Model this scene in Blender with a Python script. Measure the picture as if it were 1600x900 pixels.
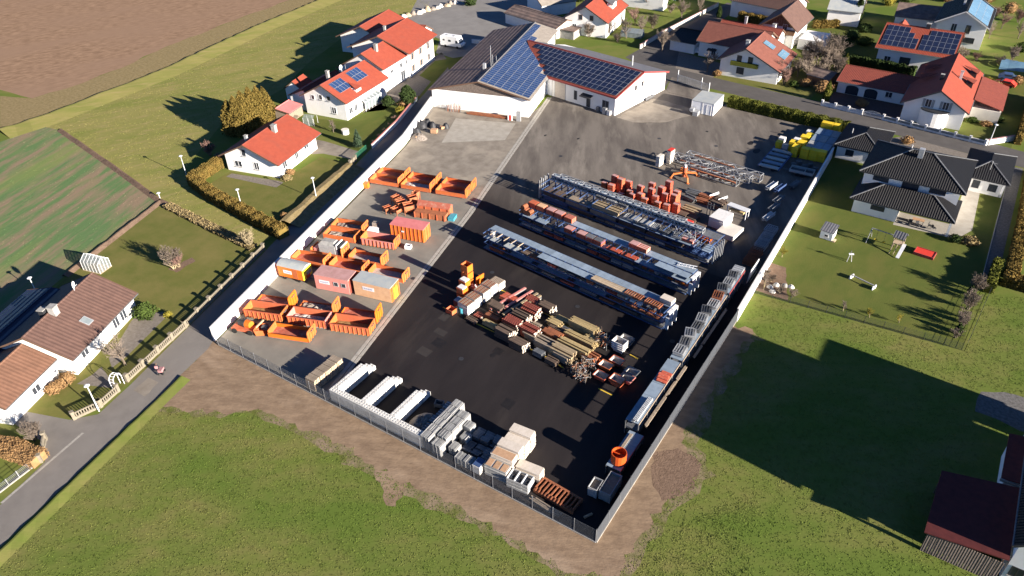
import bpy, math, random
import numpy as np
from mathutils import Matrix, Vector
random.seed(7); RNG = np.random.default_rng(7)
for o in list(bpy.data.objects): bpy.data.objects.remove(o)
SC = bpy.context.scene; COL = SC.collection

# ---------------------------------------------------------------- camera
cd = bpy.data.cameras.new('drone_camera'); cam = bpy.data.objects.new('drone_camera', cd); COL.objects.link(cam)
cd.sensor_width = 36; cd.lens = 26.21; cd.clip_start = 1; cd.clip_end = 4000
R_ = Matrix(((0.83645813, 0.54764721, -0.02050197), (-0.31047075, 0.50436686, 0.80574312), (0.45160348, -0.66760513, 0.59191021)))
cam.matrix_world = Matrix.Translation((77.4125, -41.804, 65.297)) @ R_.transposed().to_4x4()
SC.camera = cam

# ---------------------------------------------------------------- sky, sun, exposure
SUN_EL = math.radians(16.5); SUN_AZ = math.atan2(1.0, -0.07)      # azimuth measured from +Y towards +X
w = bpy.data.worlds.new('World'); SC.world = w; w.use_nodes = True
nt = w.node_tree; sky = nt.nodes.new('ShaderNodeTexSky'); sky.sky_type = 'NISHITA'; sky.sun_disc = False
sky.sun_elevation = SUN_EL; sky.sun_rotation = SUN_AZ; sky.air_density = 0.55; sky.dust_density = 0.1; sky.ozone_density = 6.0
nt.links.new(sky.outputs[0], nt.nodes['Background'].inputs[0]); nt.nodes['Background'].inputs[1].default_value = 0.05
sd = bpy.data.lights.new('sun', 'SUN'); sd.energy = 5.0; sd.angle = math.radians(0.5); sd.color = (1.0, 0.90, 0.78)
sun = bpy.data.objects.new('sun', sd); COL.objects.link(sun)
sv = Vector((math.sin(SUN_AZ) * math.cos(SUN_EL), math.cos(SUN_AZ) * math.cos(SUN_EL), math.sin(SUN_EL)))
sun.rotation_euler = sv.to_track_quat('Z', 'Y').to_euler(); sun.location = (150, 0, 80)
SC.view_settings.view_transform = 'Standard'; SC.view_settings.look = 'None'
SC.view_settings.exposure = 1.76; SC.view_settings.gamma = 1.0

# ---------------------------------------------------------------- materials
def lum(c, k): return tuple(min(1, max(0, x * k)) for x in c)
def mat(name, col, col2=None, scale=3.0, rough=0.85, bump=0.0, bscale=30.0, metal=0.0, detail=4, world=False, lo=0.35, hi=0.65,
        spec=0.3, vary=0.0, wave=None, col3=None, scale3=0.3, lo3=0.55, hi3=0.75, stretch=None, grad=None):
    m = bpy.data.materials.new(name); m.use_nodes = True; t = m.node_tree; N = t.nodes; L = t.links
    b = N['Principled BSDF']; b.inputs['Roughness'].default_value = rough; b.inputs['Metallic'].default_value = metal
    b.inputs['Specular IOR Level'].default_value = spec
    if world: src = N.new('ShaderNodeNewGeometry').outputs['Position']
    else: src = N.new('ShaderNodeTexCoord').outputs['Object']
    raw = src
    if stretch:                                   # (angle, ratio): streaks along a direction
        mp = N.new('ShaderNodeMapping'); mp.vector_type = 'TEXTURE'; mp.inputs['Rotation'].default_value = (0, 0, stretch[0]); mp.inputs['Scale'].default_value = (stretch[1], 1, 1); L.new(src, mp.inputs[0]); src = mp.outputs[0]
    def noise(sc, dt):
        n = N.new('ShaderNodeTexNoise'); n.inputs['Scale'].default_value = sc; n.inputs['Detail'].default_value = dt
        n.inputs['Roughness'].default_value = 0.62; L.new(src, n.inputs['Vector']); return n.outputs['Fac']
    def ramp(fac, a, c):
        r = N.new('ShaderNodeMapRange'); r.inputs[1].default_value = a; r.inputs[2].default_value = c; L.new(fac, r.inputs[0]); return r.outputs[0]
    def mix(f, A, B):
        x = N.new('ShaderNodeMix'); x.data_type = 'RGBA'; L.new(f, x.inputs[0])
        for i, q in ((6, A), (7, B)):
            if isinstance(q, tuple): x.inputs[i].default_value = (*q, 1)
            else: L.new(q, x.inputs[i])
        return x.outputs[2]
    c2 = col2 or lum(col, 0.78)
    out = mix(ramp(noise(scale, detail), lo, hi), col, c2)
    if col3: out = mix(ramp(noise(scale3, 5), lo3, hi3), out, col3)
    if grad:                                      # (axis, from, to, colour, noise width): one surface wearing into another
        sp = N.new('ShaderNodeSeparateXYZ'); L.new(raw, sp.inputs[0]); ma = N.new('ShaderNodeMath'); ma.operation = 'MULTIPLY_ADD'; ma.inputs[1].default_value = grad[4]; L.new(noise(.12, 6), ma.inputs[0]); L.new(sp.outputs[grad[0]], ma.inputs[2])
        out = mix(ramp(ma.outputs[0], grad[1] + grad[4] / 2, grad[2] + grad[4] / 2), grad[3], out)
    if vary:
        oi = N.new('ShaderNodeObjectInfo'); h = N.new('ShaderNodeHueSaturation'); L.new(out, h.inputs['Color'])
        r = N.new('ShaderNodeMapRange'); r.inputs[3].default_value = 1 - vary; r.inputs[4].default_value = 1 + vary
        L.new(oi.outputs['Random'], r.inputs[0]); L.new(r.outputs[0], h.inputs['Value']); out = h.outputs[0]
    L.new(out, b.inputs['Base Color'])
    hgt = None
    if bump:
        hgt = noise(bscale, 5)
    if wave:      # (axis, period in metres, strength): ribs or tile rows as relief
        s = N.new('ShaderNodeSeparateXYZ'); L.new(src, s.inputs[0])
        mm = N.new('ShaderNodeMath'); mm.operation = 'MULTIPLY'; mm.inputs[1].default_value = 2 * math.pi / wave[1]; L.new(s.outputs[wave[0]], mm.inputs[0])
        sn = N.new('ShaderNodeMath'); sn.operation = 'SINE'; L.new(mm.outputs[0], sn.inputs[0])
        if hgt is not None:
            ad = N.new('ShaderNodeMath'); ad.operation = 'MULTIPLY_ADD'; ad.inputs[1].default_value = wave[2]; L.new(sn.outputs[0], ad.inputs[0]); L.new(hgt, ad.inputs[2]); hgt = ad.outputs[0]
        else: hgt = sn.outputs[0]
    if hgt is not None:
        bp = N.new('ShaderNodeBump'); bp.inputs['Strength'].default_value = min(1, bump or 0.5); bp.inputs['Distance'].default_value = 0.06
        L.new(hgt, bp.inputs['Height']); L.new(bp.outputs[0], b.inputs['Normal'])
    return m
M = {}
def rad(d): return math.radians(d)

ROWS = math.atan2((-40.86, 20.93)[1] - (-33.00, -1.93)[1], (-40.86, 20.93)[0] - (-33.00, -1.93)[0])
def A(name, *a, **k): M[name] = mat(name, *a, **k)
A('grass', (.120, .148, .032), (.162, .156, .050), scale=.45, world=True, rough=1, bump=.35, bscale=3.5, detail=11, col3=(.094, .136, .025), scale3=.09, lo3=.42, hi3=.62, spec=.05, stretch=(rad(35), 1.8))
A('meadow', (.235, .208, .072), (.165, .178, .046), scale=.16, world=True, rough=1, bump=.35, bscale=3.2, detail=10, col3=(.27, .22, .095), scale3=.9, lo3=.5, hi3=.75, spec=.05, stretch=(rad(60), 3.5))
A('lawn', (.108, .118, .030), (.145, .135, .042), scale=.35, world=True, rough=1, bump=.45, bscale=6, detail=9, spec=.05, col3=(.175, .150, .052), scale3=.12, lo3=.48, hi3=.72)
A('lawn_green', (.080, .104, .024), (.108, .118, .030), scale=.4, world=True, rough=1, bump=.45, bscale=6, detail=9, spec=.05, col3=(.12, .115, .034), scale3=.15, lo3=.5, hi3=.75, stretch=(rad(80), 2))
A('plough', (.300, .198, .130), (.190, .122, .080), scale=1.0, world=True, rough=1, bump=1, bscale=1.3, detail=6, spec=.0, lo=.38, hi=.62, stretch=(rad(62), 2.4), col3=(.25, .165, .112), scale3=.06, lo3=.4, hi3=.65)
A('crop', (.105, .170, .070), (.225, .168, .112), scale=.40, world=True, rough=1, bump=.6, bscale=1.6, detail=8, spec=.0, lo=.43, hi=.60, col3=(.170, .210, .070), scale3=.09, lo3=.5, hi3=.68, stretch=(ROWS, 5.5))
A('dirt', (.262, .188, .126), (.185, .130, .088), scale=.9, world=True, rough=1, bump=.9, bscale=2.2, detail=9, spec=.0, col3=(.31, .232, .165), scale3=.15, stretch=(rad(20), 2))
A('dirt_grass', (.105, .118, .030), (.235, .178, .122), scale=.42, world=True, rough=1, bump=.8, bscale=2.6, detail=10, spec=.0, lo=.36, hi=.62)
A('soil', (.195, .134, .096), (.140, .095, .068), scale=1.6, world=True, rough=1, bump=1, bscale=4, spec=.0, detail=8)
A('straw', (.26, .20, .105), (.18, .14, .065), scale=1.6, world=True, rough=1, bump=1, bscale=5, spec=.05)
A('asphalt_new', (.0165, .0138, .0145), (.0255, .0212, .0210), scale=.22, world=True, rough=.75, bump=.2, bscale=20, detail=9, spec=.15, lo=.38, hi=.64, col3=(.052, .043, .038), scale3=.16, lo3=.56, hi3=.86, stretch=(rad(98), 4))
A('asphalt_mid', (.215, .198, .168), (.170, .157, .135), scale=.35, world=True, rough=.9, bump=.3, bscale=14, detail=10, spec=.2, col3=(.245, .222, .188), scale3=.1)
A('asphalt_old', (.165, .145, .124), (.100, .087, .076), scale=.30, world=True, rough=.9, bump=.35, bscale=9, detail=9, spec=.15, lo=.38, hi=.62, col3=(.235, .208, .176), scale3=.22, lo3=.54, hi3=.72, stretch=(rad(118), 4.5), grad=(1, 46, 66, (.021, .0175, .0178), 14))
A('concrete_old', (.255, .225, .185), (.175, .150, .122), scale=.5, world=True, rough=.9, bump=.3, bscale=8, detail=9, spec=.2, col3=(.32, .28, .225), scale3=.14, lo3=.5, hi3=.72)
A('concrete_slab', (.36, .335, .29), (.29, .265, .225), scale=.7, world=True, rough=.9, bump=.2, bscale=10, spec=.2, detail=8)
A('asphalt_dark', (.012, .0105, .011), (.017, .015, .015), scale=.9, world=True, rough=.6, spec=.2)
A('asphalt_pale', (.034, .029, .027), (.026, .022, .021), scale=.7, world=True, rough=.85, bump=.2, bscale=18)
A('road', (.195, .178, .160), (.160, .146, .132), scale=.4, world=True, rough=.9, bump=.25, bscale=18, detail=10, spec=.2, col3=(.225, .206, .185), scale3=.1)
A('street', (.100, .092, .086), (.078, .072, .068), scale=.4, world=True, rough=.9, bump=.25, bscale=18, detail=10, spec=.2, col3=(.125, .116, .107), scale3=.1)
A('pavers', (.20, .175, .15), (.145, .125, .105), scale=2.2, world=True, rough=.95, bump=.3, bscale=9, spec=.2)
A('pavers_red', (.12, .075, .062), (.085, .055, .048), scale=2.2, world=True, rough=.95, bump=.3, bscale=9, spec=.2)
A('gravel_grey', (.16, .155, .15), (.10, .095, .09), scale=3, world=True, rough=1, bump=1, bscale=14, spec=.1)
A('court', (.215, .205, .192), (.175, .166, .156), scale=.3, world=True, rough=.9, bump=.2, bscale=16, detail=9, spec=.2)
A('cyl_orange', (.56, .085, .014), (.5, .075, .014), scale=2, rough=.5, spec=.3)
A('kerb', (.36, .34, .30), (.28, .26, .23), scale=2, world=True)
A('line_yellow', (.62, .42, .04), (.45, .31, .05), scale=3, world=True, lo=.5, hi=.7)
A('white_wall', (.78, .77, .75), (.72, .71, .68), scale=.5, world=True, rough=.9, bump=.05, bscale=25, detail=7, col3=(.60, .58, .54), scale3=.35, lo3=.60, hi3=.85)
A('cream_wall', (.66, .62, .54), (.56, .52, .45), scale=.6, world=True, rough=.9)
A('conc_white', (.62, .61, .58), (.48, .47, .44), scale=1.2, world=True, rough=.9, bump=.1, bscale=14, detail=7)
A('conc_grey', (.34, .33, .31), (.23, .225, .21), scale=1.6, world=True, rough=.9, bump=.15, bscale=14)
A('tile_red', (.275, .060, .035), (.235, .050, .030), scale=1.2, rough=.75, bump=.35, bscale=9, wave=(0, .32, .5), spec=.2, col3=(.22, .055, .036), scale3=.35, lo3=.5, hi3=.75)
A('tile_red_dark', (.235, .060, .040), (.185, .048, .034), scale=1.5, rough=.75, bump=.5, bscale=9, wave=(0, .34, 1.0), spec=.2)
A('tile_red_shaded', (.115, .028, .026), (.085, .022, .022), scale=1.5, rough=.8, spec=.15)  # red tile with the deep shade of the corner put into its colour
A('tile_brick', (.205, .078, .056), (.165, .062, .046), scale=1.2, rough=.75, bump=.35, bscale=9, wave=(0, .32, .6), spec=.2)
A('tile_brown', (.125, .072, .057), (.098, .057, .046), scale=1.0, rough=.75, bump=.6, bscale=9, wave=(0, .55, .7), spec=.25)
A('tile_rust', (.18, .093, .06), (.14, .073, .047), scale=1.0, rough=.75, bump=.5, bscale=9, wave=(0, .5, .6), spec=.3)
A('tile_anthracite', (.0115, .0112, .0132), (.0085, .0084, .010), scale=2, rough=.6, bump=1.0, bscale=9, wave=(0, .36, 1.8), spec=.2)
A('tile_anth_side', (.0115, .0112, .0132), (.0085, .0084, .010), scale=2, rough=.6, bump=1.0, bscale=9, wave=(1, .36, 1.8), spec=.2)
A('roof_blue', (.020, .026, .055), (.015, .02, .045), scale=2, rough=.4, bump=.6, bscale=9, wave=(1, .9, 1.5))
A('roof_grey', (.15, .15, .16), (.115, .115, .125), scale=1, rough=.7, wave=(0, .4, 1), bump=.3)
A('roof_fibre', (.30, .265, .225), (.23, .2, .17), scale=1.0, rough=.85, wave=(0, .25, .6), bump=.4, bscale=7)
A('roof_rusty', (.20, .145, .12), (.115, .085, .075), scale=.8, rough=.85, wave=(1, 1.15, 1.4), bump=.6, bscale=7, col3=(.24, .16, .13), scale3=.3)
A('trim_red', (.33, .06, .055), (.28, .05, .045), scale=2, rough=.6)
A('trim_brown', (.13, .075, .05), (.10, .06, .04), scale=3)
A('wood_grey', (.17, .135, .115), (.105, .083, .07), scale=5, wave=(0, .22, 1), bump=.5, bscale=14, rough=.9)
A('wood_pale', (.46, .36, .25), (.37, .285, .19), scale=5, rough=.85, vary=.14, bump=.1, bscale=25)
A('wood_weathered', (.30, .24, .18), (.22, .175, .13), scale=4, rough=.9, vary=.2, bump=.15, bscale=20)
A('wood_yellow', (.40, .30, .14), (.28, .21, .105), scale=4, rough=.9, vary=.22, bump=.15, bscale=20)
A('wood_dark', (.13, .09, .065), (.085, .06, .045), scale=4, rough=.9, vary=.25)
A('wood_brown', (.20, .11, .06), (.15, .08, .045), scale=3, rough=.8)
A('timber_beam', (.34, .26, .16), (.26, .2, .12), scale=3, rough=.9, vary=.15)
A('orange', (.53, .140, .042), (.46, .115, .036), scale=1.2, rough=.65, vary=.10, spec=.25, col3=(.40, .17, .095), scale3=1.6, lo3=.54, hi3=.74)
A('orange_bright', (.66, .165, .016), (.6, .145, .016), scale=1.4, rough=.55, spec=.3)
A('orange_red', (.50, .125, .055), (.42, .105, .05), scale=1.6, rough=.65, vary=.12, spec=.25, col3=(.34, .15, .09), scale3=1.8, lo3=.56, hi3=.75)
A('orange_yellow', (.56, .170, .045), (.49, .135, .036), scale=1.8, rough=.6, spec=.25, vary=.12, col3=(.42, .18, .09), scale3=2.2, lo3=.56, hi3=.75)
A('yellow_panel', (.80, .56, .02), (.68, .47, .03), scale=1.6, rough=.6, vary=.1)
A('yellow_bright', (.90, .70, .04), (.82, .6, .04), scale=2, rough=.5)
A('pink_paint', (.60, .235, .20), (.54, .20, .17), scale=1, rough=.7, col3=(.50, .26, .2), scale3=1.2)
A('pink_roof', (.46, .265, .25), (.38, .21, .19), scale=1.3, rough=.8, col3=(.30, .2, .16), scale3=1.5, lo3=.6, hi3=.75)
A('lid_pink', (.62, .20, .19), (.55, .165, .155), scale=1, rough=.6)
A('beige_paint', (.60, .38, .22), (.52, .31, .18), scale=1.2, rough=.75, col3=(.46, .24, .12), scale3=1.6, lo3=.58, hi3=.78)
A('roof_bluegrey', (.32, .35, .36), (.40, .41, .38), scale=.8, rough=.55)
A('red_metal', (.45, .095, .05), (.36, .075, .045), scale=2, rough=.65, vary=.2, spec=.3, col3=(.50, .21, .14), scale3=2.5, lo3=.55, hi3=.75)
A('red_bright', (.62, .05, .03), (.55, .045, .03), scale=2, rough=.5)
A('rust', (.30, .105, .045), (.19, .07, .038), scale=3, rough=.9, vary=.15, bump=.2)
A('rust_orange', (.42, .15, .065), (.30, .10, .05), scale=2.5, rough=.85, vary=.12)
A('blue_steel', (.045, .085, .20), (.035, .068, .16), scale=2, rough=.55, spec=.4, vary=.08)
A('blue_deck', (.235, .295, .36), (.185, .235, .29), scale=1.4, rough=.6, spec=.3, vary=.14)
A('galv', (.42, .43, .44), (.30, .31, .32), scale=4, rough=.5, metal=.35, vary=.15)
A('galv_dark', (.17, .175, .185), (.11, .115, .12), scale=4, rough=.6, metal=.3, vary=.2)
A('steel_white', (.66, .67, .68), (.56, .57, .58), scale=3, rough=.5, vary=.08)
A('panel_grey', (.34, .345, .34), (.25, .25, .25), scale=3, rough=.75, vary=.15)
A('panel_pale', (.56, .50, .43), (.48, .42, .35), scale=3, rough=.85, vary=.08)
A('ply_brown', (.45, .28, .17), (.36, .22, .13), scale=3, rough=.8, vary=.1)
A('white_paint', (.76, .77, .78), (.70, .71, .72), scale=2, rough=.5)
A('white_rough', (.70, .69, .67), (.6, .59, .57), scale=3, rough=.8, vary=.05)
A('grey_plastic', (.30, .31, .32), rough=.6)
A('dark_plastic', (.025, .026, .03), (.035, .036, .04), scale=3, rough=.55)
A('black_rubber', (.018, .018, .018), rough=.8)
A('debris', (.12, .09, .07), (.30, .27, .24), scale=5, rough=1, bump=1, bscale=8)
A('rubble', (.30, .27, .24), (.16, .12, .09), scale=4, rough=1, bump=1, bscale=8)
A('mud', (.30, .19, .075), (.22, .14, .06), scale=2, rough=.9)
A('bed_red', (.42, .125, .080), (.34, .10, .066), scale=2, rough=.8, vary=.15, spec=.2, col3=(.45, .26, .19), scale3=1.4, lo3=.5, hi3=.72)
A('bed_grey', (.42, .39, .36), (.30, .28, .26), scale=2, rough=.8, vary=.1)
A('window_glass', (.030, .036, .045), (.04, .046, .058), scale=.6, rough=.12, spec=.5)
A('glass_pale', (.16, .19, .20), (.2, .23, .24), scale=1, rough=.15, spec=.5)
A('pv_cell', (.010, .016, .040), (.014, .021, .052), scale=.8, rough=.28, spec=.35, vary=.12)
A('pv_cell_blue', (.020, .042, .11), (.026, .052, .13), scale=.8, rough=.25, spec=.4, vary=.12)
A('pv_cell_light', (.10, .19, .27), (.13, .23, .31), scale=.8, rough=.2, spec=.5, vary=.08)
A('alu', (.50, .51, .52), rough=.45, metal=.4)
A('fence_grey', (.058, .064, .074), (.05, .055, .064), scale=2, rough=.6)
A('fence_wire', (.13, .14, .155), rough=.6, metal=.3)
A('stone_wall', (.235, .205, .155), (.17, .148, .11), scale=4, rough=.95, bump=.4, bscale=12)
A('sign_white', (.72, .70, .72), rough=.6)
A('sign_blue', (.20, .26, .42), rough=.6)
A('green_metal', (.03, .16, .09), rough=.6)
A('cyan_paint', (.06, .30, .38), (.05, .24, .31), scale=2, rough=.6)
A('bark', (.16, .125, .095), (.10, .08, .06), scale=6, rough=1)
A('bark_pale', (.34, .28, .17), (.25, .20, .12), scale=6, rough=1)
A('twig', (.20, .16, .125), (.15, .12, .095), scale=3, rough=1)
A('twig_red', (.20, .12, .095), (.15, .09, .075), scale=3, rough=1)
A('thuja_gold', (.165, .115, .030), (.105, .080, .020), scale=.8, rough=1, spec=.1, vary=.1)
A('hedge_brown', (.19, .125, .035), (.12, .09, .025), scale=.9, rough=1, spec=.1)
A('hedge_green', (.120, .125, .024), (.075, .085, .018), scale=.9, rough=1, spec=.05)
A('conifer', (.040, .062, .018), (.026, .042, .014), scale=.8, rough=1, spec=.1)
A('conifer_blue', (.055, .085, .050), (.04, .065, .035), scale=.8, rough=1, spec=.1)
A('leaf_green', (.06, .09, .02), (.04, .06, .015), scale=1, rough=1, spec=.1)
A('leaf_yellow', (.24, .20, .03), (.18, .16, .03), scale=1, rough=1, spec=.1)
A('bush_tan', (.30, .185, .085), (.22, .13, .06), scale=1.5, rough=1, spec=.1)
A('skin', (.45, .28, .2), rough=.6)
A('cloth_dark', (.03, .03, .04), rough=.9)
A('cloth_pink', (.50, .25, .25), rough=.9)

def clear_glass(name, col, alpha):
    m = mat(name, col, rough=.1, spec=.5); m.node_tree.nodes['Principled BSDF'].inputs['Alpha'].default_value = alpha; M[name] = m
clear_glass('glass_clear', (.30, .34, .34), .35)
# ---------------------------------------------------------------- mesh helpers
class MB:
    def __init__(s): s.v = []; s.f = []; s.m = []
    def add(s, vs, fs, mi=0):
        o = len(s.v); s.v += [tuple(v) for v in vs]; s.f += [tuple(i + o for i in f) for f in fs]; s.m += [mi] * len(fs); return s
    def bx(s, x0, y0, z0, x1, y1, z1, mi=0):
        return s.add([(x0, y0, z0), (x1, y0, z0), (x1, y1, z0), (x0, y1, z0), (x0, y0, z1), (x1, y0, z1), (x1, y1, z1), (x0, y1, z1)],
              [(3, 2, 1, 0), (4, 5, 6, 7), (0, 1, 5, 4), (1, 2, 6, 5), (2, 3, 7, 6), (3, 0, 4, 7)], mi)
    def rb(s, c, size, rz=0, mi=0, rx=0, ry=0):     # rotated box by centre
        Rm = Matrix.Rotation(rz, 3, 'Z') @ Matrix.Rotation(ry, 3, 'Y') @ Matrix.Rotation(rx, 3, 'X'); c = Vector(c); h = [q / 2 for q in size]
        vs = [c + Rm @ Vector((sx * h[0], sy * h[1], sz * h[2])) for sz in (-1, 1) for sx, sy in ((-1, -1), (1, -1), (1, 1), (-1, 1))]
        return s.add(vs, [(3, 2, 1, 0), (4, 5, 6, 7), (0, 1, 5, 4), (1, 2, 6, 5), (2, 3, 7, 6), (3, 0, 4, 7)], mi)
    def tube(s, p, q, r, mi=0, n=6, r2=None, cap=True):
        p = Vector(p); q = Vector(q); d = (q - p)
        if d.length < 1e-6: return s
        d.normalize(); a = d.orthogonal().normalized(); b = d.cross(a); r2 = r if r2 is None else r2
        vs = [p + (a * math.cos(t) + b * math.sin(t)) * r for t in (2 * math.pi * i / n for i in range(n))] + \
             [q + (a * math.cos(t) + b * math.sin(t)) * r2 for t in (2 * math.pi * i / n for i in range(n))]
        fs = [(i, (i + 1) % n, n + (i + 1) % n, n + i) for i in range(n)]
        if cap: fs += [tuple(range(n - 1, -1, -1)), tuple(range(n, 2 * n))]
        return s.add(vs, fs, mi)
    def bar(s, p, q, wd, ht=None, mi=0):            # square bar between two points
        p = Vector(p); q = Vector(q); d = q - p; ln = d.length; ht = ht or wd
        if ln < 1e-6: return s
        d.normalize(); up = Vector((0, 0, 1)) if abs(d.z) < .95 else Vector((0, 1, 0)); a = d.cross(up).normalized() * wd / 2; b = a.cross(d).normalized() * ht / 2
        vs = [p - a - b, p + a - b, p + a + b, p - a + b, q - a - b, q + a - b, q + a + b, q - a + b]
        return s.add(vs, [(3, 2, 1, 0), (4, 5, 6, 7), (0, 1, 5, 4), (1, 2, 6, 5), (2, 3, 7, 6), (3, 0, 4, 7)], mi)
    def prism(s, poly, z0, z1, mi=0):
        n = len(poly); vs = [(x, y, z0) for x, y in poly] + [(x, y, z1) for x, y in poly]
        ar = sum(poly[i][0] * poly[(i + 1) % n][1] - poly[(i + 1) % n][0] * poly[i][1] for i in range(n))
        fs = [tuple(range(n - 1, -1, -1)), tuple(range(n, 2 * n))] + [(i, (i + 1) % n, n + (i + 1) % n, n + i) for i in range(n)]
        if ar < 0: fs = [f[::-1] for f in fs]
        return s.add(vs, fs, mi)
    def slab(s, pts, th, mi=0):                     # polygon in space thickened downwards
        n = len(pts); vs = [tuple(p) for p in pts] + [(p[0], p[1], p[2] - th) for p in pts]
        fs = [tuple(range(n)), tuple(range(2 * n - 1, n - 1, -1))] + [((i + 1) % n, i, n + i, n + (i + 1) % n) for i in range(n)]
        a = Vector(pts[1]) - Vector(pts[0]); b = Vector(pts[2]) - Vector(pts[1])
        if a.cross(b).z < 0: fs = [f[::-1] for f in fs]
        return s.add(vs, fs, mi)
    def mesh(s, name, mats, smooth=False):
        me = bpy.data.meshes.new(name); me.from_pydata(s.v, [], s.f)
        for k in (mats if isinstance(mats, (list, tuple)) else [mats]): me.materials.append(M[k])
        me.polygons.foreach_set('material_index', s.m)
        if smooth: me.polygons.foreach_set('use_smooth', [True] * len(s.f))
        me.update(); return me
    def build(s, name, mats, parent=None, loc=(0, 0, 0), rz=0, smooth=False):
        return ob(name, s.mesh(name, mats, smooth), parent, loc, rz)
def ob(name, me, parent=None, loc=(0, 0, 0), rz=0, rot=None):
    o = bpy.data.objects.new(name, me); COL.objects.link(o); o.parent = parent
    o.location = loc if len(loc) == 3 else (*loc, 0); o.rotation_euler = rot or (0, 0, rz); return o
def tag(o, label, cat, group=None):
    o['label'] = label; o['category'] = cat
    if group: o['group'] = group
    return o
def thing(name, label, cat, loc=(0, 0, 0), rz=0, group=None):
    o = ob(name, None, None, loc, rz); o.empty_display_size = .3; return tag(o, label, cat, group)
def kids(o): return [c for c in bpy.data.objects if c.parent == o]
def copy_tree(o, loc=None, rz=None, label=None, parent=None):
    c = o.copy(); COL.objects.link(c); c.parent = parent
    if loc is not None: c.location = loc if len(loc) == 3 else (*loc, 0)
    if rz is not None: c.rotation_euler = (0, 0, rz)
    if label: c['label'] = label
    for k in o.children: copy_tree(k, parent=c)
    return c
def sheet(name, poly, z, m, kind='structure'):
    me = bpy.data.meshes.new(name); vs = [(x, y, z) for x, y in poly]; n = len(poly)
    ar = sum(poly[i][0] * poly[(i + 1) % n][1] - poly[(i + 1) % n][0] * poly[i][1] for i in range(n))
    me.from_pydata(vs, [], [tuple(range(n)) if ar > 0 else tuple(range(n - 1, -1, -1))]); me.materials.append(M[m]); me.update()
    o = ob(name, me)
    if kind: o['kind'] = kind
    return o
def rough_edge(poly, step=1.2, amp=.5, seed=1):
    r = random.Random(seed); out = []
    for i in range(len(poly)):
        a = Vector(poly[i]); b = Vector(poly[(i + 1) % len(poly)]); n = max(1, int((b - a).length / step)); d = (b - a).normalized(); nn = Vector((-d.y, d.x))
        for k in range(n): out.append(tuple(a.lerp(b, k / n) + nn * r.uniform(-amp, amp) * (1 if k else .3)))
    return out
def ang(a, b): return math.atan2(b[1] - a[1], b[0] - a[0])

def SL(p): return (.836 * (p[0] - 77.4) + .548 * (p[1] + 41.8)) / max(1, -.452 * (p[0] - 77.4) + .668 * (p[1] + 41.8) + 38.6)      # left-to-right order as seen from the south
ORD = ['first', 'second', 'third', 'fourth', 'fifth', 'sixth', 'seventh', 'eighth', 'ninth', 'tenth', 'eleventh', 'twelfth']

# ================================================================ SETTING
sheet('ground', [(-2200, -900), (2200, -900), (2200, 3000), (-2200, 3000)], 0, 'grass')
sheet('ploughed_field', rough_edge([(-121.77, 34.69), (-109.22, 35.58), (-108.24, 47.84), (-109.25, 58.98), (-113.36, 75.32), (-115.05, 91.61), (-116.95, 109.87), (-117.97, 129.42), (-122.20, 182.12), (-100, 420), (-700, 420), (-700, 60)], 4, .5, 3), .008, 'plough')
sheet('field_verge', [(-98.78, 22.66), (-117.58, 32.50), (-109.22, 35.58), (-108.24, 47.84), (-109.25, 58.98), (-113.36, 75.32), (-115.05, 91.61), (-116.95, 109.87), (-117.97, 129.42), (-122.20, 182.12), (-104.51, 168.16), (-107.73, 129.21), (-103.53, 98.10), (-96.51, 61.13), (-94.87, 30.45)], .004, 'straw')
crop = [(-91.85, 15.12), (-91.49, 18.85), (-91.07, 27.99), (-85.82, 28.81), (-59.19, 24.12), (-41.07, 20.81), (-35.76, 6.33), (-33.00, -1.93), (-28.97, -12.04), (-70, -34), (-190, -60), (-260, 0)]
sheet('crop_field', rough_edge(crop, 3, .25, 5), .008, 'crop')
meadow = [(-90.49, 27.95), (-94.53, 30.26), (-96.12, 60.84), (-102.60, 97.29), (-106.68, 128.15), (-103.37, 166.78), (-80.69, 181.00), (-74.21, 131.46), (-80.01, 115.42), (-69.54, 85.05), (-62.04, 69.48), (-58.94, 50.06), (-47.71, 31.62), (-40.51, 27.55), (-14.18, 25.24), (-14.06, 19.36), (-40.66, 20.79), (-86.14, 29.00)]
sheet('meadow', meadow, .004, 'meadow')
garden = [(-40.06, 20.62), (-13.76, 19.10), (-11.93, 19.34), (-7.22, 5.25), (-2.89, -9.85), (-2.67, -18.35), (-9.79, -21.55), (-24.35, -18.84), (-32.57, -1.66)]
sheet('garden_lawn', garden, .004, 'lawn')
def bank(name, pts, wd, h, m, seed=2, slope=None):
    r = random.Random(seed); b = MB(); P = []
    for i in range(len(pts) - 1):
        a = Vector(pts[i]); c = Vector(pts[i + 1]); n = max(1, int((c - a).length / 1.5))
        P += [a.lerp(c, k / n) for k in range(n)]
    P.append(Vector(pts[-1])); rows = []
    for i, p in enumerate(P):
        d = (P[min(i + 1, len(P) - 1)] - P[max(i - 1, 0)]).normalized(); n = Vector((-d.y, d.x)); hh = h * r.uniform(.75, 1.2)
        rows.append([(p + n * wd * .5, 0), (p + n * wd * .32, hh * .95), (p - n * wd * .1, hh * 1.0), (p - n * (slope or wd * 1.4), 0)])
    vs = [(q.x, q.y, z) for row in rows for q, z in row]
    fs = [(i * 4 + k, (i + 1) * 4 + k, (i + 1) * 4 + k + 1, i * 4 + k + 1) for i in range(len(rows) - 1) for k in range(3)]
    b.add(vs, [f[::-1] for f in fs]); o = b.build(name, m); o['kind'] = 'structure'; return o
bank('ditch_bank', [(-96.74, 21.59), (-95.56, 30.85), (-97.29, 61.70), (-104.47, 98.92), (-108.25, 129.74), (-105.66, 169.55)], 1.4, .55, 'meadow', 2, 5.5)
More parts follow.
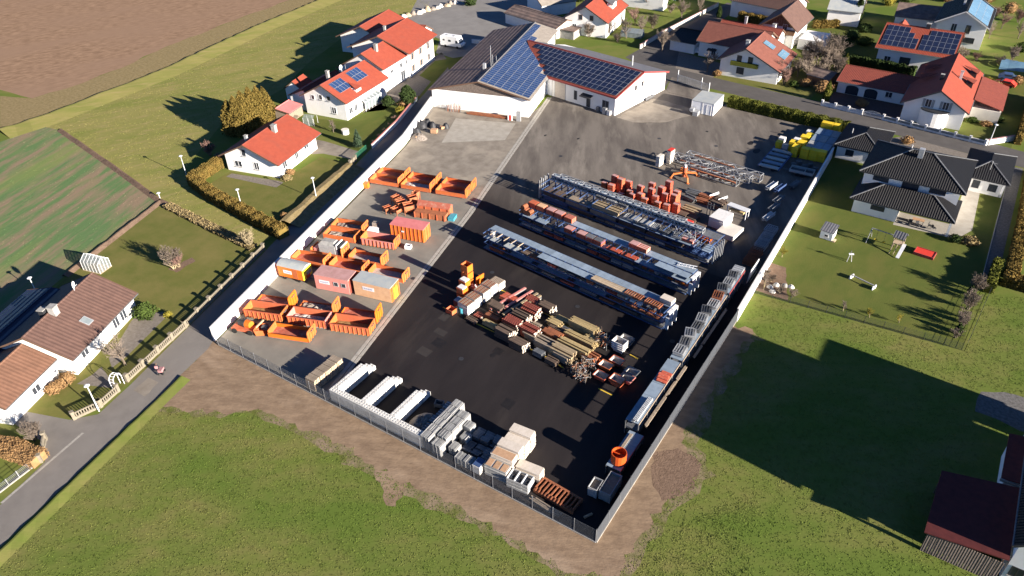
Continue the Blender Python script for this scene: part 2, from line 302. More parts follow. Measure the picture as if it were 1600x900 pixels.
bank('road_bank', [(9.07, -36.26), (8.37, -33.40), (4.53, -17.11), (2.09, -6.75)], .5, .26, 'grass', 8, 1.3)
bank('field_bank', [(-40.86, 20.93), (-59.68, 24.44), (-86.14, 29.00)][::-1], .6, .35, 'soil', 4)
bank('garden_bank', [(-33.00, -1.93), (-35.76, 6.33), (-40.46, 20.64)], .6, .3, 'soil', 5)
bank('garden_edge', [(-40.46, 20.91), (-26.12, 20.38), (-14.33, 19.19)], .6, .3, 'soil', 6)

# roads, yard
sheet('road', [(3.13, -33.31), (0.53, -24.21), (-1.23, -16.31), (-2.53, -11.03), (-5.83, -0.23), (-11.38, 18.59), (-14.33, 27.54), (-19.47, 47.61), (-25.97, 68.75), (-30.64, 83.28), (-36.88, 101.21), (-24, 87), (-17.6, 61.2), (-4.2, 13.3), (-.7, .5), (0.24, -1.25), (7.54, -32.96), (8.72, -37.30)], .010, 'road')
sheet('driveway', [(-15.34, -25.66), (-10.23, -21.31), (-3.38, -18.92), (-1.13, -16.38), (0.53, -24.21), (-2.76, -22.64), (-11.50, -23.00)], .006, 'road')
b = MB()
for i in range(26):
    a = Vector((1.94, -30.03)); c = Vector((-0.07, -19.29)); p = a.lerp(c, i / 26); q = a.lerp(c, (i + .97) / 26); n = Vector((.22, .1))
    b.add([(p.x, p.y, .016), (q.x, q.y, .016), (q.x + .3, q.y + .12, .016), (p.x + .3, p.y + .12, .016)], [(3, 2, 1, 0)])
k = b.build('road_edge_line', 'kerb'); k['kind'] = 'structure'
sheet('road_patch', rough_edge([(-1.27, -11.61), (-1.68, -9.10), (0.29, -8.99), (1.00, -11.54)], .8, .12, 3), .014, 'concrete_old')
dirt = [(-.6, .6), (3, 1.2), (56.5, 1.2), (57.2, 2), (57.2, 40), (60.6, 41), (61.91, 38.60), (60.6, 38), (60.2, 24), (60.6, 17), (64.12, 14.45), (62.32, 8.54), (61.79, 1.91), (62.20, -2.45), (57.79, -5.26), (51.48, -4.63), (43.42, -4.68), (36.14, -5.49), (30.87, -4.88), (23.09, -5.22), (15.35, -6.17), (11.48, -9.73), (3.38, -14.18), (0.89, -5.35)]
dirt = [(p[0], p[1] * .86) if p[1] < -1.5 else p for p in dirt]; dc = Vector((30, 12)); dirt_out = [tuple(Vector(p) + (Vector(p) - dc).normalized() * 1.5) if p[1] < 40 and (p[1] < -1 or p[0] > 59.5) else p for p in dirt]
sheet('dirt_fringe', rough_edge(dirt_out, 1.3, .6, 19), .004, 'dirt_grass')
sheet('dirt_strip', rough_edge(dirt, .8, .5, 9), .006, 'dirt')
sheet('soil_patch', rough_edge([(58.33, 14.06), (60.58, 16.04), (63.72, 15.27), (64.35, 11.51), (62.04, 8.36), (60.40, 9.52)], .7, .25, 4), .010, 'soil')
sheet('bare_patch', rough_edge([(33.34, -4.95), (37.25, -3.55), (38.55, -7.46), (37.58, -7.89)], .6, .3, 5), .007, 'dirt')
yard = [(0, 0), (58.4, 0), (58.0, 40), (57.4, 60), (56.2, 98), (55.6, 113), (17, 113.4), (14.2, 116), (11.5, 97), (-5, 99.5), (-3.6, 86), (-25, 82), (-17.2, 61.2), (-3.8, 13.3)]
sheet('yard_asphalt', yard, .012, 'asphalt_new')
sheet('yard_old_asphalt', rough_edge([(8.4, 50.5), (30, 50.5), (57.3, 50.5), (56.1, 98), (55.5, 112.9), (17, 113.3), (14.2, 116), (11.5, 97), (-5, 99.4), (-3.6, 86), (-1.9, 83.6)], 50, 0, 8), .016, 'asphalt_old')
sheet('yard_pavement', [(.1, .1), (20.6, .1), (7.9, 50), (-13.6, 50), (-3.9, 13.3)], .016, 'asphalt_mid')
sheet('yard_concrete', rough_edge([(-13.7, 49.4), (8, 49.6), (-1.7, 83.6), (-3.6, 86), (-25, 82), (-17, 61.2)], 50, 0, 8), .020, 'concrete_old')
sheet('apron_slab', [(-11.73, 65.90), (-16.49, 77.05), (-3.89, 81.41), (-1.36, 73.45)], .024, 'concrete_slab')
sheet('gate_concrete', rough_edge([(13, 95), (17, 94.5), (23, 98), (26, 104), (24.5, 107.4), (17.5, 108.5), (15, 108)], 1, .2, 3), .020, 'concrete_old')
p0 = Vector((20.6, .1)); pm = Vector((9.6, 46)); p1 = Vector((-5.0, 97.2))
for a, c in ((p0, pm), (pm, p1)):
    n = max(1, int((c - a).length / 4)); d = (c - a).normalized(); q = Vector((d.y, -d.x))
    for i in range(n):
        s0 = a + d * ((c - a).length * i / n + .03); s1 = a + d * ((c - a).length * (i + 1) / n - .03)
        bb = MB()
        for off, wd in ((-.55, .5), (.05, .45)):
            A0 = s0 + q * off; A1 = s1 + q * off; bb.prism([(A0.x, A0.y), ((A0 + q * wd).x, (A0 + q * wd).y), ((A1 + q * wd).x, (A1 + q * wd).y), (A1.x, A1.y)], .01, .034 + (.004 if off > 0 else 0))
        o = bb.build('gutter_slab', 'kerb'); o['kind'] = 'structure'
for a, c in (((21.70, 22.75), (23.66, 22.58)), ((25.83, 22.38), (39.43, 21.45)), ((39.64, 21.43), (42.75, 20.74)), ((48.35, 19.80), (50.40, 19.62)), ((26.49, 30.60), (28.54, 30.39)), ((34.79, 29.28), (39.69, 28.30)), ((48.85, 27.60), (50.15, 27.38))):
    a = Vector(a); c = Vector(c); d = (c - a).normalized(); q = Vector((-d.y, d.x)) * .09
    sheet('yellow_line', [tuple(a - q), tuple(c - q), tuple(c + q), tuple(a + q)], .017, 'line_yellow')
# concrete pads seen between the shadows
for r in ((46.2, 19.6, 49.6, 22.0), (44.5, 13.2, 47.5, 16.5)):
    sheet('asphalt_patch', [(r[0], r[1]), (r[2], r[1] - .3), (r[2], r[3] - .3), (r[0], r[3])], .0165, 'asphalt_new')
r = random.Random(77)
for k in range(7): x, y = r.uniform(22, 44), r.uniform(6, 21); a = r.uniform(1.0, 2.6); c = r.uniform(.8, 1.6); sheet('asphalt_patch', rough_edge([(x, y), (x + a, y - .15), (x + a, y + c), (x, y + c + .1)], 5, 0, k), .0160 + k * .0003, ['asphalt_dark', 'asphalt_pale'][k % 2])
for k, (x, y) in enumerate(((30.5, 15.2), (22.8, 33.6), (38.0, 33.0), (12.0, 73.0), (25.0, 90.0), (13.5, 26.0), (52.5, 33.0), (36.0, 92.5))): o = MB().tube((0, 0, 0), (0, 0, .012), .36, n=14).build('drain_cover', 'dark_plastic', None, (x, y, .02)); o['kind'] = 'structure'
for k in range(16):      # oil and water stains
    x, y = r.uniform(2, 50), r.uniform(55, 100) if k % 3 else r.uniform(3, 30); n = 9; a = r.uniform(.25, .8); P = [(x + a * r.uniform(.6, 1.2) * math.cos(2 * math.pi * i / n), y + 1.6 * a * r.uniform(.6, 1.2) * math.sin(2 * math.pi * i / n)) for i in range(n)]
    sheet('oil_stain', P, .0225 + k * .0002, 'asphalt_dark')
# street to the north and the lanes beyond
sheet('street', [(-2, 129.5), (8, 123.8), (16, 121.3), (28, 119.9), (52, 117.4), (87.4, 112.4), (260, 92), (260, 100), (92, 118), (86.8, 119.8), (79, 121.3), (51, 124.7), (28, 126.6), (12, 128.5), (8, 140), (8, 188), (3.2, 188), (-1, 150), (-1.5, 138)], .010, 'street')
sheet('hall_forecourt', [(-20, 128), (-3, 126), (8, 124), (13.5, 122.8), (15, 115.2), (-14, 120)], .006, 'street')
sheet('gate_drive', [(15.5, 115), (13.5, 122.8), (24, 120.3), (25, 113.3), (17, 113.2)], .011, 'asphalt_old')
sheet('parking_court', [(-72.5, 128.5), (-64, 121.5), (-52, 117.5), (-46, 108), (-30, 106), (-30, 128), (-42, 165), (-55, 190), (-100, 175)], .006, 'court')
sheet('farm_court', [(-36.14, 69.06), (-38.33, 78.79), (-43.04, 90.06), (-44.95, 109.09), (-39.68, 104.90), (-31.28, 82.90), (-33.84, 81.41), (-32.91, 72.59)], .006, 'pavers')
sheet('farm_lawn', [(-39.51, 93.09), (-42.53, 103.27), (-38.11, 109.64), (-34.99, 98.71), (-34.17, 91.32)], .008, 'lawn_green')
sheet('cottage_drive', [(-30.77, 48.48), (-35.17, 53.72), (-33.24, 54.16), (-22.77, 54.25), (-21.43, 51.14), (-28.99, 49.87)], .006, 'concrete_old')
sheet('cottage_lawn', [(-38.23, 28.93), (-38.85, 35.07), (-27.33, 36.93), (-28.51, 48.52), (-21.66, 49.41), (-17.35, 28.17), (-17.78, 27.41)], .006, 'lawn')
sheet('terrace', [(-37.90, 33.22), (-38.00, 34.67), (-27.72, 37.28), (-26.71, 37.30), (-26.34, 35.23)], .010, 'pavers')
sheet('farm_garden', [(-47.39, 60.03), (-35.84, 63.69), (-36.07, 74.90), (-30.64, 75.57), (-23.91, 54.56), (-37.68, 55.83)], .006, 'lawn_green')
sheet('house_path', [(-8.45, -12.61), (-8.88, -11.14), (-4.43, -12.21), (-4.35, -12.99), (-8.53, -14.77)], .007, 'pavers')
sheet('gravel_court', [(-14.07, -3.16), (-14.59, -1.77), (-12.07, 0.67), (-10.54, -0.12), (-7.90, -7.85), (-7.42, -10.52), (-9.53, -9.61)], .007, 'pavers')
# neighbours to the east
sheet('house_lawn', [(57.9, 49.5), (85.1, 51.3), (85.1, 112), (66, 113), (56.4, 98), (57.2, 65)], .006, 'lawn_green')
sheet('planting_bed', rough_edge([(57.6, 50), (62.8, 49.9), (60.2, 58.0), (57.4, 58.2)], 1, .15, 3), .011, 'soil')
sheet('side_path', [(85.3, 67), (87.2, 67), (87.3, 112), (85.3, 112)], .008, 'gravel_grey')
sheet('house_patio', [(71.2, 79.3), (80.6, 79.9), (82.3, 84), (81.8, 98), (79.3, 98), (79.3, 84.2), (71.2, 84.2)], .010, 'concrete_slab')
sheet('front_drive', [(64, 100), (79, 99), (79, 113.5), (66, 115.5), (63, 112)], .010, 'pavers')
sheet('gravel_drive', rough_edge([(87.96, 40.82), (88.15, 44.01), (90.56, 45.51), (96.56, 45.70), (104, 38), (88.0, 40)], 1.2, .25, 6), .006, 'gravel_grey')
sheet('villa_court', [(48.6, 123.6), (64.5, 122), (64.8, 132), (48.6, 132.5)], .006, 'pavers_red')
sheet('villa_garden', [(64.5, 122), (84.6, 119.4), (86, 160), (76, 160), (76, 146), (64.5, 125)], .006, 'lawn_green')
sheet('garage_drive', [(3.5, 128.6), (22, 127.2), (21, 137), (7, 140.5)], .006, 'pavers')
sheet('front_garden', [(14, 127.8), (45, 125.4), (47, 150), (31, 150), (31, 136), (20, 136.5)], .004, 'lawn')
sheet('back_garden', [(31, 150), (52, 150), (52, 186), (30, 186)], .004, 'lawn_green')

# grass tufts: real blades catch the low sun
def inpoly(P, poly):
    x, y = P[:, 0], P[:, 1]; r = np.zeros(len(P), bool); n = len(poly)
    for i in range(n):
        x1, y1 = poly[i]; x2, y2 = poly[(i + 1) % n]
        c = ((y1 > y) != (y2 > y)) & (x < (x2 - x1) * (y - y1) / (y2 - y1 + 1e-12) + x1); r ^= c
    return r
def tufts(name, label, area, excl, n, h, m, wd=.16, seed=1):
    g = np.random.default_rng(seed); a = np.array(area); P = np.column_stack([g.uniform(a[:, 0].min(), a[:, 0].max(), n), g.uniform(a[:, 1].min(), a[:, 1].max(), n)])
    k = inpoly(P, area)
    for e in excl: k &= ~inpoly(P, e)
    P = P[k]; n = len(P); v = []; nb = 3
    cl = .5 + .5 * np.sin(P[:, 0] * 1.9 + 2 * np.sin(P[:, 1] * .7)) * np.sin(P[:, 1] * 2.3 + np.sin(P[:, 0] * .9))
    V = np.zeros((n, nb, 3, 3)); an = g.uniform(0, 2 * math.pi, (n, nb)); hh = h * g.uniform(.5, 1.3, (n, nb)) * (.75 + .4 * cl[:, None]); w_ = wd * g.uniform(.6, 1.2, (n, nb))
    ox = P[:, None, 0] + g.normal(0, .1, (n, nb)); oy = P[:, None, 1] + g.normal(0, .1, (n, nb))
    V[:, :, 0, 0] = ox - np.cos(an) * w_; V[:, :, 0, 1] = oy - np.sin(an) * w_
    V[:, :, 1, 0] = ox + np.cos(an) * w_; V[:, :, 1, 1] = oy + np.sin(an) * w_
    V[:, :, 2, 0] = ox + g.normal(0, .1, (n, nb)); V[:, :, 2, 1] = oy + g.normal(0, .1, (n, nb)); V[:, :, 2, 2] = hh
    V = V.reshape(-1, 3); me = bpy.data.meshes.new(name); me.vertices.add(len(V)); me.vertices.foreach_set('co', V.ravel())
    nt_ = len(V) // 3; me.loops.add(len(V)); me.loops.foreach_set('vertex_index', np.arange(len(V))); me.polygons.add(nt_)
    me.polygons.foreach_set('loop_start', np.arange(0, len(V), 3)); me.materials.append(M[m]); me.update(calc_edges=True); me.validate()
    o = ob(name, me); o['kind'] = 'stuff'; o['label'] = label; o['category'] = 'grass'; return o
roadpoly = [(1.94, -30.03), (0.53, -24.21), (-1.23, -16.31), (-8.24, 6.07), (-0.33, 0.27), (0.24, -1.25), (7.69, -33.04), (8.72, -37.30)]
tufts('grass', 'rough green grass filling the meadow in front of the yard', [(9.43, -37.64), (8.07, -33.24), (4.02, -17.20), (3.72, -13.08), (0, -1), (60, -1), (70, 15), (72.79, 4.29), (59.64, -6.05), (34.42, -22.90)], [rough_edge(dirt, .8, .5, 9), roadpoly], 40000, .05, 'grass', .07, 1)
tufts('grass', 'rough green grass east of the dark grey fence', [(59.5, 8), (64.45, -2.21), (89.89, 13.22), (96, 14), (96, 70), (85.6, 66), (85.6, 50.6), (59, 49)], [rough_edge(dirt, .8, .5, 9), [(87.70, 40.16), (88.05, 44.87), (97.82, 46.49), (104, 38)]], 24000, .05, 'grass', .07, 2)
tufts('grass', 'yellowish meadow grass between the red roofed farm and the ploughed field', meadow, [], 26000, .06, 'meadow', .12, 3)
tufts('crop_rows', 'young green crop in the field left of the meadow', crop, [], 20000, .05, 'crop', .12, 4)

# ================================================================ BUILDINGS
def window(parent, p, n, w_, h, frame='white_paint', sill=True, shutters=None, pane='window_glass', cross=True, name='window'):
    """p: centre on the wall face, n: outward normal (2-D) in the parent's frame"""
    rz = math.atan2(n[1], n[0]) + math.pi / 2        # local -y looks outwards
    b = MB(); t = .07
    b.bx(-w_/2-t, -.05, -h/2-t, -w_/2, .03, h/2+t); b.bx(w_/2, -.05, -h/2-t, w_/2+t, .03, h/2+t)
    b.bx(-w_/2, -.05, h/2, w_/2, .03, h/2+t); b.bx(-w_/2, -.05, -h/2-t, w_/2, .03, -h/2)
    if cross and w_ > .9: b.bx(-.03, -.045, -h/2, .03, .03, h/2)
    o = b.build(name, frame, parent, p, rz)
    MB().bx(-w_/2, -.02, -h/2, w_/2, .02, h/2).build('pane', pane, o)
    if sill: MB().bx(-w_/2-.12, -.16, -h/2-t-.05, w_/2+.12, .0, -h/2-t).build('sill', 'conc_grey', o)
    if shutters:
        for s in (-1, 1): MB().rb((s*(w_*.75+.1), -.05, 0), (w_*.48, .05, h+.1)).build('shutter', shutters, o)
    return o
def gable_house(name, label, cat, a, bpt, zr, hl, hr, zel, zer, roof='tile_red', wall='white_wall', oh=.6, og=.6, wins=(), chim=(), gableF=None, gableB=None,
                ridge=None, trim='trim_brown', frame='white_paint', th=.18, group=None, gutter='galv_dark'):
    L = math.dist(a, bpt); t = thing(name, label, cat, a, ang(a, bpt), group); yl, yr = hl - oh, -(hr - oh)
    zl = zel + (zr - zel) * oh / hl - th; zq = zer + (zr - zer) * oh / hr - th; x0, x1 = og, L - og
    sec = [(yr, 0), (yl, 0), (yl, zl), (0, zr - th - .02), (yr, zq)]
    b = MB(); vs = [(x, y, z) for x in (x0, x1) for y, z in sec]
    b.add(vs, [(0, 4, 3, 2, 1), (5, 6, 7, 8, 9), (0, 1, 6, 5), (1, 2, 7, 6), (2, 3, 8, 7), (3, 4, 9, 8), (4, 0, 5, 9)]); b.build('wall', wall, t)
    for g, x, d in ((gableF, x0, -1), (gableB, x1, 1)):
        if g:                                            # boarded gable set proud of the wall, board by board
            w_ = yl - yr; n = int(w_ / .62)
            for i in range(n):
                ya = yr + w_ * i / n + .01; yb = yr + w_ * (i + 1) / n - .01; zz = max(zl, zq) - .1
                f = lambda y: (zr - th - .04) + (((zl - zr + th) / yl * y) if y > 0 else ((zq - zr + th) / yr * y))
                za, zb = f(ya), f(yb)
                if min(za, zb) < zz + .05: continue
                xs = (x + d * .04, x + d * .01); MB().add([(xs[0], ya, zz), (xs[0], yb, zz), (xs[0], yb, zb), (xs[0], ya, za), (xs[1], ya, zz), (xs[1], yb, zz), (xs[1], yb, zb), (xs[1], ya, za)],
                    [(0, 1, 2, 3), (7, 6, 5, 4), (0, 4, 5, 1), (1, 5, 6, 2), (2, 6, 7, 3), (3, 7, 4, 0)]).build('gable_board', g, t)
    rf = MB(); rf.slab([(0, 0, zr), (0, hl, zel), (L, hl, zel), (L, 0, zr)], th); rf.slab([(0, 0, zr + .002), (L, 0, zr + .002), (L, -hr, zer), (0, -hr, zer)], th)
    r = rf.build('roof', roof, t); MB().tube((0, 0, zr), (L, 0, zr), .13, n=6).build('ridge_cap', ridge or roof, r)
    for x in (-.03, L + .03):                            # barge boards
        for y, z in ((hl, zel), (-hr, zer)): MB().bar((x, 0, zr - .1), (x, y, z - .1), .05, .26).build('barge_board', trim, t)
    for y, z in ((hl + .06, zel - .12), (-hr - .06, zer - .12)): MB().tube((0, y, z), (L, y, z), .08, n=5).build('gutter', gutter, t)
    for f, u, z, w_, h, *ex in wins:
        k = ex[0] if ex else {}
        p, n = {'R': ((u, yr - .004, z), (0, -1)), 'L': ((u, yl + .004, z), (0, 1)), 'F': ((x0 - .004, u, z), (-1, 0)), 'B': ((x1 + .004, u, z), (1, 0))}[f]
        window(t, p, n, w_, h, k.get('frame', frame), k.get('sill', True), k.get('shutters'), k.get('pane', 'window_glass'), k.get('cross', True), k.get('name', 'window'))
    for x, y, h, w_, m in chim:
        zz = zr - (zr - zel) * y / hl if y > 0 else zr - (zr - zer) * -y / hr
        c = MB().bx(x - w_/2, y - w_/2, zz - .5, x + w_/2, y + w_/2, zz + h).build('chimney', m, r)
        MB().bx(x - w_/2 - .08, y - w_/2 - .08, zz + h, x + w_/2 + .08, y + w_/2 + .08, zz + h + .1).build('chimney_cap', 'conc_grey', r)
    return t, r
def slope_frame(zr, h, ze, side):        # unit vector down the slope in the house frame
    d = Vector((0, side * h, ze - zr)); return d.normalized(), d.length
_pv = {}
def pv_mesh(w_, h, cell):
    k = (w_, h, cell)
    if k not in _pv:
        b = MB(); b.bx(0, 0, 0, w_, h, .035, 0); f = .028; b.bx(f, f, .035, w_ - f, h - f, .039, 1)
        _pv[k] = b.mesh('solar_panel', ['alu', cell])
    return _pv[k]
def pv_field(roof, zr, hw, ze, side, x0, s0, nx, ns, w_, h, cell, keep=lambda i, j: True, gap=.025, lift=.10):
    d, ln = slope_frame(zr, hw, ze, side); ex = Vector((1, 0, 0)); ey = -d if side < 0 else d
    nrm = ex.cross(ey).normalized()
    if nrm.z < 0: nrm = -nrm
    for i in range(nx):
        for j in range(ns):
            if not keep(i, j): continue
            s = s0 + j * (h + gap)
            p = Vector((x0 + i * (w_ + gap), 0, zr)) + d * (s + (h if side < 0 else 0)) + nrm * lift
            if side < 0: m4 = Matrix((ex, ey, nrm)).transposed().to_4x4(); m4.translation = p
            else: m4 = Matrix((-ex, ey, nrm)).transposed().to_4x4(); p = Vector((x0 + i * (w_ + gap) + w_, 0, zr)) + d * s + nrm * lift; m4.translation = p
            o = bpy.data.objects.new('solar_panel', pv_mesh(w_, h, cell)); COL.objects.link(o); o.parent = roof; o.matrix_local = m4
def dish(parent, p, r=.45, rz=0):
    b = MB(); n = 10; vs = [(0, .1, 0)] + [(r * math.cos(2*math.pi*i/n), -.04, r * math.sin(2*math.pi*i/n)) for i in range(n)]
    b.add(vs, [(0, 1 + i, 1 + (i + 1) % n) for i in range(n)]); b.bar((0, .1, 0), (0, .1, -.9), .06); b.bar((0, .05, -.3), (0, -.5, 0), .04); b.build('satellite_dish', 'white_paint', parent, p, rz)

# ---- house west of the road: brown roof
S = {'shutters': None}
h1, r1 = gable_house('house', 'white house with brown tiled roof and skylight beside the road at left', 'house', (-20.4, -2.9), (-14.7, -16.1), 5.9, 6.0, 6.0, 3.0, 3.0, roof='tile_brown', oh=.75, og=.35,
    wins=[('L', 3.2, 1.7, 1.1, 2.0), ('L', 4.9, 1.7, 1.1, 2.0), ('L', 11.6, 1.7, 1.2, 1.0), ('B', -2.2, 1.6, 1.0, 1.2)], chim=[(8.9, .5, 1.1, .9, 'conc_grey'), (9.2, -.9, .9, .8, 'dark_plastic')])
o = MB().bx(-.55, -.7, 0, .55, .7, .07).bx(-.45, -.6, .07, .45, .6, .09, 1).build('skylight', ['alu', 'glass_pale'], r1); o.location = (8.0, 3.9, 4.05); o.rotation_euler = (-.45, 0, 0)
dish(h1, (4.1, .25, 6.8), .5, rad(200))
h1b, _ = gable_house('house_annex', 'low white annex with rusty brown roof adjoining the house at left edge', 'annex', (-15.0, -16.3), (-11.6, -24.6), 4.9, 4.1, 4.4, 3.0, 2.9, roof='tile_rust', oh=.5, og=.2,
    wins=[('L', 4, 1.4, 1.2, 1.0)])
h1c, _ = gable_house('house_carport', 'low blue corrugated roof in the shade behind the brown roofed house', 'carport', (-26.0, -6.6), (-19.6, -21.5), 3.5, 3.4, 4.4, 3.2, 2.6, roof='roof_blue', oh=.3, og=.1)

# ---- cottage with the bright red roof
gable_house('cottage', 'white cottage with bright red roof beside the brown hedge', 'house', (-34.4, 35.9), (-37.9, 50.3), 6.2, 6.2, 7.1, 3.2, 3.1, roof='tile_red', oh=.9, og=.8, ridge='tile_red_dark',
    wins=[('F', 2.6, 1.7, 1.5, 1.1), ('F', -1.5, 1.8, 1.0, 1.4), ('F', .8, 4.2, .9, 1.3), ('R', 3, 1.7, 1.2, 1.1), ('R', 7, 1.7, 1.0, 1.1), ('R', 10.5, 2.0, 1.3, .6)], chim=[(8.2, -1.4, 1.3, .8, 'conc_grey'), (3.4, 1.6, 1.0, .5, 'alu')])
# ---- farmhouse: low front block, long back wing, big block and barn
fh, fr = gable_house('farmhouse', 'white farmhouse with red roof, two blue solar arrays and a glazed porch', 'house', (-41.2, 62.9), (-43.5, 79.3), 7.3, 6.0, 6.1, 4.2, 4.1, roof='tile_red', oh=.7, og=.6, ridge='tile_red_dark',
    wins=[('F', .9, 4.3, .9, 1.0), ('F', -1.2, 4.3, .9, 1.0), ('F', 3, 4.0, .8, .9), ('F', -2.2, 1.8, 1.1, 1.3), ('R', 2.2, 1.7, 1.2, 1.2), ('R', 4.0, 1.7, 1.0, 1.4)], chim=[(5.0, 1.6, 2.0, .6, 'conc_grey')])
pv_field(fr, 7.3, 6.1, 4.1, -1, 1.8, .9, 4, 2, 1.02, 1.6, 'pv_cell_blue'); pv_field(fr, 7.3, 6.1, 4.1, -1, 8.4, .6, 4, 2, 1.02, 1.6, 'pv_cell_blue')
d_ = MB(); d_.slab([(6.2, -2.6, 6.15), (5.0, -5.4, 5.35), (7.4, -5.4, 5.35)], .12); d_.bx(5.3, -5.2, 4.4, 7.1, -3.9, 5.3, 1); d_.build('dormer', ['tile_red', 'white_wall'], fr)
dish(fh, (8.6, .6, 8.2), .55, rad(180)); MB().tube((10.4, .8, 6.8), (10.4, .8, 8.2), .05).build('mast', 'galv', fh)
cs = thing('conservatory', 'glazed white conservatory on the farmhouse garden front', 'conservatory', (-35.88, 70.02), ang((-35.88, 70.02), (-36.43, 77.27)))
for i in range(6): MB().bx(i * 1.15, -.05, 0, i * 1.15 + .1, .05, 2.1).build('post', 'white_paint', cs)
for i in range(5): MB().bx(i * 1.15 + .1, -.02, .3, i * 1.15 + 1.15, .02, 2.0).build('pane', 'glass_pale', cs); MB().slab([(i * 1.15 + .06, -.1, 2.2), (i * 1.15 + 1.11, -.1, 2.2), (i * 1.15 + 1.11, 2.3, 3.0), (i * 1.15 + .06, 2.3, 3.0)], .05).build('roof_pane', 'glass_pale', cs)
for i in range(6): MB().bar((i * 1.15, -.12, 2.2), (i * 1.15, 2.3, 3.02), .09).build('rafter', 'white_paint', cs)
MB().bx(-.1, -.09, 2.06, 5.95, .09, 2.2).build('beam', 'white_paint', cs)
fb, fbr = gable_house('farm_wing', 'white farm wing with red roof and chimney between farmhouse and tall block', 'house', (-44.4, 79.3), (-46.4, 92.5), 8.6, 7.5, 5.6, 4.5, 5.6, roof='tile_red', oh=.4, og=.3, ridge='tile_red_dark',
    wins=[('R', 4, 3.9, 1.2, .7), ('R', 8, 4.0, .9, 1.0), ('R', 10.5, 4.0, .9, 1.0), ('R', 8.5, 1.4, 1.8, 2.2, {'sill': False, 'name': 'doorway'})], chim=[(4.6, -1.1, 1.5, .7, 'conc_grey')])
gable_house('farm_lean', 'low red roofed shed in the shadow behind the farmhouse', 'shed', (-47.5, 63.3), (-49.6, 76), 5.0, 4.2, 3.6, 3.2, 3.4, roof='tile_red_dark', oh=.3, og=.3)
gable_house('garden_roof', 'small red hipped summerhouse roof behind the farmhouse', 'summerhouse', (-54.2, 66.5), (-55.5, 71.2), 4.4, 2.4, 2.4, 2.7, 2.7, roof='tile_red', oh=.2, og=.1)
fc, fcr = gable_house('farm_block', 'tall white two storey block with large red roof beside the parking court', 'house', (-47.3, 88.3), (-50.5, 103.2), 9.6, 8.8, 8.2, 6.2, 6.2, roof='tile_red', oh=.9, og=.9, ridge='tile_red_dark',
    wins=[('R', x, z, .8, 1.5, {'shutters': 'wood_brown'}) for x in (3, 7.2, 11.4) for z in (4.6, 1.8)] + [('F', -4.6, 1.3, 1.2, 2.2, {'sill': False, 'name': 'door'}), ('F', -1.6, 1.7, 1.0, 1.3)], chim=[(4.9, .6, 1.1, .5, 'conc_grey')])
gable_house('farm_barn', 'white barn with red roof at the back of the farm', 'barn', (-61.5, 97.2), (-64.8, 112.5), 7.4, 7.6, 7.6, 4.2, 4.2, roof='tile_red', oh=.9, og=.9, ridge='tile_red_dark',
    wins=[('F', -2, 1.7, 1.2, 1.3), ('F', 3.5, 1.7, 1.2, 1.3), ('F', -5.2, 1.3, 1.4, 2.3, {'sill': False, 'name': 'doorway'})])
gable_house('farm_porch', 'red roofed white cross wing with open carport behind the tall farm block', 'carport', (-57.0, 107.0), (-49.3, 108.9), 6.4, 4.2, 4.0, 4.2, 4.2, roof='tile_red_dark', oh=.4, og=.3, wins=[('B', -.2, 1.7, 3.2, 3.0, {'sill': False, 'name': 'gateway', 'cross': False})])
o = gable_house('garden_shed', 'small pink roofed shed between cottage and farmhouse', 'shed', (-48.79, 56.12), (-49.88, 61.17), 2.9, .5, 3.4, 2.75, 2.3, roof='lid_pink', wall='wood_weathered', oh=.2, og=.15)

# ---- workshop halls
HA = rad(15); HO = Vector((-13.75, 81.9)); u_ = Vector((math.cos(HA), math.sin(HA))); v_ = Vector((-math.sin(HA), math.cos(HA)))
t = thing('workshop_hall', 'long white workshop hall with blue solar roof and grey boarded gable', 'hall', (*HO, 0), HA + math.pi / 2)   # local x = depth, y = to the west
zr, ze, hw, Lh = 7.1, 4.25, 11.6, 42.5
b = MB(); sec = [(-11.1, 0), (11.1, 0), (11.1, 4.2), (0, 6.9), (-11.1, 4.2)]
b.add([(x, y, z) for x in (.6, 29) for y, z in sec], [(0, 4, 3, 2, 1), (5, 6, 7, 8, 9), (0, 1, 6, 5), (1, 2, 7, 6), (2, 3, 8, 7), (3, 4, 9, 8), (4, 0, 5, 9)])
b.bx(28.9, -5.4, 0, 42, 11.05, 4.15); b.add([(42, -5.4, 4.1), (42, 11.05, 4.1), (42, 0, 6.85), (42, -5.4, 5.6)], [(0, 1, 2, 3)]); b.bx(29.1, -5.41, 4.0, 41.99, -5.3, 5.55)
b.build('wall', 'white_wall', t)
rl = MB().slab([(0, 0, zr), (0, hw, ze), (Lh, hw, ze), (Lh, 0, zr)], .2).build('roof_slope', 'roof_rusty', t)
q = (zr - ze) / hw
rr = MB().slab([(0, 0, zr + .003), (Lh, 0, zr + .003), (Lh, -6.1, zr - 6.1 * q), (28.6, -6.1, zr - 6.1 * q), (28.6, -hw, ze), (0, -hw, ze)], .2).build('roof_slope', 'roof_fibre', t)
MB().tube((0, 0, zr + .02), (Lh, 0, zr + .02), .14).build('ridge_cap', 'roof_grey', t)
for s in (1, -1): MB().bar((-.03, 0, zr - .12), (-.03, s * hw, ze - .12), .06, .3).build('barge_board', 'trim_brown', t)
for s in (1, -1): MB().tube((0, s * (hw + .08), ze - .15), (29 if s < 0 else Lh, s * (hw + .08), ze - .15), .09).build('gutter', 'galv', t)
n = 36
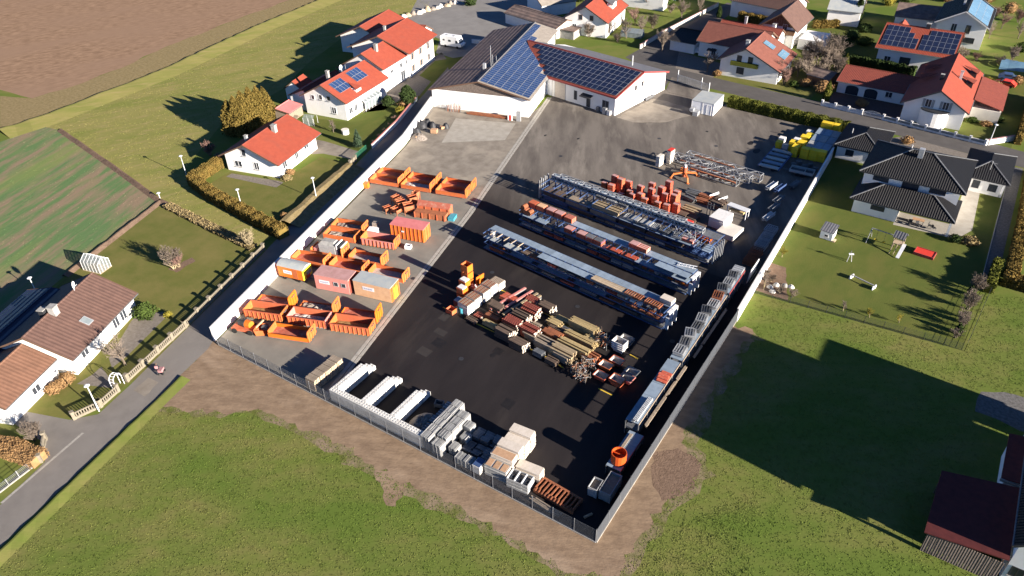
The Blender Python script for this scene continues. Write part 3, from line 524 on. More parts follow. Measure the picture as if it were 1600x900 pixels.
for i in range(n):
    y0 = -11.1 + 22.2 * i / n + .012; y1 = -11.1 + 22.2 * (i + 1) / n - .012; f = lambda y: 6.86 - abs(y) * (2.7 / 11.1)
    if min(f(y0), f(y1)) < 4.32: continue
    MB().add([(.5, y0, 4.24), (.5, y1, 4.24), (.5, y1, f(y1)), (.5, y0, f(y0)), (.585, y0, 4.24), (.585, y1, 4.24), (.585, y1, f(y1)), (.585, y0, f(y0))], [(0, 3, 2, 1), (4, 5, 6, 7), (0, 1, 5, 4), (1, 2, 6, 5), (2, 3, 7, 6), (3, 0, 4, 7)]).build('gable_board', 'wood_grey', t)
def keep1(i, j):      # solar rows step back along the valley
    x = 1.0 + i * 1.05; lim = [41, 33.5, 29.5, 25.5, 21.5, 17.5, 14.5][j]; return x < lim
pv_field(rr, zr, hw, ze, -1, .5, .35, 40, 7, 1.02, 1.58, 'pv_cell_blue', keep1)
for x, h in ((9.5, 4.6), (10.6, 2.2), (13, 1.2)): MB().tube((x, .3, zr - .1), (x, .3, zr + h), .05).build('antenna_mast', 'galv', t)
MB().bx(8.2, 1.2, 6.5, 8.8, 1.8, 8.0).build('chimney', 'alu', t)
for x in (3.5, 7.5): window(t, (x, -11.104, 2.0), (0, -1), 2.6, 3.4, 'panel_grey', False, None, 'panel_grey', False, 'roller_door')
HB = rad(-9.3)
t = thing('gate_hall', 'white hall with red edged solar roof beside the sliding gate', 'hall', (14.2, 104.9, 0), HB + math.pi)        # local x = to the west, y = south
zr2, ze2, hw2 = 7.0, 4.3, 10.0
b = MB(); sec = [(-9.6, 0), (9.6, 0), (9.6, 4.25), (0, 6.8), (-9.6, 4.25)]
b.add([(x, y, z) for x in (.5, 30) for y, z in sec], [(0, 4, 3, 2, 1), (5, 6, 7, 8, 9), (0, 1, 6, 5), (1, 2, 7, 6), (2, 3, 8, 7), (3, 4, 9, 8), (4, 0, 5, 9)]); b.build('wall', 'white_wall', t)
rs = MB().slab([(0, 0, zr2 + .004), (0, hw2, ze2), (21.5, hw2, ze2), (34, 0, zr2 + .004)], .2).build('roof_slope', 'tile_red_dark', t)
MB().slab([(0, 0, zr2), (34, 0, zr2), (24, -hw2, ze2), (0, -hw2, ze2)], .2).build('roof_slope', 'roof_grey', t)
MB().tube((0, 0, zr2 + .02), (33.4, 0, zr2 + .02), .14).build('ridge_cap', 'trim_red', t)
for s in (1, -1): MB().bar((-.05, 0, zr2 - .1), (-.05, s * hw2, ze2 - .1), .08, .34).build('barge_board', 'trim_red', t)
MB().bx(0, hw2, ze2 - .35, 21.3, hw2 + .14, ze2 - .02).build('fascia', 'trim_red', t)
def keep2(i, j): return .8 + i * 1.36 < [29.5, 27.6, 25.8, 24.0, 22.2, 20.4][j]
pv_field(rs, zr2, hw2, ze2, 1, .5, .5, 22, 6, 1.33, 1.55, 'pv_cell', keep2)
for y in (2.2, -.3): window(t, (.496, y, 4.0 if y > 0 else 4.2), (-1, 0), .7, 1.0, 'wood_brown', False)
for x, w_, h, m in ((19.6, 3.2, 3.9, 'white_paint'), (15.6, 3.0, 3.7, 'panel_pale')): window(t, (x, 9.604, h / 2 + .05), (0, 1), w_, h, 'panel_grey', False, None, m, False, 'roller_door')
window(t, (7.6, 9.604, 1.15), (0, 1), 1.0, 2.1, 'panel_grey', False, None, 'window_glass', False, 'door'); MB().slab([(6.4, 9.6, 3.0), (9.2, 9.6, 3.0), (9.2, 11.0, 2.7), (6.4, 11.0, 2.7)], .12).build('door_canopy', 'dark_plastic', t)
window(t, (3.0, 9.604, 1.5), (0, 1), 1.6, 2.4, 'panel_grey', False, None, 'window_glass', True, 'door'); window(t, (11.2, 9.604, 1.9), (0, 1), .8, 2.0, 'panel_grey', False)
MB().tube((6, -4, 6.0), (6, -4, 8.2), .18).build('flue', 'alu', t)

# ---- white office containers by the gate
t = thing('office_container', 'pair of white site office containers beside the hedge near the gate', 'container', (25.3, 105.5, 0), rad(1.5))
for i in range(2):
    c = MB().bx(i * 2.47, 0, .1, i * 2.47 + 2.44, 6.2, 2.65); c.build('module', 'white_paint', t); MB().bx(i * 2.47 - .02, -.03, 2.65, i * 2.47 + 2.46, 6.23, 2.75).build('roof_panel', 'roof_bluegrey', t)
    for x in (i * 2.47 + .02, i * 2.47 + 2.36): MB().bx(x, -.03, .1, x + .1, -.002, 2.64).build('corner_post', 'white_rough', t)
window(t, (3.9, -.006, 1.2), (0, -1), .9, 2.0, 'white_rough', False, None, 'white_paint', False, 'door'); MB().bx(1.0, -1.6, 0, 2.1, -.2, .9).bx(.2, -1.5, .9, 1.0, -.3, 1.4).build('step', 'galv', t)

# ---- anthracite bungalow
def hip(b, x0, y0, x1, y1, ze, zr, ra, rb, th=.22, mi=(0, 1)):
    """hip roof slabs; ra, rb = ridge end points (x, y)"""
    c = [(x0, y0, ze), (x1, y0, ze), (x1, y1, ze), (x0, y1, ze)]; a = (*ra, zr); d = (*rb, zr)
    if abs(ra[1] - rb[1]) < 1e-6: F = [((c[0], c[1], d, a), 0), ((c[1], c[2], d), 1), ((c[2], c[3], a, d), 0), ((c[3], c[0], a), 1)]
    else: F = [((c[0], c[1], a), 0), ((c[1], c[2], d, a), 1), ((c[2], c[3], d), 0), ((c[3], c[0], a, d), 1)]
    for f, k in F:
        if len(f) == 4 and f[2] == f[3]: f = f[:3]
        b.add(f, [tuple(range(len(f)))], mi[k])
    b.add([(x0, y0, ze), (x1, y0, ze), (x1, y1, ze), (x0, y1, ze), (x0, y0, ze - th), (x1, y0, ze - th), (x1, y1, ze - th), (x0, y1, ze - th)],
          [(0, 4, 5, 1), (1, 5, 6, 2), (2, 6, 7, 3), (3, 7, 4, 0), (4, 7, 6, 5)], 2)
RM = ['tile_anthracite', 'tile_anth_side', 'dark_plastic']
t = thing('villa', 'modern white villa with anthracite hipped roofs beside the white yard wall', 'house', (0, 0, 0))
w0 = MB(); w0.bx(64.3, 84.9, 0, 78.9, 97.3, 5.45); w0.bx(64.4, 80.3, 0, 71.3, 85, 2.55); w0.build('wall', 'white_wall', t)
b = MB(); hip(b, 63.5, 84.1, 79.7, 98.0, 5.7, 8.3, (70.0, 91.05), (73.2, 91.05)); r = b.build('main_roof', RM, t)
for p, q_ in (((63.5, 84.1), (70, 91.05)), ((79.7, 84.1), (73.2, 91.05)), ((79.7, 98), (73.2, 91.05)), ((63.5, 98), (70, 91.05))): MB().bar((*p, 5.75), (*q_, 8.36), .22, .1).build('hip_cap', 'galv_dark', r)
MB().bar((70, 91.05, 8.36), (73.2, 91.05, 8.36), .22, .1).build('ridge_cap', 'galv_dark', r)
MB().bx(71.0, 89.4, 7.2, 71.8, 90.2, 9.3).build('chimney', 'alu', r); MB().tube((69.6, 92.6, 7.4), (69.6, 92.6, 8.4), .12).build('vent', 'galv', r)
b = MB(); hip(b, 63.7, 79.5, 79.6, 87.8, 2.8, 4.5, (67.9, 83.65), (75.5, 83.65)); r = b.build('low_roof', RM, t)
for p, q_ in (((63.7, 79.5), (67.9, 83.65)), ((79.6, 79.5), (75.5, 83.65))): MB().bar((*p, 2.85), (*q_, 4.56), .2, .1).build('hip_cap', 'galv_dark', r)
MB().bx(78.9, 79.75, 0, 79.25, 80.1, 2.6).build('column', 'white_wall', t)
for x, z, w_, h in ((67.0, 4.75, 2.3, .8), (71.6, 4.6, 2.4, 1.1), (75.7, 4.75, 2.3, .8)): window(t, (x, 84.896, z), (0, -1), w_, h, 'dark_plastic', False)
window(t, (68.2, 80.296, 1.7), (0, -1), 2.0, .75, 'dark_plastic', False)
for x in (73, 75.6): window(t, (x, 84.894, 1.2), (0, -1), 2.2, 2.1, 'dark_plastic', False, None, 'window_glass', True, 'patio_door')
t = thing('garage', 'anthracite roofed white garage touching the yard wall', 'garage', (0, 0, 0))
MB().bx(56.95, 99.3, 0, 64.2, 109.6, 2.55).build('wall', 'white_wall', t); b = MB(); hip(b, 56.3, 98.6, 65.0, 110.2, 2.8, 4.3, (60.7, 103.4), (60.7, 106.2)); r = b.build('roof', RM, t)
for p, q_ in (((56.3, 98.6), (60.7, 103.4)), ((65, 110.2), (60.7, 106.2)), ((65, 98.6), (60.7, 103.4))): MB().bar((*p, 2.85), (*q_, 4.36), .2, .1).build('hip_cap', 'galv_dark', r)
MB().tube((58.3, 103.5, 3.2), (58.3, 103.5, 4.6), .1).build('vent', 'galv', r)
window(t, (59.3, 99.296, 1.5), (0, -1), 1.3, 1.1, 'dark_plastic', False); window(t, (63.2, 99.296, 1.5), (0, -1), 1.2, 1.4, 'dark_plastic', False)
t = thing('garden_house', 'small white house with anthracite roof right of the villa', 'house', (0, 0, 0))
MB().bx(79.8, 98.0, 0, 85.0, 109.3, 2.5).build('wall', 'white_wall', t); b = MB(); hip(b, 78.0, 97.6, 85.6, 110.1, 2.75, 4.2, (81.8, 102.6), (81.8, 106)); r = b.build('roof', RM, t)
for p, q_ in (((78, 97.6), (81.8, 102.6)), ((85.6, 97.6), (81.8, 102.6)), ((85.6, 110.1), (81.8, 106))): MB().bar((*p, 2.8), (*q_, 4.26), .2, .1).build('hip_cap', 'galv_dark', r)
b = MB(); b.tube((82, 100.4, 3.4), (82, 100.4, 5.2), .04); b.bar((81.4, 100.4, 5.0), (82.8, 100.4, 4.8), .04); b.build('antenna', 'galv', r)
window(t, (80.7, 97.996, 1.5), (0, -1), 1.0, 1.3, 'dark_plastic', False); window(t, (83.3, 97.996, 1.4), (0, -1), 1.2, 1.2, 'dark_plastic', False); MB().tube((84.6, 97.95, 0), (84.6, 97.95, 2.5), .06).build('downpipe', 'galv', t)

# ---- villa with red roof and arched garages beyond the street
v1, vr = gable_house('red_roof_villa', 'white villa with salmon red roof, round bay and dormers beyond the street', 'house', (69.75, 123.3), (69.5, 148.8), 7.5, 6.6, 6.0, 3.8, 3.9, roof='tile_red', wall='white_wall', oh=.7, og=.7, ridge='tile_red', trim='dark_plastic',
    wins=[('F', 1.6, 4.4, 1.0, 1.5, {'shutters': 'grey_plastic'}), ('F', -1.6, 4.4, 1.0, 1.5, {'shutters': 'grey_plastic'})], chim=[(12.8, -2.2, 1.6, .5, 'white_rough'), (8.5, 1.0, 1.0, .6, 'dark_plastic')])
b = MB(); b.prism([(-1.6 * math.sin(i * math.pi / 10) + .72, 2.6 * math.cos(i * math.pi / 10)) for i in range(11)], 0, 3.2); b.build('bay', 'white_wall', v1); b = MB(); b.prism([(-1.7 * math.sin(i * math.pi / 10) + .6, 2.7 * math.cos(i * math.pi / 10)) for i in range(11)], 3.2, 3.4); b.build('balcony_rim', 'dark_plastic', v1)
for x in (13.6, 20.2): MB().slab([(x, -2.0, 6.75), (x - 1.3, -5.0, 5.8), (x, -5.3, 6.2)], .1).slab([(x, -2.0, 6.76), (x, -5.3, 6.21), (x + 1.3, -5.0, 5.8)], .1).bx(x - 1.1, -4.8, 4.6, x + 1.1, -3.5, 5.7, 1).build('dormer', ['tile_red_dark', 'dark_plastic'], vr)
for x in (12.5, 18.5): MB().slab([(x, 2.2, 6.7), (x - 1.5, 5.0, 5.6), (x, 5.4, 6.1)], .1).slab([(x, 2.2, 6.71), (x, 5.4, 6.11), (x + 1.5, 5.0, 5.6)], .1).build('dormer', 'tile_red_dark', vr)
MB().bx(0, 0, 0, 5.3, 13, 2.4).build('wing_wall', 'cream_wall', v1, (8.0, -11.4, 0), rad(90) * 0); 
wv = MB().slab([(0, 0, 4.1), (15, 0, 4.1), (15, -5.6, 2.7), (0, -5.6, 2.7)], .15).build('wing_roof', 'tile_red_dark', v1, (8.2, -6.0, 0))
t, r = gable_house('arched_garage', 'long white garage with two dark arched doors under a ribbed red roof', 'garage', (48.7, 138.2), (64.3, 137.7), 4.5, 3.5, 6.3, 3.0, 2.75, roof='tile_red_dark', oh=.7, og=.4, trim='dark_plastic', wins=[('R', 11.2, 1.6, 1.3, 1.1)])
for x in (3.6, 7.6):
    b = MB(); pts = [(-1.35, 0)] + [(-1.35 * math.cos(i * math.pi / 8), 1.6 + .55 * math.sin(i * math.pi / 8)) for i in range(9)] + [(1.35, 0)]
    b.add([(px, -.02, pz + .05) for px, pz in pts], [tuple(range(len(pts)))]); b.build('garage_door', 'window_glass', t, (x, -5.61, 0))
    for k in range(8):
        a0, a1 = pts[1 + k], pts[2 + k]; MB().bar((a0[0], -.05, a0[1] + .05), (a1[0], -.05, a1[1] + .05), .1, .14).build('arch_trim', 'white_rough', t, (x, -5.61, 0))
# ---- further houses to the north
t, r = gable_house('solar_house', 'white house whose red roof carries two dark solar arrays', 'house', (51.7, 162.3), (68.8, 162.5), 8.0, 8.0, 9.8, 4.8, 4.8, roof='tile_red', oh=.8, og=.8,
    wins=[('R', 3.2, 2.2, 1.3, 1.4), ('R', 7.0, 2.4, 2.2, 1.6, {'frame': 'dark_plastic'}), ('R', 13, 2.2, 1.6, 1.2)], chim=[(9.2, 0, 1.0, .9, 'dark_plastic')])
pv_field(r, 8.0, 9.8, 4.8, -1, .7, .9, 6, 4, 1.25, 2.0, 'pv_cell', lambda i, j: i < 4 + (j > 0) + (j > 1)); pv_field(r, 8.0, 9.8, 4.8, -1, 9.0, .9, 6, 4, 1.25, 2.0, 'pv_cell', lambda i, j: not (i == 0 and j < 1) and not (i > 4 and j > 3))
MB().slab([(3.4, .6, 8.1), (2.0, 3.4, 6.9), (3.4, 3.4, 8.4)], .1).slab([(3.4, .6, 8.12), (3.4, 3.4, 8.42), (5.0, 3.4, 6.9)], .1).build('dormer', 'tile_red', r)
t, r = gable_house('blue_solar_house', 'white gabled house with pale blue solar roof at the top right', 'house', (66.9, 177.2), (66.5, 196), 9.0, 6.2, 6.2, 5.6, 5.6, roof='tile_anthracite', oh=.7, og=.8,
    wins=[('F', 1.6, 4.6, 1.1, 1.9), ('F', -1.6, 4.6, 1.0, 1.9, {'frame': 'dark_plastic'}), ('F', -2.4, 2.0, 2.6, 1.2, {'frame': 'dark_plastic'})], chim=[(9, 1.2, 1.1, .5, 'white_rough')], trim='white_rough')
pv_field(r, 9.0, 6.2, 5.6, -1, .4, .4, 5, 3, 3.3, 1.95, 'pv_cell_light')
gable_house('long_shed', 'long dark roofed white shed behind the solar house', 'shed', (49.7, 191), (61.5, 192), 5.6, 5, 5.4, 3.4, 3.4, roof='roof_rusty', oh=.4, og=.3)
t, r = gable_house('brown_roof_house', 'long white house with dull red roof north of the street', 'house', (12.9, 145.4), (29.6, 144.6), 7.1, 6.0, 6.3, 3.9, 3.9, roof='tile_brick', oh=.8, og=.6, wins=[('R', 4.5, 1.6, 1.0, 1.8, {'name': 'door', 'sill': False})], chim=[])
MB().slab([(3.3, -6.2, 2.6), (5.6, -6.2, 2.6), (5.6, -7.2, 2.3), (3.3, -7.2, 2.3)], .1).build('door_canopy', 'dark_plastic', t)
t, r = gable_house('balcony_house', 'white gabled house with green balcony and solar panels on its salmon roof', 'house', (28.2, 129.0), (27.8, 143.5), 7.3, 6.4, 8.6, 3.9, 3.2, roof='tile_brick', oh=.7, og=.9, trim='dark_plastic', wins=[('F', 1.4, 4.6, 1.0, 1.3, {'frame': 'dark_plastic'}), ('F', -1.2, 4.6, 1.0, 1.3, {'frame': 'dark_plastic'}), ('F', .8, 1.8, 1.6, 1.4, {'frame': 'dark_plastic'})], chim=[(4.6, 1.0, 1.0, .8, 'alu')])
MB().bx(.2, -3.2, 3.0, .9, 3.2, 3.9).build('balcony', 'hedge_green', t)
pv_field(r, 7.3, 8.6, 3.2, -1, 8.0, 1.8, 2, 2, 1.2, 1.4, 'pv_cell_light'); pv_field(r, 7.3, 8.6, 3.2, -1, 7.0, 6.2, 3, 2, 1.5, 1.0, 'pv_cell_light')
gable_house('dark_garage', 'dark roofed garage with white door beside the bare tree', 'garage', (5.2, 146.5), (12.5, 146.2), 4.0, 3, 6.8, 3.0, 2.8, roof='tile_anthracite', oh=.7, og=.3, wins=[('R', 3.0, 1.2, 3.2, 2.1, {'pane': 'white_paint', 'sill': False, 'cross': False, 'name': 'garage_door'})])
gable_house('back_wing', 'orange brick roofed wing with chimney behind the long house', 'house', (14, 152.4), (30, 152), 5.8, 4, 4.4, 3.6, 3.6, roof='tile_red_dark', oh=.4, og=.3, chim=[(6.3, 0, 1.6, .6, 'alu'), (13.5, .5, 1.0, .8, 'white_rough')])
t, r = gable_house('chalet_house', 'chalet style house with brown boarded gable and pinkish roof', 'house', (28.1, 154.9), (28.1, 169.6), 8.6, 5.9, 4.8, 4.4, 4.7, roof='tile_brown', oh=1.0, og=1.2, gableF='wood_brown', wins=[('F', 1.2, 5.2, 1.0, 1.2), ('F', -1.2, 5.2, 1.0, 1.2)], trim='wood_brown')
MB().bx(.0, -4, 3.6, 1.1, 4, 4.6).build('balcony', 'wood_brown', t)
MB().bx(33, 157, 0, 39, 165, 2.6).build('flat_garage', 'white_wall'); tag(bpy.context.scene.collection.objects[-1], 'flat roofed white garage beside the chalet style house', 'garage')
gable_house('lilac_roof_house', 'small house with lilac roof at the top edge behind the chalet', 'house', (33, 186), (42, 187), 6.5, 5, 5, 4, 4, roof='roof_bluegrey', oh=.4, og=.4)
gable_house('north_barn', 'brown roofed white barn at the top edge behind the hedge', 'barn', (9, 181), (27, 178), 7.5, 5.5, 6, 4.5, 4.5, roof='tile_brown', oh=.5, og=.4)
gable_house('orange_roof_house', 'white house with orange roof and grey dormer at the top centre', 'house', (-18.8, 138.6), (-21.6, 156.6), 7.9, 6.6, 6.5, 4.3, 4.2, roof='tile_red', oh=.7, og=.7, trim='dark_plastic', wins=[('F', 1.5, 4.9, .9, 1.2, {'frame': 'wood_brown'}), ('F', -1.6, 4.9, .9, 1.2, {'frame': 'wood_brown'}), ('F', 3.2, 2.0, 1.0, 1.8), ('R', 3, 1.8, 1, 1.3), ('R', 11, 1.8, 1, 1.3)])
t = bpy.data.objects['orange_roof_house']; MB().slab([(11, -.4, 7.9), (8.6, -4.8, 6.4), (11, -5.0, 7.7)], .1).slab([(11, -.4, 7.92), (11, -5.0, 7.72), (13.4, -4.8, 6.4)], .1).bx(9.3, -4.6, 5.2, 12.7, -3, 6.6, 1).build('dormer', ['roof_grey', 'white_wall'], t)
gable_house('top_house', 'white house cut off by the top edge beside the orange roofed house', 'house', (-24, 175.5), (-10, 176.5), 9.5, 6.5, 6.5, 6, 6, roof='tile_red_dark', oh=.6, og=.6, wins=[('R', 3, 3.8, 1.1, 1.3), ('R', 6.4, 3.8, 1.1, 1.3)])
gable_house('long_barn', 'long grey roofed barn with white end behind the workshop hall', 'barn', (-23.3, 137.0), (-43.5, 142.2), 4.3, 4.3, 4.2, 2.9, 2.9, roof='roof_rusty', oh=.3, og=.2, wins=[('F', -1.2, 1.2, 1.2, 2.0, {'pane': 'wood_pale', 'sill': False, 'name': 'door'})])
gable_house('far_barn', 'grey roofed barn in shade at the top edge behind the hall', 'barn', (-42, 150), (-36, 160), 5.5, 5, 5, 3.4, 3.4, roof='roof_fibre', oh=.3, og=.2)
t = thing('flat_shed', 'low shed with flat brown roof between hall and orange roofed house', 'shed', (-26.8, 134.2, 0), rad(3)); MB().bx(.2, .2, 0, 6.8, 4.2, 2.2).build('wall', 'conc_grey', t); MB().bx(0, 0, 2.2, 7.1, 4.5, 2.36).build('roof', 'roof_rusty', t)

# ---- south-east corner: red shed and the house whose shadow lies across the meadow
t = thing('red_roof_shed', 'low red roofed shed in deep shade at the bottom right', 'shed', (0, 0, 0))
MB().slab([(85.5, 16, 3.1), (92.5, 16.4, 3.6), (92.6, 26.2, 3.6), (85.7, 25.0, 3.1)], .14).build('roof', 'tile_red_shaded', t)
for i in range(14): MB().bx(85.9 + i * .46, 16.35, 0, 86.32 + i * .46, 16.41, 2.95).build('board', 'wood_grey', t)
for x, y in ((85.9, 24.6), (92.2, 25.6), (92.2, 16.9), (85.95, 16.6)): MB().bx(x - .08, y - .08, 0, x + .08, y + .08, 2.9).build('post', 'wood_dark', t)
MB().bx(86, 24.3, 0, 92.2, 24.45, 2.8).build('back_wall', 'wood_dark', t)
t = thing('red_roof_annex', 'red roofed annex with pale fascia at the right edge', 'annex', (0, 0, 0)); MB().slab([(90.9, 26.9, 3.3), (97, 26.6, 4.6), (97, 34.2, 4.6), (91, 34.2, 3.3)], .14).build('roof', 'tile_red_shaded', t); MB().bx(91.3, 27.2, 0, 96.8, 33.9, 3.1).build('wall', 'white_wall', t); MB().bx(90.85, 26.75, 3.0, 96, 26.9, 3.3).build('fascia', 'conc_grey', t)
gable_house('corner_house', 'tall white gabled house with dark roof at the bottom right corner', 'house', (99.2, 16.4), (99.2, 37.2), 12.2, 7.0, 7.0, 5.6, 5.6, roof='tile_anthracite', oh=.5, og=.5, trim='dark_plastic', wins=[('F', 5.6, 1.9, 1.0, 1.2, {'frame': 'dark_plastic'}), ('F', 2.8, 1.9, 1.2, 1.6, {'frame': 'dark_plastic'}), ('F', 0, 6.8, 1.2, 1.4, {'frame': 'dark_plastic'})])
gable_house('corner_wing', 'lower wing of the bottom right house beyond the frame edge', 'house', (101, 37.4), (101, 42.2), 9.2, 6.0, 6.0, 5, 5, roof='tile_anthracite', oh=.4, og=.3)

# ================================================================ YARD EDGES: walls and fences
def wall_run(name, label, pts, h, wd, m, cap, cat='wall'):
    t = thing(name, label, cat, (*pts[0], 0)); o = Vector(pts[0])
    for a, b_ in zip(pts[:-1], pts[1:]):
        a = Vector(a) - o; c = Vector(b_) - o; n = max(1, round((c - a).length / 6)); r = math.atan2((c - a).y, (c - a).x)
        for i in range(n):
            p = a.lerp(c, i / n); q = a.lerp(c, (i + 1) / n); mid = (p + q) / 2; ln = (q - p).length
            MB().rb((mid.x, mid.y, h / 2), (ln - .02, wd, h), r).build('wall_panel', m, t); MB().rb((mid.x, mid.y, h + .03), (ln + .01, wd + .1, .06), r).build('coping', cap, t)
    return t
wall_run('white_wall', 'long white rendered wall along the lane on the west side of the yard', [(-.35, .3), (-4.05, 13.3), (-17.5, 61.2), (-24.9, 79.5)], 2.3, .22, 'white_wall', 'white_rough')
wall_run('boundary_wall', 'white rendered wall between the yard and the villa garden', [(58.25, 41.5), (57.75, 59), (57.1, 79), (56.45, 98.6)], 2.2, .22, 'white_wall', 'white_rough')
# front mesh fence, post by post
t = thing('mesh_fence', 'long galvanised wire mesh fence along the south side of the yard', 'fence', (0, 0, 0)); X0 = 3.06; N = 23; SP = (58.5 - .9) / 23
pb = MB().bx(-.03, -.02, 0, .03, .04, 2.12).mesh('post', 'galv'); wire = MB()
for i in range(10): z = .1 + i * .215; wire.bx(.03, -.012, z, SP - .03, .012, z + .014)
for i in range(1, 41): x = SP * i / 41; wire.bx(x - .003, -.004, .08, x + .003, .004, 2.05)
wm = wire.mesh('wire_panel', 'fence_wire'); km = MB().bx(0, -.08, 0, SP, .08, .16).mesh('kerb_stone', 'kerb')
for i in range(N + 1):
    ob('post', pb, t, (.9 + i * SP, 0, .0))
    if i < N: ob('wire_panel', wm, t, (.9 + i * SP, 0, 0)); ob('kerb_stone', km, t, (.9 + i * SP, .02, 0))
t = thing('slat_fence', 'grey privacy slat fence on the east side of the yard beyond the front corner', 'fence', (58.55, .05, 0), rad(90.45)); N = 16; SP = 41.4 / 16
sm = MB()
for i in range(10): sm.bx(.04, -.02, .14 + i * .196, SP - .04, .02, .14 + i * .196 + .188)
slat = sm.mesh('slat_panel', 'fence_grey'); km = MB().bx(0, -.09, 0, SP, .09, .14).mesh('kerb_stone', 'kerb'); pb = MB().bx(-.035, -.05, 0, .035, .05, 2.2).mesh('post', 'galv_dark')
one = MB().bx(.04, -.018, 0, SP - .04, .018, .188).mesh('slat', 'fence_grey')
for i in range(N + 1):
    ob('post', pb, t, (i * SP, 0, 0))
    if i < N:
        ob('kerb_stone', km, t, (i * SP, 0, 0))
        for k in range(10): ob('slat', one, t, (i * SP, 0, .15 + k * .197))

# ================================================================ ROLL-OFF CONTAINERS
def marks(parent, x, y, z, w_, h, rz=0):
    """white name board with a line of faint blue lettering too small to read"""
    o = MB().bx(0, -.03, 0, w_, 0, h).build('sign', 'sign_white', parent, (x, y, z), rz); r = random.Random(int(x * 10)); u = w_ * .12
    while u < w_ * .86:
        wd = r.uniform(.06, .16) * w_ * .5; MB().bx(u, -.036, h * .34, u + wd, -.03, h * .66).build('lettering', 'sign_blue', o); u += wd + w_ * .035
def skip(label, org, deg, L=5.8, W=2.4, hs=.55, hp=1.7, he=.9, body='orange', bed='bed_red', ribs=0, ribm=None, head='orange_yellow', group='orange roll-off containers', load=None, zb=.28):
    """open roll-off container: x along its length, high hook panel at x = L"""
    t = thing('roll_off_container', label, 'container', (*org, .0), rad(deg), group); th = .09
    MB().bx(0, 0, zb, L, W, zb + .1).build('bed', bed, t)
    for y in (.35, W - .5): MB().bx(.15, y, .02, L - .1, y + .16, zb).build('skid', 'rust', t)
    for y in (0, W - th): MB().bx(0, y, zb + .1, L, y + th, zb + .1 + hs).build('side_wall', body, t)
    for y in (-.03, W - th - .03): MB().bx(-.02, y, zb + .1 + hs, L + .02, y + th + .06, zb + .18 + hs).build('top_rail', body, t)
    MB().bx(0, th, zb + .1, th, W - th, zb + .1 + he).build('tail_gate', head, t)
    hb = MB(); hb.add([(L - .1, 0, zb), (L - .1, W, zb), (L - .1, W, zb + hp * .86), (L - .1, W * .9, zb + hp), (L - .1, W * .1, zb + hp), (L - .1, 0, zb + hp * .86), (L, 0, zb), (L, W, zb), (L, W, zb + hp * .86), (L, W * .9, zb + hp), (L, W * .1, zb + hp), (L, 0, zb + hp * .86)],
        [(0, 1, 2, 3, 4, 5)[::-1], (6, 7, 8, 9, 10, 11)] + [(i, (i + 1) % 6, 6 + (i + 1) % 6, 6 + i) for i in range(6)]); hb.build('head_panel', head, t)
    for y in (.45, W * .5 - .07, W - .6): MB().bx(L, y, zb, L + .1, y + .14, zb + hp * .9).build('stiffener', head, t)
    MB().tube((L + .18, W * .36, zb + hp * .8), (L + .18, W * .64, zb + hp * .8), .05).bar((L, W * .36, zb + hp * .8), (L + .18, W * .36, zb + hp * .8), .08).bar((L, W * .64, zb + hp * .8), (L + .18, W * .64, zb + hp * .8), .08).build('hook_bar', 'galv_dark', t)
    for i in range(ribs):
        x = .25 + (L - .5) * i / (ribs - 1)
        for y in (-.09, W): MB().bx(x - .05, y, zb, x + .05, y + .09, zb + .1 + hs).build('rib', ribm or body, t)
    for x in (.3, L - .5):
        for y in (.35, W - .5): MB().tube((x, y - .02, .14), (x, y + .18, .14), .14, n=10).build('roller', 'galv_dark', t)
    if load == 'debris' or load == 'rubble' or load == 'mud' or load == 'white':
        r = random.Random(int(org[0] * 7)); nx, ny = 14, 6; vs = []; fs = []; mm = {'white': 'bed_grey'}.get(load, load)
        for i in range(nx + 1):
            for j in range(ny + 1):
                e = 0 if i in (0, nx) or j in (0, ny) else 1; vs.append((.12 + (L - .35) * i / nx, .1 + (W - .2) * j / ny, zb + .13 + e * r.uniform(.05, .34 if load != 'mud' else .1)))
        for i in range(nx):
            for j in range(ny): k = i * (ny + 1) + j; fs.append((k, k + ny + 1, k + ny + 2, k + 1))
        o = MB().add(vs, fs).build('load', mm, t)
    return t
OG = 'orange roll-off containers'
row = [('leftmost', (-12.3, 45.2)), ('middle', (-6.1, 46.6)), ('rightmost', (.6, 48.2))]
for w_, p in row: skip('%s empty orange flat container, front row near the wood heap' % w_, p, 13.5, 5.8, 2.45, .55, 1.75, .8, load='white' if w_ == 'middle' else None)
for w_, p in row: skip('%s empty orange flat container, back row near the wood heap' % w_, (p[0] - .62, p[1] + 2.6), 13.5, 5.8, 2.45, .5, 1.75, .8)
skip('orange container with brown debris and white scraps against the west wall', (-6.75, 29.5), 16, 5.7, 2.4, .7, 1.6, .9, bed='rust', load='debris')
skip('orange container of rubble in front of the debris container by the west wall', (-5.9, 26.8), 16, 5.6, 2.4, .75, 1.25, .9, load='rubble', body='orange')
skip('pale orange ribbed container with brown mud floor beside the lidded container', (.6, 28.7), 15.5, 5.9, 2.3, 1.05, 1.75, 1.35, body='pink_paint', ribs=9, ribm='orange_red', bed='mud', head='orange_yellow', load='mud')
skip('orange container carrying a grey compactor body behind the site wagon', (-4.6, 22.6), 13, 5.8, 2.4, .4, 1.9, .8)
skip('empty orange container behind the pink site hut, high panel towards the drain', (2.2, 24.1), 13, 5.8, 2.4, .55, 1.95, 1.0, bed='bed_grey')
skip('orange container hidden behind the yellow ended site wagon', (-5.3, 19.3), 13, 5.8, 2.4, .6, 1.6, .9)
skip('orange container behind the pink hut, low sided', (1.2, 20.9), 13, 5.8, 2.4, .6, 1.6, 1.0)
skip('orange container directly behind the beige hut', (7.7, 22.6), 13, 5.8, 2.4, .6, 1.6, 1.0, bed='bed_grey')
EG = [(-.7, 5.9), (5.7, 8.1), (11.9, 10.1)]
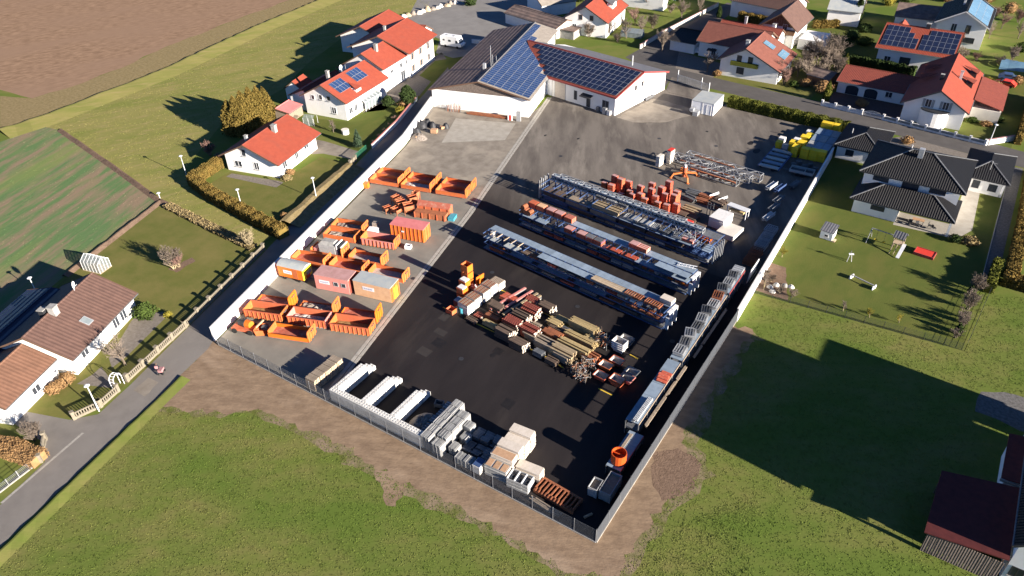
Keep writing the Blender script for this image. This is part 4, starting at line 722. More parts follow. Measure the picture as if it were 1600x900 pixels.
for (p, w_, bd, ld, hd) in ((EG[0], 'ribbed orange container with brown mud floor beside the orange loader', 'mud', 'mud', 'orange_yellow'), (EG[1], 'ribbed orange container with pale concrete residue, middle of the front yard group', 'bed_grey', 'white', 'pink_paint'), (EG[2], 'ribbed orange container with sandy floor next to the drain strip', 'mud', 'mud', 'orange_yellow')):
    skip(w_, p, 20, 5.8, 2.35, 1.1, 1.35, 1.2, body='orange_red', bed=bd, ribs=9, ribm='orange', head=hd, load=ld)
for (p, w_, bd, ld, hd) in ((EG[0], 'red bedded flat container with tall orange panel behind the mud container', 'bed_red', None, 'orange_bright'), (EG[1], 'flat container holding brown rubble with tall pale panel, front yard group', 'rust', 'rubble', 'orange_yellow'), (EG[2], 'red bedded flat container with tall orange panel nearest the drain strip', 'bed_red', None, 'orange_bright')):
    skip(w_, (p[0] - .9, p[1] + 2.5), 20, 5.8, 2.35, .14, 2.2, .2, bed=bd, head=hd, load=ld)
skip('bright orange low container in front of the yard group', (5.7, 4.6), 20, 6.0, 2.35, .5, 1.75, 1.0, body='orange_bright', head='orange_yellow')
# compactor body on its container
t = thing('compactor_body', 'weathered grey compactor body standing on an orange container', 'compactor', (-4.0, 23.0, .42), rad(13))
MB().prism([(.9, 0), (3.8, 0), (3.8, 2.0), (.9, 2.0)], 0, 1.7).build('hopper', 'panel_grey', t); MB().add([(.9, 0, 1.7), (3.8, 0, 1.7), (3.8, 2, 1.7), (.9, 2, 1.7), (1.3, .5, 2.15), (3.4, .5, 2.15), (3.4, 1.5, 2.15), (1.3, 1.5, 2.15)], [(0, 1, 5, 4), (1, 2, 6, 5), (2, 3, 7, 6), (3, 0, 4, 7), (4, 5, 6, 7)]).build('hood', 'conc_grey', t)
for i in range(3): MB().bx(4.0 + i * .42, .05, 0, 4.2 + i * .42, 1.95, 2.1 - i * .1).build('shield', 'white_rough' if i != 1 else 'dark_plastic', t)
MB().bx(-.3, .2, 0, .5, 1.6, .7).build('drive_box', 'pink_paint', t)
# closed container with a pink lid
def box_cont(name, label, org, deg, L, W, H, body, roofm, ribs=0, ribm=None, endm=None, slope=.0, cat='container'):
    t = thing(name, label, cat, (*org, 0), rad(deg)); MB().bx(0, 0, .12, L, W, H).build('body', body, t); MB().bx(-.05, -.05, H, L + .05, W + .05, H + .1).build('roof', roofm, t)
    for i in range(ribs):
        x = .12 + (L - .24) * i / (ribs - 1)
        for y in (-.08, W): MB().bx(x - .05, y, .15, x + .05, y + .08, H - .02).build('rib', ribm or body, t)
    if endm:
        MB().bx(L, .02, .14, L + .05, W - .02, H - .03).build('end_panel', endm, t)
        for y in (.3, W / 2 - .05, W - .4): MB().bx(L + .05, y, .14, L + .14, y + .12, H - .1).build('end_rib', endm, t)
    for x in (.2, L - .5): MB().bx(x, .2, 0, x + .3, W - .2, .12).build('foot', 'rust', t)
    return t
t = box_cont('lidded_container', 'orange ribbed container with a pink lid beside the drain strip', (3.1, 33.2), 13.5, 5.9, 2.45, 2.5, 'orange', 'lid_pink', 9, 'orange_bright', 'orange_yellow')
MB().bx(2.0, -.1, 1.5, 2.5, -.085, 1.75).build('plate', 'sign_white', t)
t = box_cont('site_hut', 'pink steel site hut with two small windows and a name board', (2.9, 16.4), 15, 5.6, 2.5, 2.6, 'pink_paint', 'pink_roof', 0)
for x in (3.5, 4.75): window(t, (x, -.004, 1.55), (0, -1), .62, .6, 'panel_grey', False, None, 'window_glass', False)
marks(t, .7, -.002, 1.25, 1.7, .62); MB().bx(5.6, .1, .2, 5.66, 2.4, 2.4).build('end_wall', 'tile_red_dark', t)
t = box_cont('site_hut', 'beige weathered site hut with blue grey roof and name board', (8.9, 18.3), 11.5, 6.1, 2.5, 2.65, 'beige_paint', 'roof_bluegrey', 0, None, 'orange_yellow'); marks(t, 1.5, -.002, 1.4, 1.9, .62)
MB().bx(6.17, .8, .3, 6.24, 1.75, 2.2).build('door', 'yellow_bright', t)
t = thing('site_wagon', 'orange site wagon with curved grey roof and yellow end beside the west wall', 'wagon', (-3.9, 15.4, 0), rad(12))
MB().bx(0, 0, .55, 4.4, 2.3, 2.35).build('body', 'orange_bright', t); b = MB(); n = 8; pts = [(2.3 * i / n - .0, 2.35 + .42 * math.sin(math.pi * i / n)) for i in range(n + 1)]
b.add([(x, y, z) for x in (-.12, 4.52) for y, z in pts], [(i, i + 1, n + 2 + i, n + 1 + i)[::-1] for i in range(n)] + [tuple(range(n + 1)), tuple(range(2 * n + 1, n, -1))]); b.build('roof', 'roof_bluegrey', t)
MB().bx(4.4, .02, .55, 4.46, 2.28, 2.36).build('end_wall', 'yellow_bright', t); MB().bx(4.46, .9, 1.1, 4.6, 2.0, 1.6).build('end_box', 'grey_plastic', t); MB().bx(4.46, .7, .5, 4.5, 1.7, 1.1).build('end_flap', 'red_bright', t); marks(t, 1.0, -.002, 1.25, 1.45, .6)
for x in (.9, 3.4):
    for y in (.05, 2.05): MB().tube((x, y, .32), (x, y + .2, .32), .32, n=12).build('wheel', 'black_rubber', t)
MB().bar((4.4, 1.15, .45), (6.0, 1.15, .4), .1).build('drawbar', 'galv_dark', t)
MB().bx(2.7, -.03, .65, 3.5, 0, 2.25).build('door', 'orange', t)
# loader wreck by the wall corner
t = thing('scrap_loader', 'orange loader machine with round drum and bucket near the wall corner', 'loader', (.3, 2.6, 0), rad(24))
MB().prism([(0, .3), (3.6, 0), (3.9, .8), (2.6, 1.5), (.2, 1.6)], .35, .75).build('chassis', 'orange_red', t); b = MB(); b.tube((2.0, 1.2, 1.0), (2.8, .9, 1.1), .62, n=14, r2=.5); b.build('drum', 'orange_bright', t); MB().tube((.9, 1.5, .9), (2.0, 1.2, 1.0), .55, n=14, r2=.68).build('drum_back', 'dark_plastic', t)
MB().add([(3.8, -.2, .1), (5.0, .1, .1), (5.0, 1.6, .1), (3.8, 1.4, .1), (3.6, -.2, 1.1), (4.8, .1, .9), (4.8, 1.7, .9), (3.6, 1.4, 1.1)], [(3, 2, 1, 0), (0, 1, 5, 4), (2, 3, 7, 6), (3, 0, 4, 7)]).build('bucket', 'orange', t)
MB().bar((3.4, .5, .8), (4.4, 1.6, 1.6), .2).bar((3.4, .9, .8), (4.2, 1.9, 1.4), .2).build('arm', 'beige_paint', t); MB().bx(4.3, .7, .5, 5.1, 1.3, 1.0).build('engine', 'galv_dark', t)
for x, y in ((.5, .1), (2.9, -.1), (.6, 1.7), (2.7, 1.6)): MB().tube((x, y, .38), (x, y + .25, .38), .38, n=12).build('wheel', 'black_rubber', t)
# rusty troughs and concrete buckets
RG = 'rusty formwork troughs in the middle of the container yard'
t = thing('formwork_trough', 'lower long rusty orange ribbed trough in the container yard', 'trough', (2.2, 40.2, 0), rad(16), RG); b = MB(); b.add([(0, 0, .05), (5.7, 0, .05), (5.7, 1.3, .05), (0, 1.3, .05), (0, -.05, 1.1), (5.7, -.05, 1.1), (5.7, 1.3, 1.1), (0, 1.3, 1.1)], [(0, 1, 5, 4), (1, 2, 6, 5), (2, 3, 7, 6), (3, 0, 4, 7), (4, 5, 6, 7)]); b.build('shell', 'rust_orange', t)
for i in range(5): MB().bx(i * 1.35 + .05, -.14, .05, i * 1.35 + .17, -.04, 1.15).build('rib', 'orange_red', t)
t = thing('formwork_trough', 'upper long red trough with sloping lid behind the ribbed trough', 'trough', (1.7, 41.7, 0), rad(16), RG); b = MB(); b.bx(0, 0, 0, 5.9, 1.6, 1.5); b.build('shell', 'orange_red', t); MB().add([(-.05, -.1, 1.5), (5.95, -.1, 1.5), (5.95, 1.7, 1.5), (-.05, 1.7, 1.5), (-.05, .9, 2.1), (5.95, .9, 2.1)], [(0, 1, 5, 4), (2, 3, 4, 5), (1, 2, 5), (3, 0, 4)]).build('lid', 'bed_red', t)
for i in range(5): MB().bx(i * 1.4 + .05, -.1, .1, i * 1.4 + .15, 0, 1.45).build('rib', 'rust_orange', t)
r = random.Random(5); lab = ['tallest rusty concrete bucket nearest the long troughs', 'rusty concrete bucket with upright frame, back of the bucket heap', 'squat rusty concrete bucket at the left of the heap', 'rusty concrete bucket lying open at the front of the heap', 'rusty square concrete bucket in the middle of the heap', 'small rusty bucket at the back left of the heap', 'narrow rusty chute frame on the left of the heap']
for k, (x, y, w_, h) in enumerate(((.4, 40.9, 1.5, 1.7), (-.6, 43.2, 1.3, 1.9), (-2.9, 39.2, 1.1, 1.0), (-1.0, 39.6, 1.5, 1.2), (-1.6, 41.3, 1.4, 1.6), (-3.4, 42.2, 1.2, 1.5), (-.9, 44.6, .9, 2.0))):
    t = thing('concrete_bucket', lab[k], 'bucket', (x, y, 0), r.uniform(0, 1.5), 'rusty concrete buckets heaped in the container yard'); z0 = .35; a = w_ * .35; c = w_ * .55
    MB().add([(-a, -a, z0), (a, -a, z0), (a, a, z0), (-a, a, z0), (-c, -c, h * .7), (c, -c, h * .7), (c, c, h * .7), (-c, c, h * .7), (-c, -c, h), (c, -c, h), (c, c, h), (-c, c, h), (-a, -a, z0 + .3), (a, -a, z0 + .3), (a, a, z0 + .3), (-a, a, z0 + .3)],
        [(0, 1, 5, 4), (1, 2, 6, 5), (2, 3, 7, 6), (3, 0, 4, 7), (4, 5, 9, 8), (5, 6, 10, 9), (6, 7, 11, 10), (7, 4, 8, 11), (8, 9, 13, 12), (9, 10, 14, 13), (10, 11, 15, 14), (11, 8, 12, 15), (12, 13, 14, 15)]).build('hopper', 'rust_orange', t)
    for sx in (-1, 1):
        for sy in (-1, 1): MB().bar((sx * c, sy * c, 0), (sx * c, sy * c, h + .1), .1).build('leg', 'rust', t)
    MB().bar((-c, 0, h + .05), (c, 0, h + .05), .1).build('lifting_bar', 'orange_red', t)
t = thing('tool_box', 'turquoise steel box at the end of the red trough', 'box', (7.9, 42.2, 0), rad(16)); MB().bx(0, 0, 0, 1.0, 1.6, .55).build('body', 'cyan_paint', t); MB().bx(-.05, -.05, .55, 1.05, 1.65, .62).build('lid', 'cyan_paint', t)
t = thing('water_tank', 'white tank with pump beside the pale ribbed container', 'tank', (-.9, 31.8, 0), rad(20)); MB().bx(0, 0, 0, 1.6, 1.2, .9).build('tank', 'white_paint', t); MB().tube((.9, 1.4, .5), (.9, 1.9, .5), .5, n=12).build('wheel', 'galv_dark', t); MB().bx(.5, 1.2, .4, 1.4, 1.9, 1.6).build('pump', 'rubble', t)
t = thing('mixing_tub', 'small white tub beside the ribbed container', 'tub', (7.3, 31.5, 0), rad(20)); b = MB(); b.bx(0, 0, .1, 1.0, .08, .7).bx(0, .72, .1, 1.0, .8, .7).bx(0, .08, .1, .08, .72, .7).bx(.92, .08, .1, 1.0, .72, .7); b.build('rim', 'white_paint', t); MB().bx(.05, .05, .05, .95, .75, .2).build('base', 'conc_grey', t)
t = thing('waste_bin', 'small orange bin by the wall at the head of the container rows', 'bin', (-12.4, 43.4, 0), rad(14)); MB().bx(0, 0, 0, .9, .8, 1.0).build('body', 'orange_bright', t); MB().bx(-.04, -.04, 1.0, .94, .84, 1.07).build('lid', 'orange', t)
t = thing('hose_cart', 'green hose cart next to the small orange bin', 'cart', (-13.7, 43.6, 0), rad(30)); MB().bx(0, 0, .3, 1.2, .6, .6).build('frame', 'green_metal', t); [MB().tube((x, -.1, .3), (x, .05, .3), .28, n=10).build('wheel', 'black_rubber', t) for x in (.25, .95)]

# ================================================================ STOCK BUILDERS
def crate(label, loc, rz, w_, d, h, m, strap='rust', group=None, name='crate', top=None, n=3, par=None):
    t = thing(name, label, 'crate', loc, rz, group); MB().bx(0, 0, .1, w_, d, h).build('body', m, t)
    for i in range(n):
        y = d * (i + .5) / n; MB().bx(-.02, y - .04, .1, w_ + .02, y + .04, h + .025).build('strap', strap, t)
    for y in (.05, d - .17): MB().bx(0, y, 0, w_, y + .12, .1).build('runner', 'wood_weathered', t)
    if top: MB().bx(.05, .04, h + .026, w_ - .05, d - .04, h + .07).build('lid', top, t)
    return t
_box = {}
def boxmesh(nm, sx, sy, sz, m, endm=None):
    k = (nm, round(sx, 3), round(sy, 3), round(sz, 3), m, endm)
    if k not in _box:
        b = MB().bx(0, 0, 0, sx, sy, sz)
        if endm: b.m[3] = 1; b.m[5] = 1
        _box[k] = b.mesh(nm, [m, endm] if endm else m)
    return _box[k]
def planks(label, loc, rz, L, w_, h, nx, nz, m, endm=None, jit=.12, group=None, name='timber_stack', cat='timber', seed=1, part='plank', bearers=True):
    """stack of planks lying along local x"""
    t = thing(name, label, cat, loc, rz, group); r = random.Random(seed); pw, ph = w_ / nx, (h - .1) / nz
    for i in range(nx):
        for j in range(nz):
            if j == nz - 1 and r.random() < .18: continue
            ob(part, boxmesh(part, L, pw * .93, ph * .93, m, endm), t, (r.uniform(-jit, jit), i * pw, .1 + j * ph), r.uniform(-.006, .006))
    if bearers:
        for x in (.15 * L, .8 * L): MB().bx(x, -.03, 0, x + .12, w_ + .03, .1).build('bearer', 'wood_dark', t)
    return t
def stack(label, loc, rz, w_, d, n, th, m, edge=None, group=None, name='panel_stack', cat='panels', seed=1, jit=.04, part='panel'):
    """panels lying flat one on another"""
    t = thing(name, label, cat, loc, rz, group); r = random.Random(seed)
    for x in (.1, w_ - .22): MB().bx(x, 0, 0, x + .12, d, .1).build('bearer', 'wood_dark', t)
    for i in range(n): ob(part, boxmesh(part, w_, d, th * .9, m, edge), t, (r.uniform(-jit, jit), r.uniform(-jit, jit), .1 + i * th), r.uniform(-.01, .01))
    return t
def pipes(label, loc, rz, L, n, rr, m, group=None, seed=2, name='pipe_bundle', cat='pipes'):
    t = thing(name, label, cat, loc, rz, group); r = random.Random(seed); me = MB().tube((0, 0, 0), (L, 0, 0), rr, n=6).mesh('pipe', m); per = max(3, int(math.sqrt(n) * 1.4))
    for k in range(n): ob('pipe', me, t, (r.uniform(-.15, .15), (k % per) * rr * 2.1 + rr, .1 + rr + (k // per) * rr * 2))
    for x in (.2 * L, .8 * L): MB().bx(x, 0, 0, x + .1, per * rr * 2.1, .1).build('bearer', 'wood_dark', t)
    return t
def lattice(label, loc, rz, L, w_, h, m, seg=None, r=.045, group=None, name='lattice_section', cat='lattice', infill=None):
    """square lattice girder along local x, chords and braces each a bar"""
    t = thing(name, label, cat, loc, rz, group); n = seg or max(3, int(L / w_))
    for y in (0, w_):
        for z in (0, h): MB().bar((0, y, z), (L, y, z), r * 2).build('chord', m, t)
    if infill:
        for i in range(n): MB().bx(L * i / n + .05, .06, h * .45, L * (i + .86) / n, w_ - .06, h * .9).build('stored_tray', infill, t)
    for i in range(n):
        x0, x1 = L * i / n, L * (i + 1) / n
        for y in (0, w_): MB().bar((x0, y, 0 if i % 2 else h), (x1, y, h if i % 2 else 0), r * 1.4).build('brace', m, t)
        for z in (0, h): MB().bar((x0, 0 if i % 2 else w_, z), (x1, w_ if i % 2 else 0, z), r * 1.4).build('brace', m, t)
    for x in (0, L): MB().bar((x, 0, h), (x, w_, h), r * 2).bar((x, 0, 0), (x, w_, 0), r * 2).bar((x, 0, 0), (x, 0, h), r * 2).bar((x, w_, 0), (x, w_, h), r * 2).build('end_frame', m, t)
    return t
def frames(label, loc, rz, w_, d, n, m, group=None, name='frame_stack', cat='frames', seed=1, bars=4, th=.16):
    t = thing(name, label, cat, loc, rz, group); r = random.Random(seed); b = MB(); f = .08
    b.bx(0, 0, 0, w_, f, f).bx(0, d - f, 0, w_, d, f).bx(0, f, 0, f, d - f, f).bx(w_ - f, f, 0, w_, d - f, f)
    for i in range(1, bars): b.bx(w_ * i / bars - .03, f, .01, w_ * i / bars + .03, d - f, f - .01)
    me = b.mesh('frame', m)
    for i in range(n): ob('frame', me, t, (r.uniform(-.08, .08), r.uniform(-.08, .08), .02 + i * th), r.uniform(-.03, .03))
    return t
# ================================================================ CANTILEVER RACKS
def rack(label, org, deg, L, nb, H=2.9, yc=1.5, depth=3.0, group='blue cantilever racks'):
    t = thing('cantilever_rack', label, 'rack', (*org, 0), rad(deg), group); bw = L / nb
    cm = MB().bx(-.07, yc - .09, .2, .07, yc + .09, H + .12).mesh('column', 'blue_steel'); bm = MB().bx(-.08, .05, 0, .08, depth - .05, .2).mesh('base_beam', 'blue_steel')
    am = MB().bx(-.05, 0, -.12, .05, yc - .1, 0).mesh('arm', 'blue_steel')
    for i in range(nb + 1):
        ob('column', cm, t, (i * bw, 0, 0)); ob('base_beam', bm, t, (i * bw, 0, 0))
        for z in (1.2, 2.1, H):
            if z < H or i % 2 == 0: ob('arm', am, t, (i * bw, .02, z))
            ob('arm', am, t, (i * bw, yc + .1, z))
    em = MB().bx(0, -.03, -.13, bw - .02, .03, .04).mesh('edge_beam', 'blue_steel'); tm = MB().bx(.02, 0, 0, bw - .02, depth - .1, .05).mesh('base_tray', 'galv_dark')
    for i in range(nb):
        ob('base_tray', tm, t, (i * bw, .05, .2))
        for z in (.2, 1.2, 2.1): ob('edge_beam', em, t, (i * bw + .01, .0, z + (.05 if z > 1 else 0)))
        ob('edge_beam', em, t, (i * bw + .01, depth, H))
    rm = MB().bx(0, yc - .04, H - .05, bw - .14, yc + .04, H + .05).mesh('tie_beam', 'blue_steel')
    for i in range(nb): ob('tie_beam', rm, t, (i * bw + .07, 0, 0))
    return t, bw
def decks(t, bw, y0, y1, z, i0, i1, m='blue_deck', skipf=lambda i: False):
    me = MB().bx(.012, y0, 0, bw - .012, y1, .05).mesh('deck_plate', m)
    for i in range(i0, i1):
        if not skipf(i): ob('deck_plate', me, t, (i * bw, 0, z))
RD = -6.9
def on(org, deg, x, y, z): c, s = math.cos(rad(deg)), math.sin(rad(deg)); return (org[0] + c * x - s * y, org[1] + s * x + c * y, z)
R1, R2, R3 = (17.9, 38.4), (18.9, 47.3), (17.6, 56.4)
a1, bw = rack('front blue cantilever rack carrying long grey decks', R1, RD, 32.6, 24)
decks(a1, bw, 1.62, 2.98, 2.9, 0, 24); decks(a1, bw, .05, 1.36, 2.9, 8, 21); decks(a1, bw, .05, 1.36, 2.1, 0, 7, 'roof_bluegrey', lambda i: i in (2, 5)); decks(a1, bw, .05, 1.36, 1.2, 4, 24, 'blue_deck', lambda i: i % 5 == 2)
decks(a1, bw, 1.62, 2.95, 1.2, 0, 24, 'galv_dark')
a2, bw = rack('middle blue cantilever rack with red crates on its deck', R2, RD, 31.2, 23)
decks(a2, bw, 1.62, 2.98, 2.9, 0, 23); decks(a2, bw, .05, 1.36, 2.1, 0, 23, 'blue_deck', lambda i: i in (4, 5)); decks(a2, bw, .05, 1.36, 1.2, 0, 23, 'galv_dark'); decks(a2, bw, .05, 1.36, 2.9, 19, 23)
a3, bw = rack('rear blue rack carrying galvanised girders and timber', R3, RD, 32.4, 24, 3.1, 2.4, 4.6)
decks(a3, bw, 2.55, 4.4, 3.1, 0, 24, 'galv_dark'); decks(a3, bw, .1, 2.25, 2.1, 7, 24, 'blue_deck', lambda i: i % 6 == 4); decks(a3, bw, .1, 2.25, .9, 0, 24, 'blue_steel')
def lb(s, rackn, k, n): return '%s, %s from the west on the %s rack' % (s, ORD[k], rackn)
# front rack load
planks('pale plank pack lying on the front blue rack deck', on(R1, RD, 20.6, .1, 2.96), rad(RD), 7.0, 1.1, .3, 6, 2, 'wood_pale', seed=3)
for k, (x, z, y, w_) in enumerate(((26.2, 2.96, .1, 2.6), (29.4, 2.96, .1, 2.4), (26.6, 1.26, .05, 2.4), (29.2, 1.26, .05, 2.8), (24.0, 1.26, .1, 2.0))): frames(['rust brown frame stack on the upper deck, front rack', 'rust brown frame stack at the upper east end, front rack', 'rust brown frame stack on the lower shelf, front rack', 'rust brown frame stack at the lower east end, front rack', 'small rust frame stack on the lower shelf of the front rack'][k], on(R1, RD, x, y, z), rad(RD), w_, 1.1, 3, 'rust', 'rusty frames on the front rack', seed=k, bars=7)
stack('pale board stack at the east end of the front rack', on(R1, RD, 30.9, 1.75, 2.96), rad(RD), 1.8, 1.2, 4, .16, 'panel_pale')
for k, x in enumerate((26.0, 27.2, 28.3)): crate(['white sack pallet on the lower front rack shelf', 'second white sack pallet on the lower front rack shelf', 'third white sack pallet on the lower front rack shelf'][k], on(R1, RD, x, .15, 2.16), rad(RD), .7, .6, .35, 'white_rough', 'white_paint')
crate('upright white bundle at the west end of the front rack', on(R1, RD, 1.0, .7, 2.16), rad(RD), .5, .5, 1.0, 'white_rough', 'conc_grey')
for k in range(5): MB().bar((0, 0, 0), (0, 1.4, .0), .1).build('cross_bar', 'wood_pale', a1, (1.4 + k * 1.4, .1, 3.06))
r = random.Random(4); kinds = ['wood_dark', 'rust', 'galv_dark', 'red_metal', 'wood_weathered', 'galv_dark']; nm = {'wood_dark': 'dark timber', 'rust': 'rusty steel', 'galv_dark': 'dark steel', 'red_metal': 'red steel', 'wood_weathered': 'weathered timber'}
for k in range(11):
    m = kinds[k % 6]; planks('%s bundle on the front rack middle shelf, %s from the west' % (nm[m], ORD[k]), on(R1, RD, 7.6 + k * 1.75, .08, 2.16), rad(RD), r.uniform(1.2, 1.65), 1.0, r.uniform(.25, .6), 5, 3, m, seed=k, group='mixed stock on the front rack')
for k in range(9):
    m = kinds[(k * 5 + 1) % 6]; planks('%s bundle on the front rack bottom shelf, %s from the west' % (nm[m], ORD[k]), on(R1, RD, 1.2 + k * 3.5, .1, .25), rad(RD), r.uniform(1.8, 3), 1.0, r.uniform(.3, .65), 5, 3, m, seed=k + 30, group='mixed stock on the front rack')
# middle rack load
for k, (x, m, tp) in enumerate(((.6, 'red_metal', 'orange_red'), (2.3, 'orange_red', 'beige_paint'), (4.3, 'red_metal', 'pink_roof'), (6.0, 'red_metal', 'pink_roof'), (8.0, 'orange_red', 'orange_red'))): crate(lb('red strapped panel crate on the upper deck', 'middle', k, 5), on(R2, RD, x, 1.7, 2.96), rad(RD), 1.5, 1.2, .85, m, 'pink_roof' if k in (1, 4) else 'rust', 'red crates on the middle rack', top=tp if k != 4 else None)
for k, (x, z, m) in enumerate(((9.2, 2.16, 'red_metal'), (11.6, 2.16, 'red_metal'), (13.2, 2.16, 'red_metal'), (14.8, 2.16, 'red_metal'))): crate('dull red crate on the lower deck, %s from the west on the middle rack' % ORD[k], on(R2, RD, x, .1, z), rad(RD), 1.5, 1.15, .8, m, 'rust', 'dull red crates on the middle rack', top='pink_roof' if k < 2 else 'galv_dark')
for k, x in enumerate((20.2, 21.8)): crate(['pink topped red crate in the middle of the middle rack deck', 'orange red crate with white strips in the middle of the middle rack deck'][k], on(R2, RD, x, 1.7, 2.96), rad(RD), 1.5, 1.2, .7, 'red_metal' if k == 0 else 'orange_red', 'white_rough', top='pink_roof' if k == 0 else None)
for k, (x, L_) in enumerate(((17.2, 2.4), (20, 2.6))): planks(['long red steel bundle on the middle rack lower deck', 'second long red steel bundle on the middle rack lower deck'][k], on(R2, RD, x, .1, 2.16), rad(RD), L_, .9, .3, 5, 2, 'red_metal', seed=k)
t = thing('cable_drum', 'dark rusty drum heap at the west end of the middle rack', 'drum', on(R2, RD, -.2, .3, 2.16), rad(RD)); [MB().tube((.3 + i * .8, .1, .5), (.3 + i * .8, 1.1, .5), .45, n=12).build('drum', 'rust', t) for i in range(3)]; MB().tube((.7, .1, 1.2), (.7, 1.1, 1.2), .42, n=12).build('drum', 'rust', t)
r = random.Random(9)
for k in range(10):
    m = ['galv', 'wood_dark', 'red_metal', 'galv_dark'][k % 4]; planks('%s bundle on the middle rack bottom shelf, %s from the west' % ({'galv': 'galvanised steel', **nm}[m], ORD[k]), on(R2, RD, .6 + k * 2.2, .1, 1.26 if k % 2 else .25), rad(RD), 1.8, 1.0, r.uniform(.3, .7), 5, 3, m, seed=k + 60, group='mixed stock on the middle rack')
for k, (x, m) in enumerate(((23.4, 'orange'), (24.6, 'orange_red'), (27.8, 'orange_bright'), (29.0, 'orange'), (29.9, 'orange_bright'))):
    t = thing('column_clamp', 'orange steel clamp bundle on the middle rack lower shelf, %s from the west' % ORD[k], 'clamps', on(R2, RD, x, .2, 1.26), rad(RD), 'orange clamps on the middle rack'); [MB().rb((.3 + .12 * i, .5, .35), (.07, .8, .6), .15 * i, ry=.35).build('clamp', m, t) for i in range(5)]
t = thing('tyre_stack', 'grey coiled hoses on the middle rack lower shelf', 'hoses', on(R2, RD, 25.6, .1, 1.26), rad(RD)); [MB().tube((.5 + i * .9, .6, .05), (.5 + i * .9, .6, .45), .5, n=14).build('coil', 'galv_dark' if i else 'galv', t) for i in range(2)]
t = thing('ladder', 'white ladder pieces at the east end of the middle rack', 'ladder', on(R2, RD, 28.4, 1.9, 2.98), rad(RD + 12)); [MB().bar((0, y, .1), (2.8, y + .2, .15), .1).build('rail', 'steel_white', t) for y in (0, .6)]; [MB().bar((.3 + i * .5, .02, .12), (.3 + i * .5, .75, .12), .06).build('rung', 'steel_white', t) for i in range(5)]
for k in range(10):
    m = ['wood_dark', 'galv', 'wood_weathered', 'red_metal'][k % 4]; planks('%s bundle in the lower half of the middle rack, %s from the west' % ({'galv': 'galvanised steel', **nm}[m], ORD[k]), on(R2, RD, .6 + k * 2.2, .1, .25 if k % 2 else 1.26), rad(RD), 1.8, 1.05, r.uniform(.4, .75), 5, 3, m, seed=k + 160, group='mixed stock on the middle rack')
for k in range(12):
    m = ['galv_dark', 'wood_weathered', 'galv', 'wood_dark'][k % 4]; planks('%s pack on the rear rack lower trays, %s from the west' % ({'galv': 'galvanised steel', **nm}[m], ORD[k]), on(R3, RD, (11.6 + k * 1.9) if k < 11 else 26, .15, .25 if k < 11 else 1.0), rad(RD), 1.7, 1.8, .5, 6, 3, m, seed=k + 260, group='packs on the rear rack')
for k in range(8): frames('galvanised frame pile on the rear rack blue deck, %s from the west' % ORD[k], on(R3, RD, 10.2 + k * 2.2, .3 if k > 2 else 1.9, 2.2 if k > 2 else 3.2), rad(RD + 4 * (k % 2)), 1.7, 1.5 if k > 2 else .4, 4, 'galv' if k % 2 else 'galv_dark', 'frame piles on the rear rack', seed=k + 70, bars=6, th=.12)
# rear rack load
for k in range(6): lattice('galvanised lattice girder on the rear rack, %s from the west' % ORD[k], on(R3, RD, .3 + k * 4.9, 2.7, 3.18), rad(RD), 4.8, .8, .7, 'galv', 6, .06, 'girders along the rear rack', infill='blue_deck')
for k in range(5): lattice('second row galvanised girder on the rear rack, %s from the west' % ORD[k], on(R3, RD, 1.3 + k * 5.0, 3.6, 3.18), rad(RD), 4.7, .7, .6, 'galv', 6, .05, 'girders along the rear rack', infill='galv_dark')
for k, (x, m, z, L_, h) in enumerate(((.4, 'wood_dark', 1.0, 4.5, 1.1), (5.2, 'wood_weathered', 1.0, 4.4, 1.3), (10.6, 'timber_beam', 2.16, 5.2, .85), (10.4, 'wood_weathered', 1.0, 5.0, .8), (16, 'wood_dark', 1.0, 5, .8), (21.4, 'wood_brown', .95, 3.4, .7), (.5, 'blue_steel', .25, 5, .6), (6, 'wood_dark', .25, 5, .55))): planks('%s pack on the rear rack, %s of its timber packs' % ({'wood_brown': 'brown timber', 'timber_beam': 'pale beam', 'blue_steel': 'blue steel', **nm}[m], ORD[k]), on(R3, RD, x, .2, z), rad(RD), L_, 1.7, h, 6, 4, m, seed=k + 80, group='packs on the rear rack')
for k, x in enumerate((17.5, 19.8)): stack(['grey panel pile on the rear rack deck', 'second grey panel pile on the rear rack deck'][k], on(R3, RD, x, .4, 2.16), rad(RD), 1.9, 1.4, 4, .12, 'panel_grey')
crate('red and white barrier crate on the rear rack', on(R3, RD, 27.4, .5, 2.16), rad(RD), 1.9, .9, .5, 'red_metal', 'white_rough')
r = random.Random(3); t = thing('steel_props', 'upright steel props standing at the east end of the rear rack', 'props', on(R3, RD, 25.5, .4, 2.16), rad(RD))
for i in range(16): MB().tube((r.uniform(0, 5), r.uniform(0, 1.8), 0), (r.uniform(0, .2) + i * .3, r.uniform(0, 1.8), r.uniform(.8, 1.9)), .035, n=5).build('prop', 'galv', t)
t = thing('scaffold_uprights', 'galvanised uprights clamped to the west end of the rear rack', 'frames', on(R3, RD, -.7, .2, 0), rad(RD)); [MB().bx(0, i * .5, 0, .25, i * .5 + .14, 3.6 + (i % 2) * .3).build('upright', 'panel_grey', t) for i in range(6)]
t = thing('scaffold_uprights', 'pale galvanised uprights at the east end of the rear rack', 'frames', on(R3, RD, 32.7, .6, 0), rad(RD)); [MB().bx(0, i * .6, 0, .3, i * .6 + .12, 3.0).build('upright', 'galv', t) for i in range(6)]
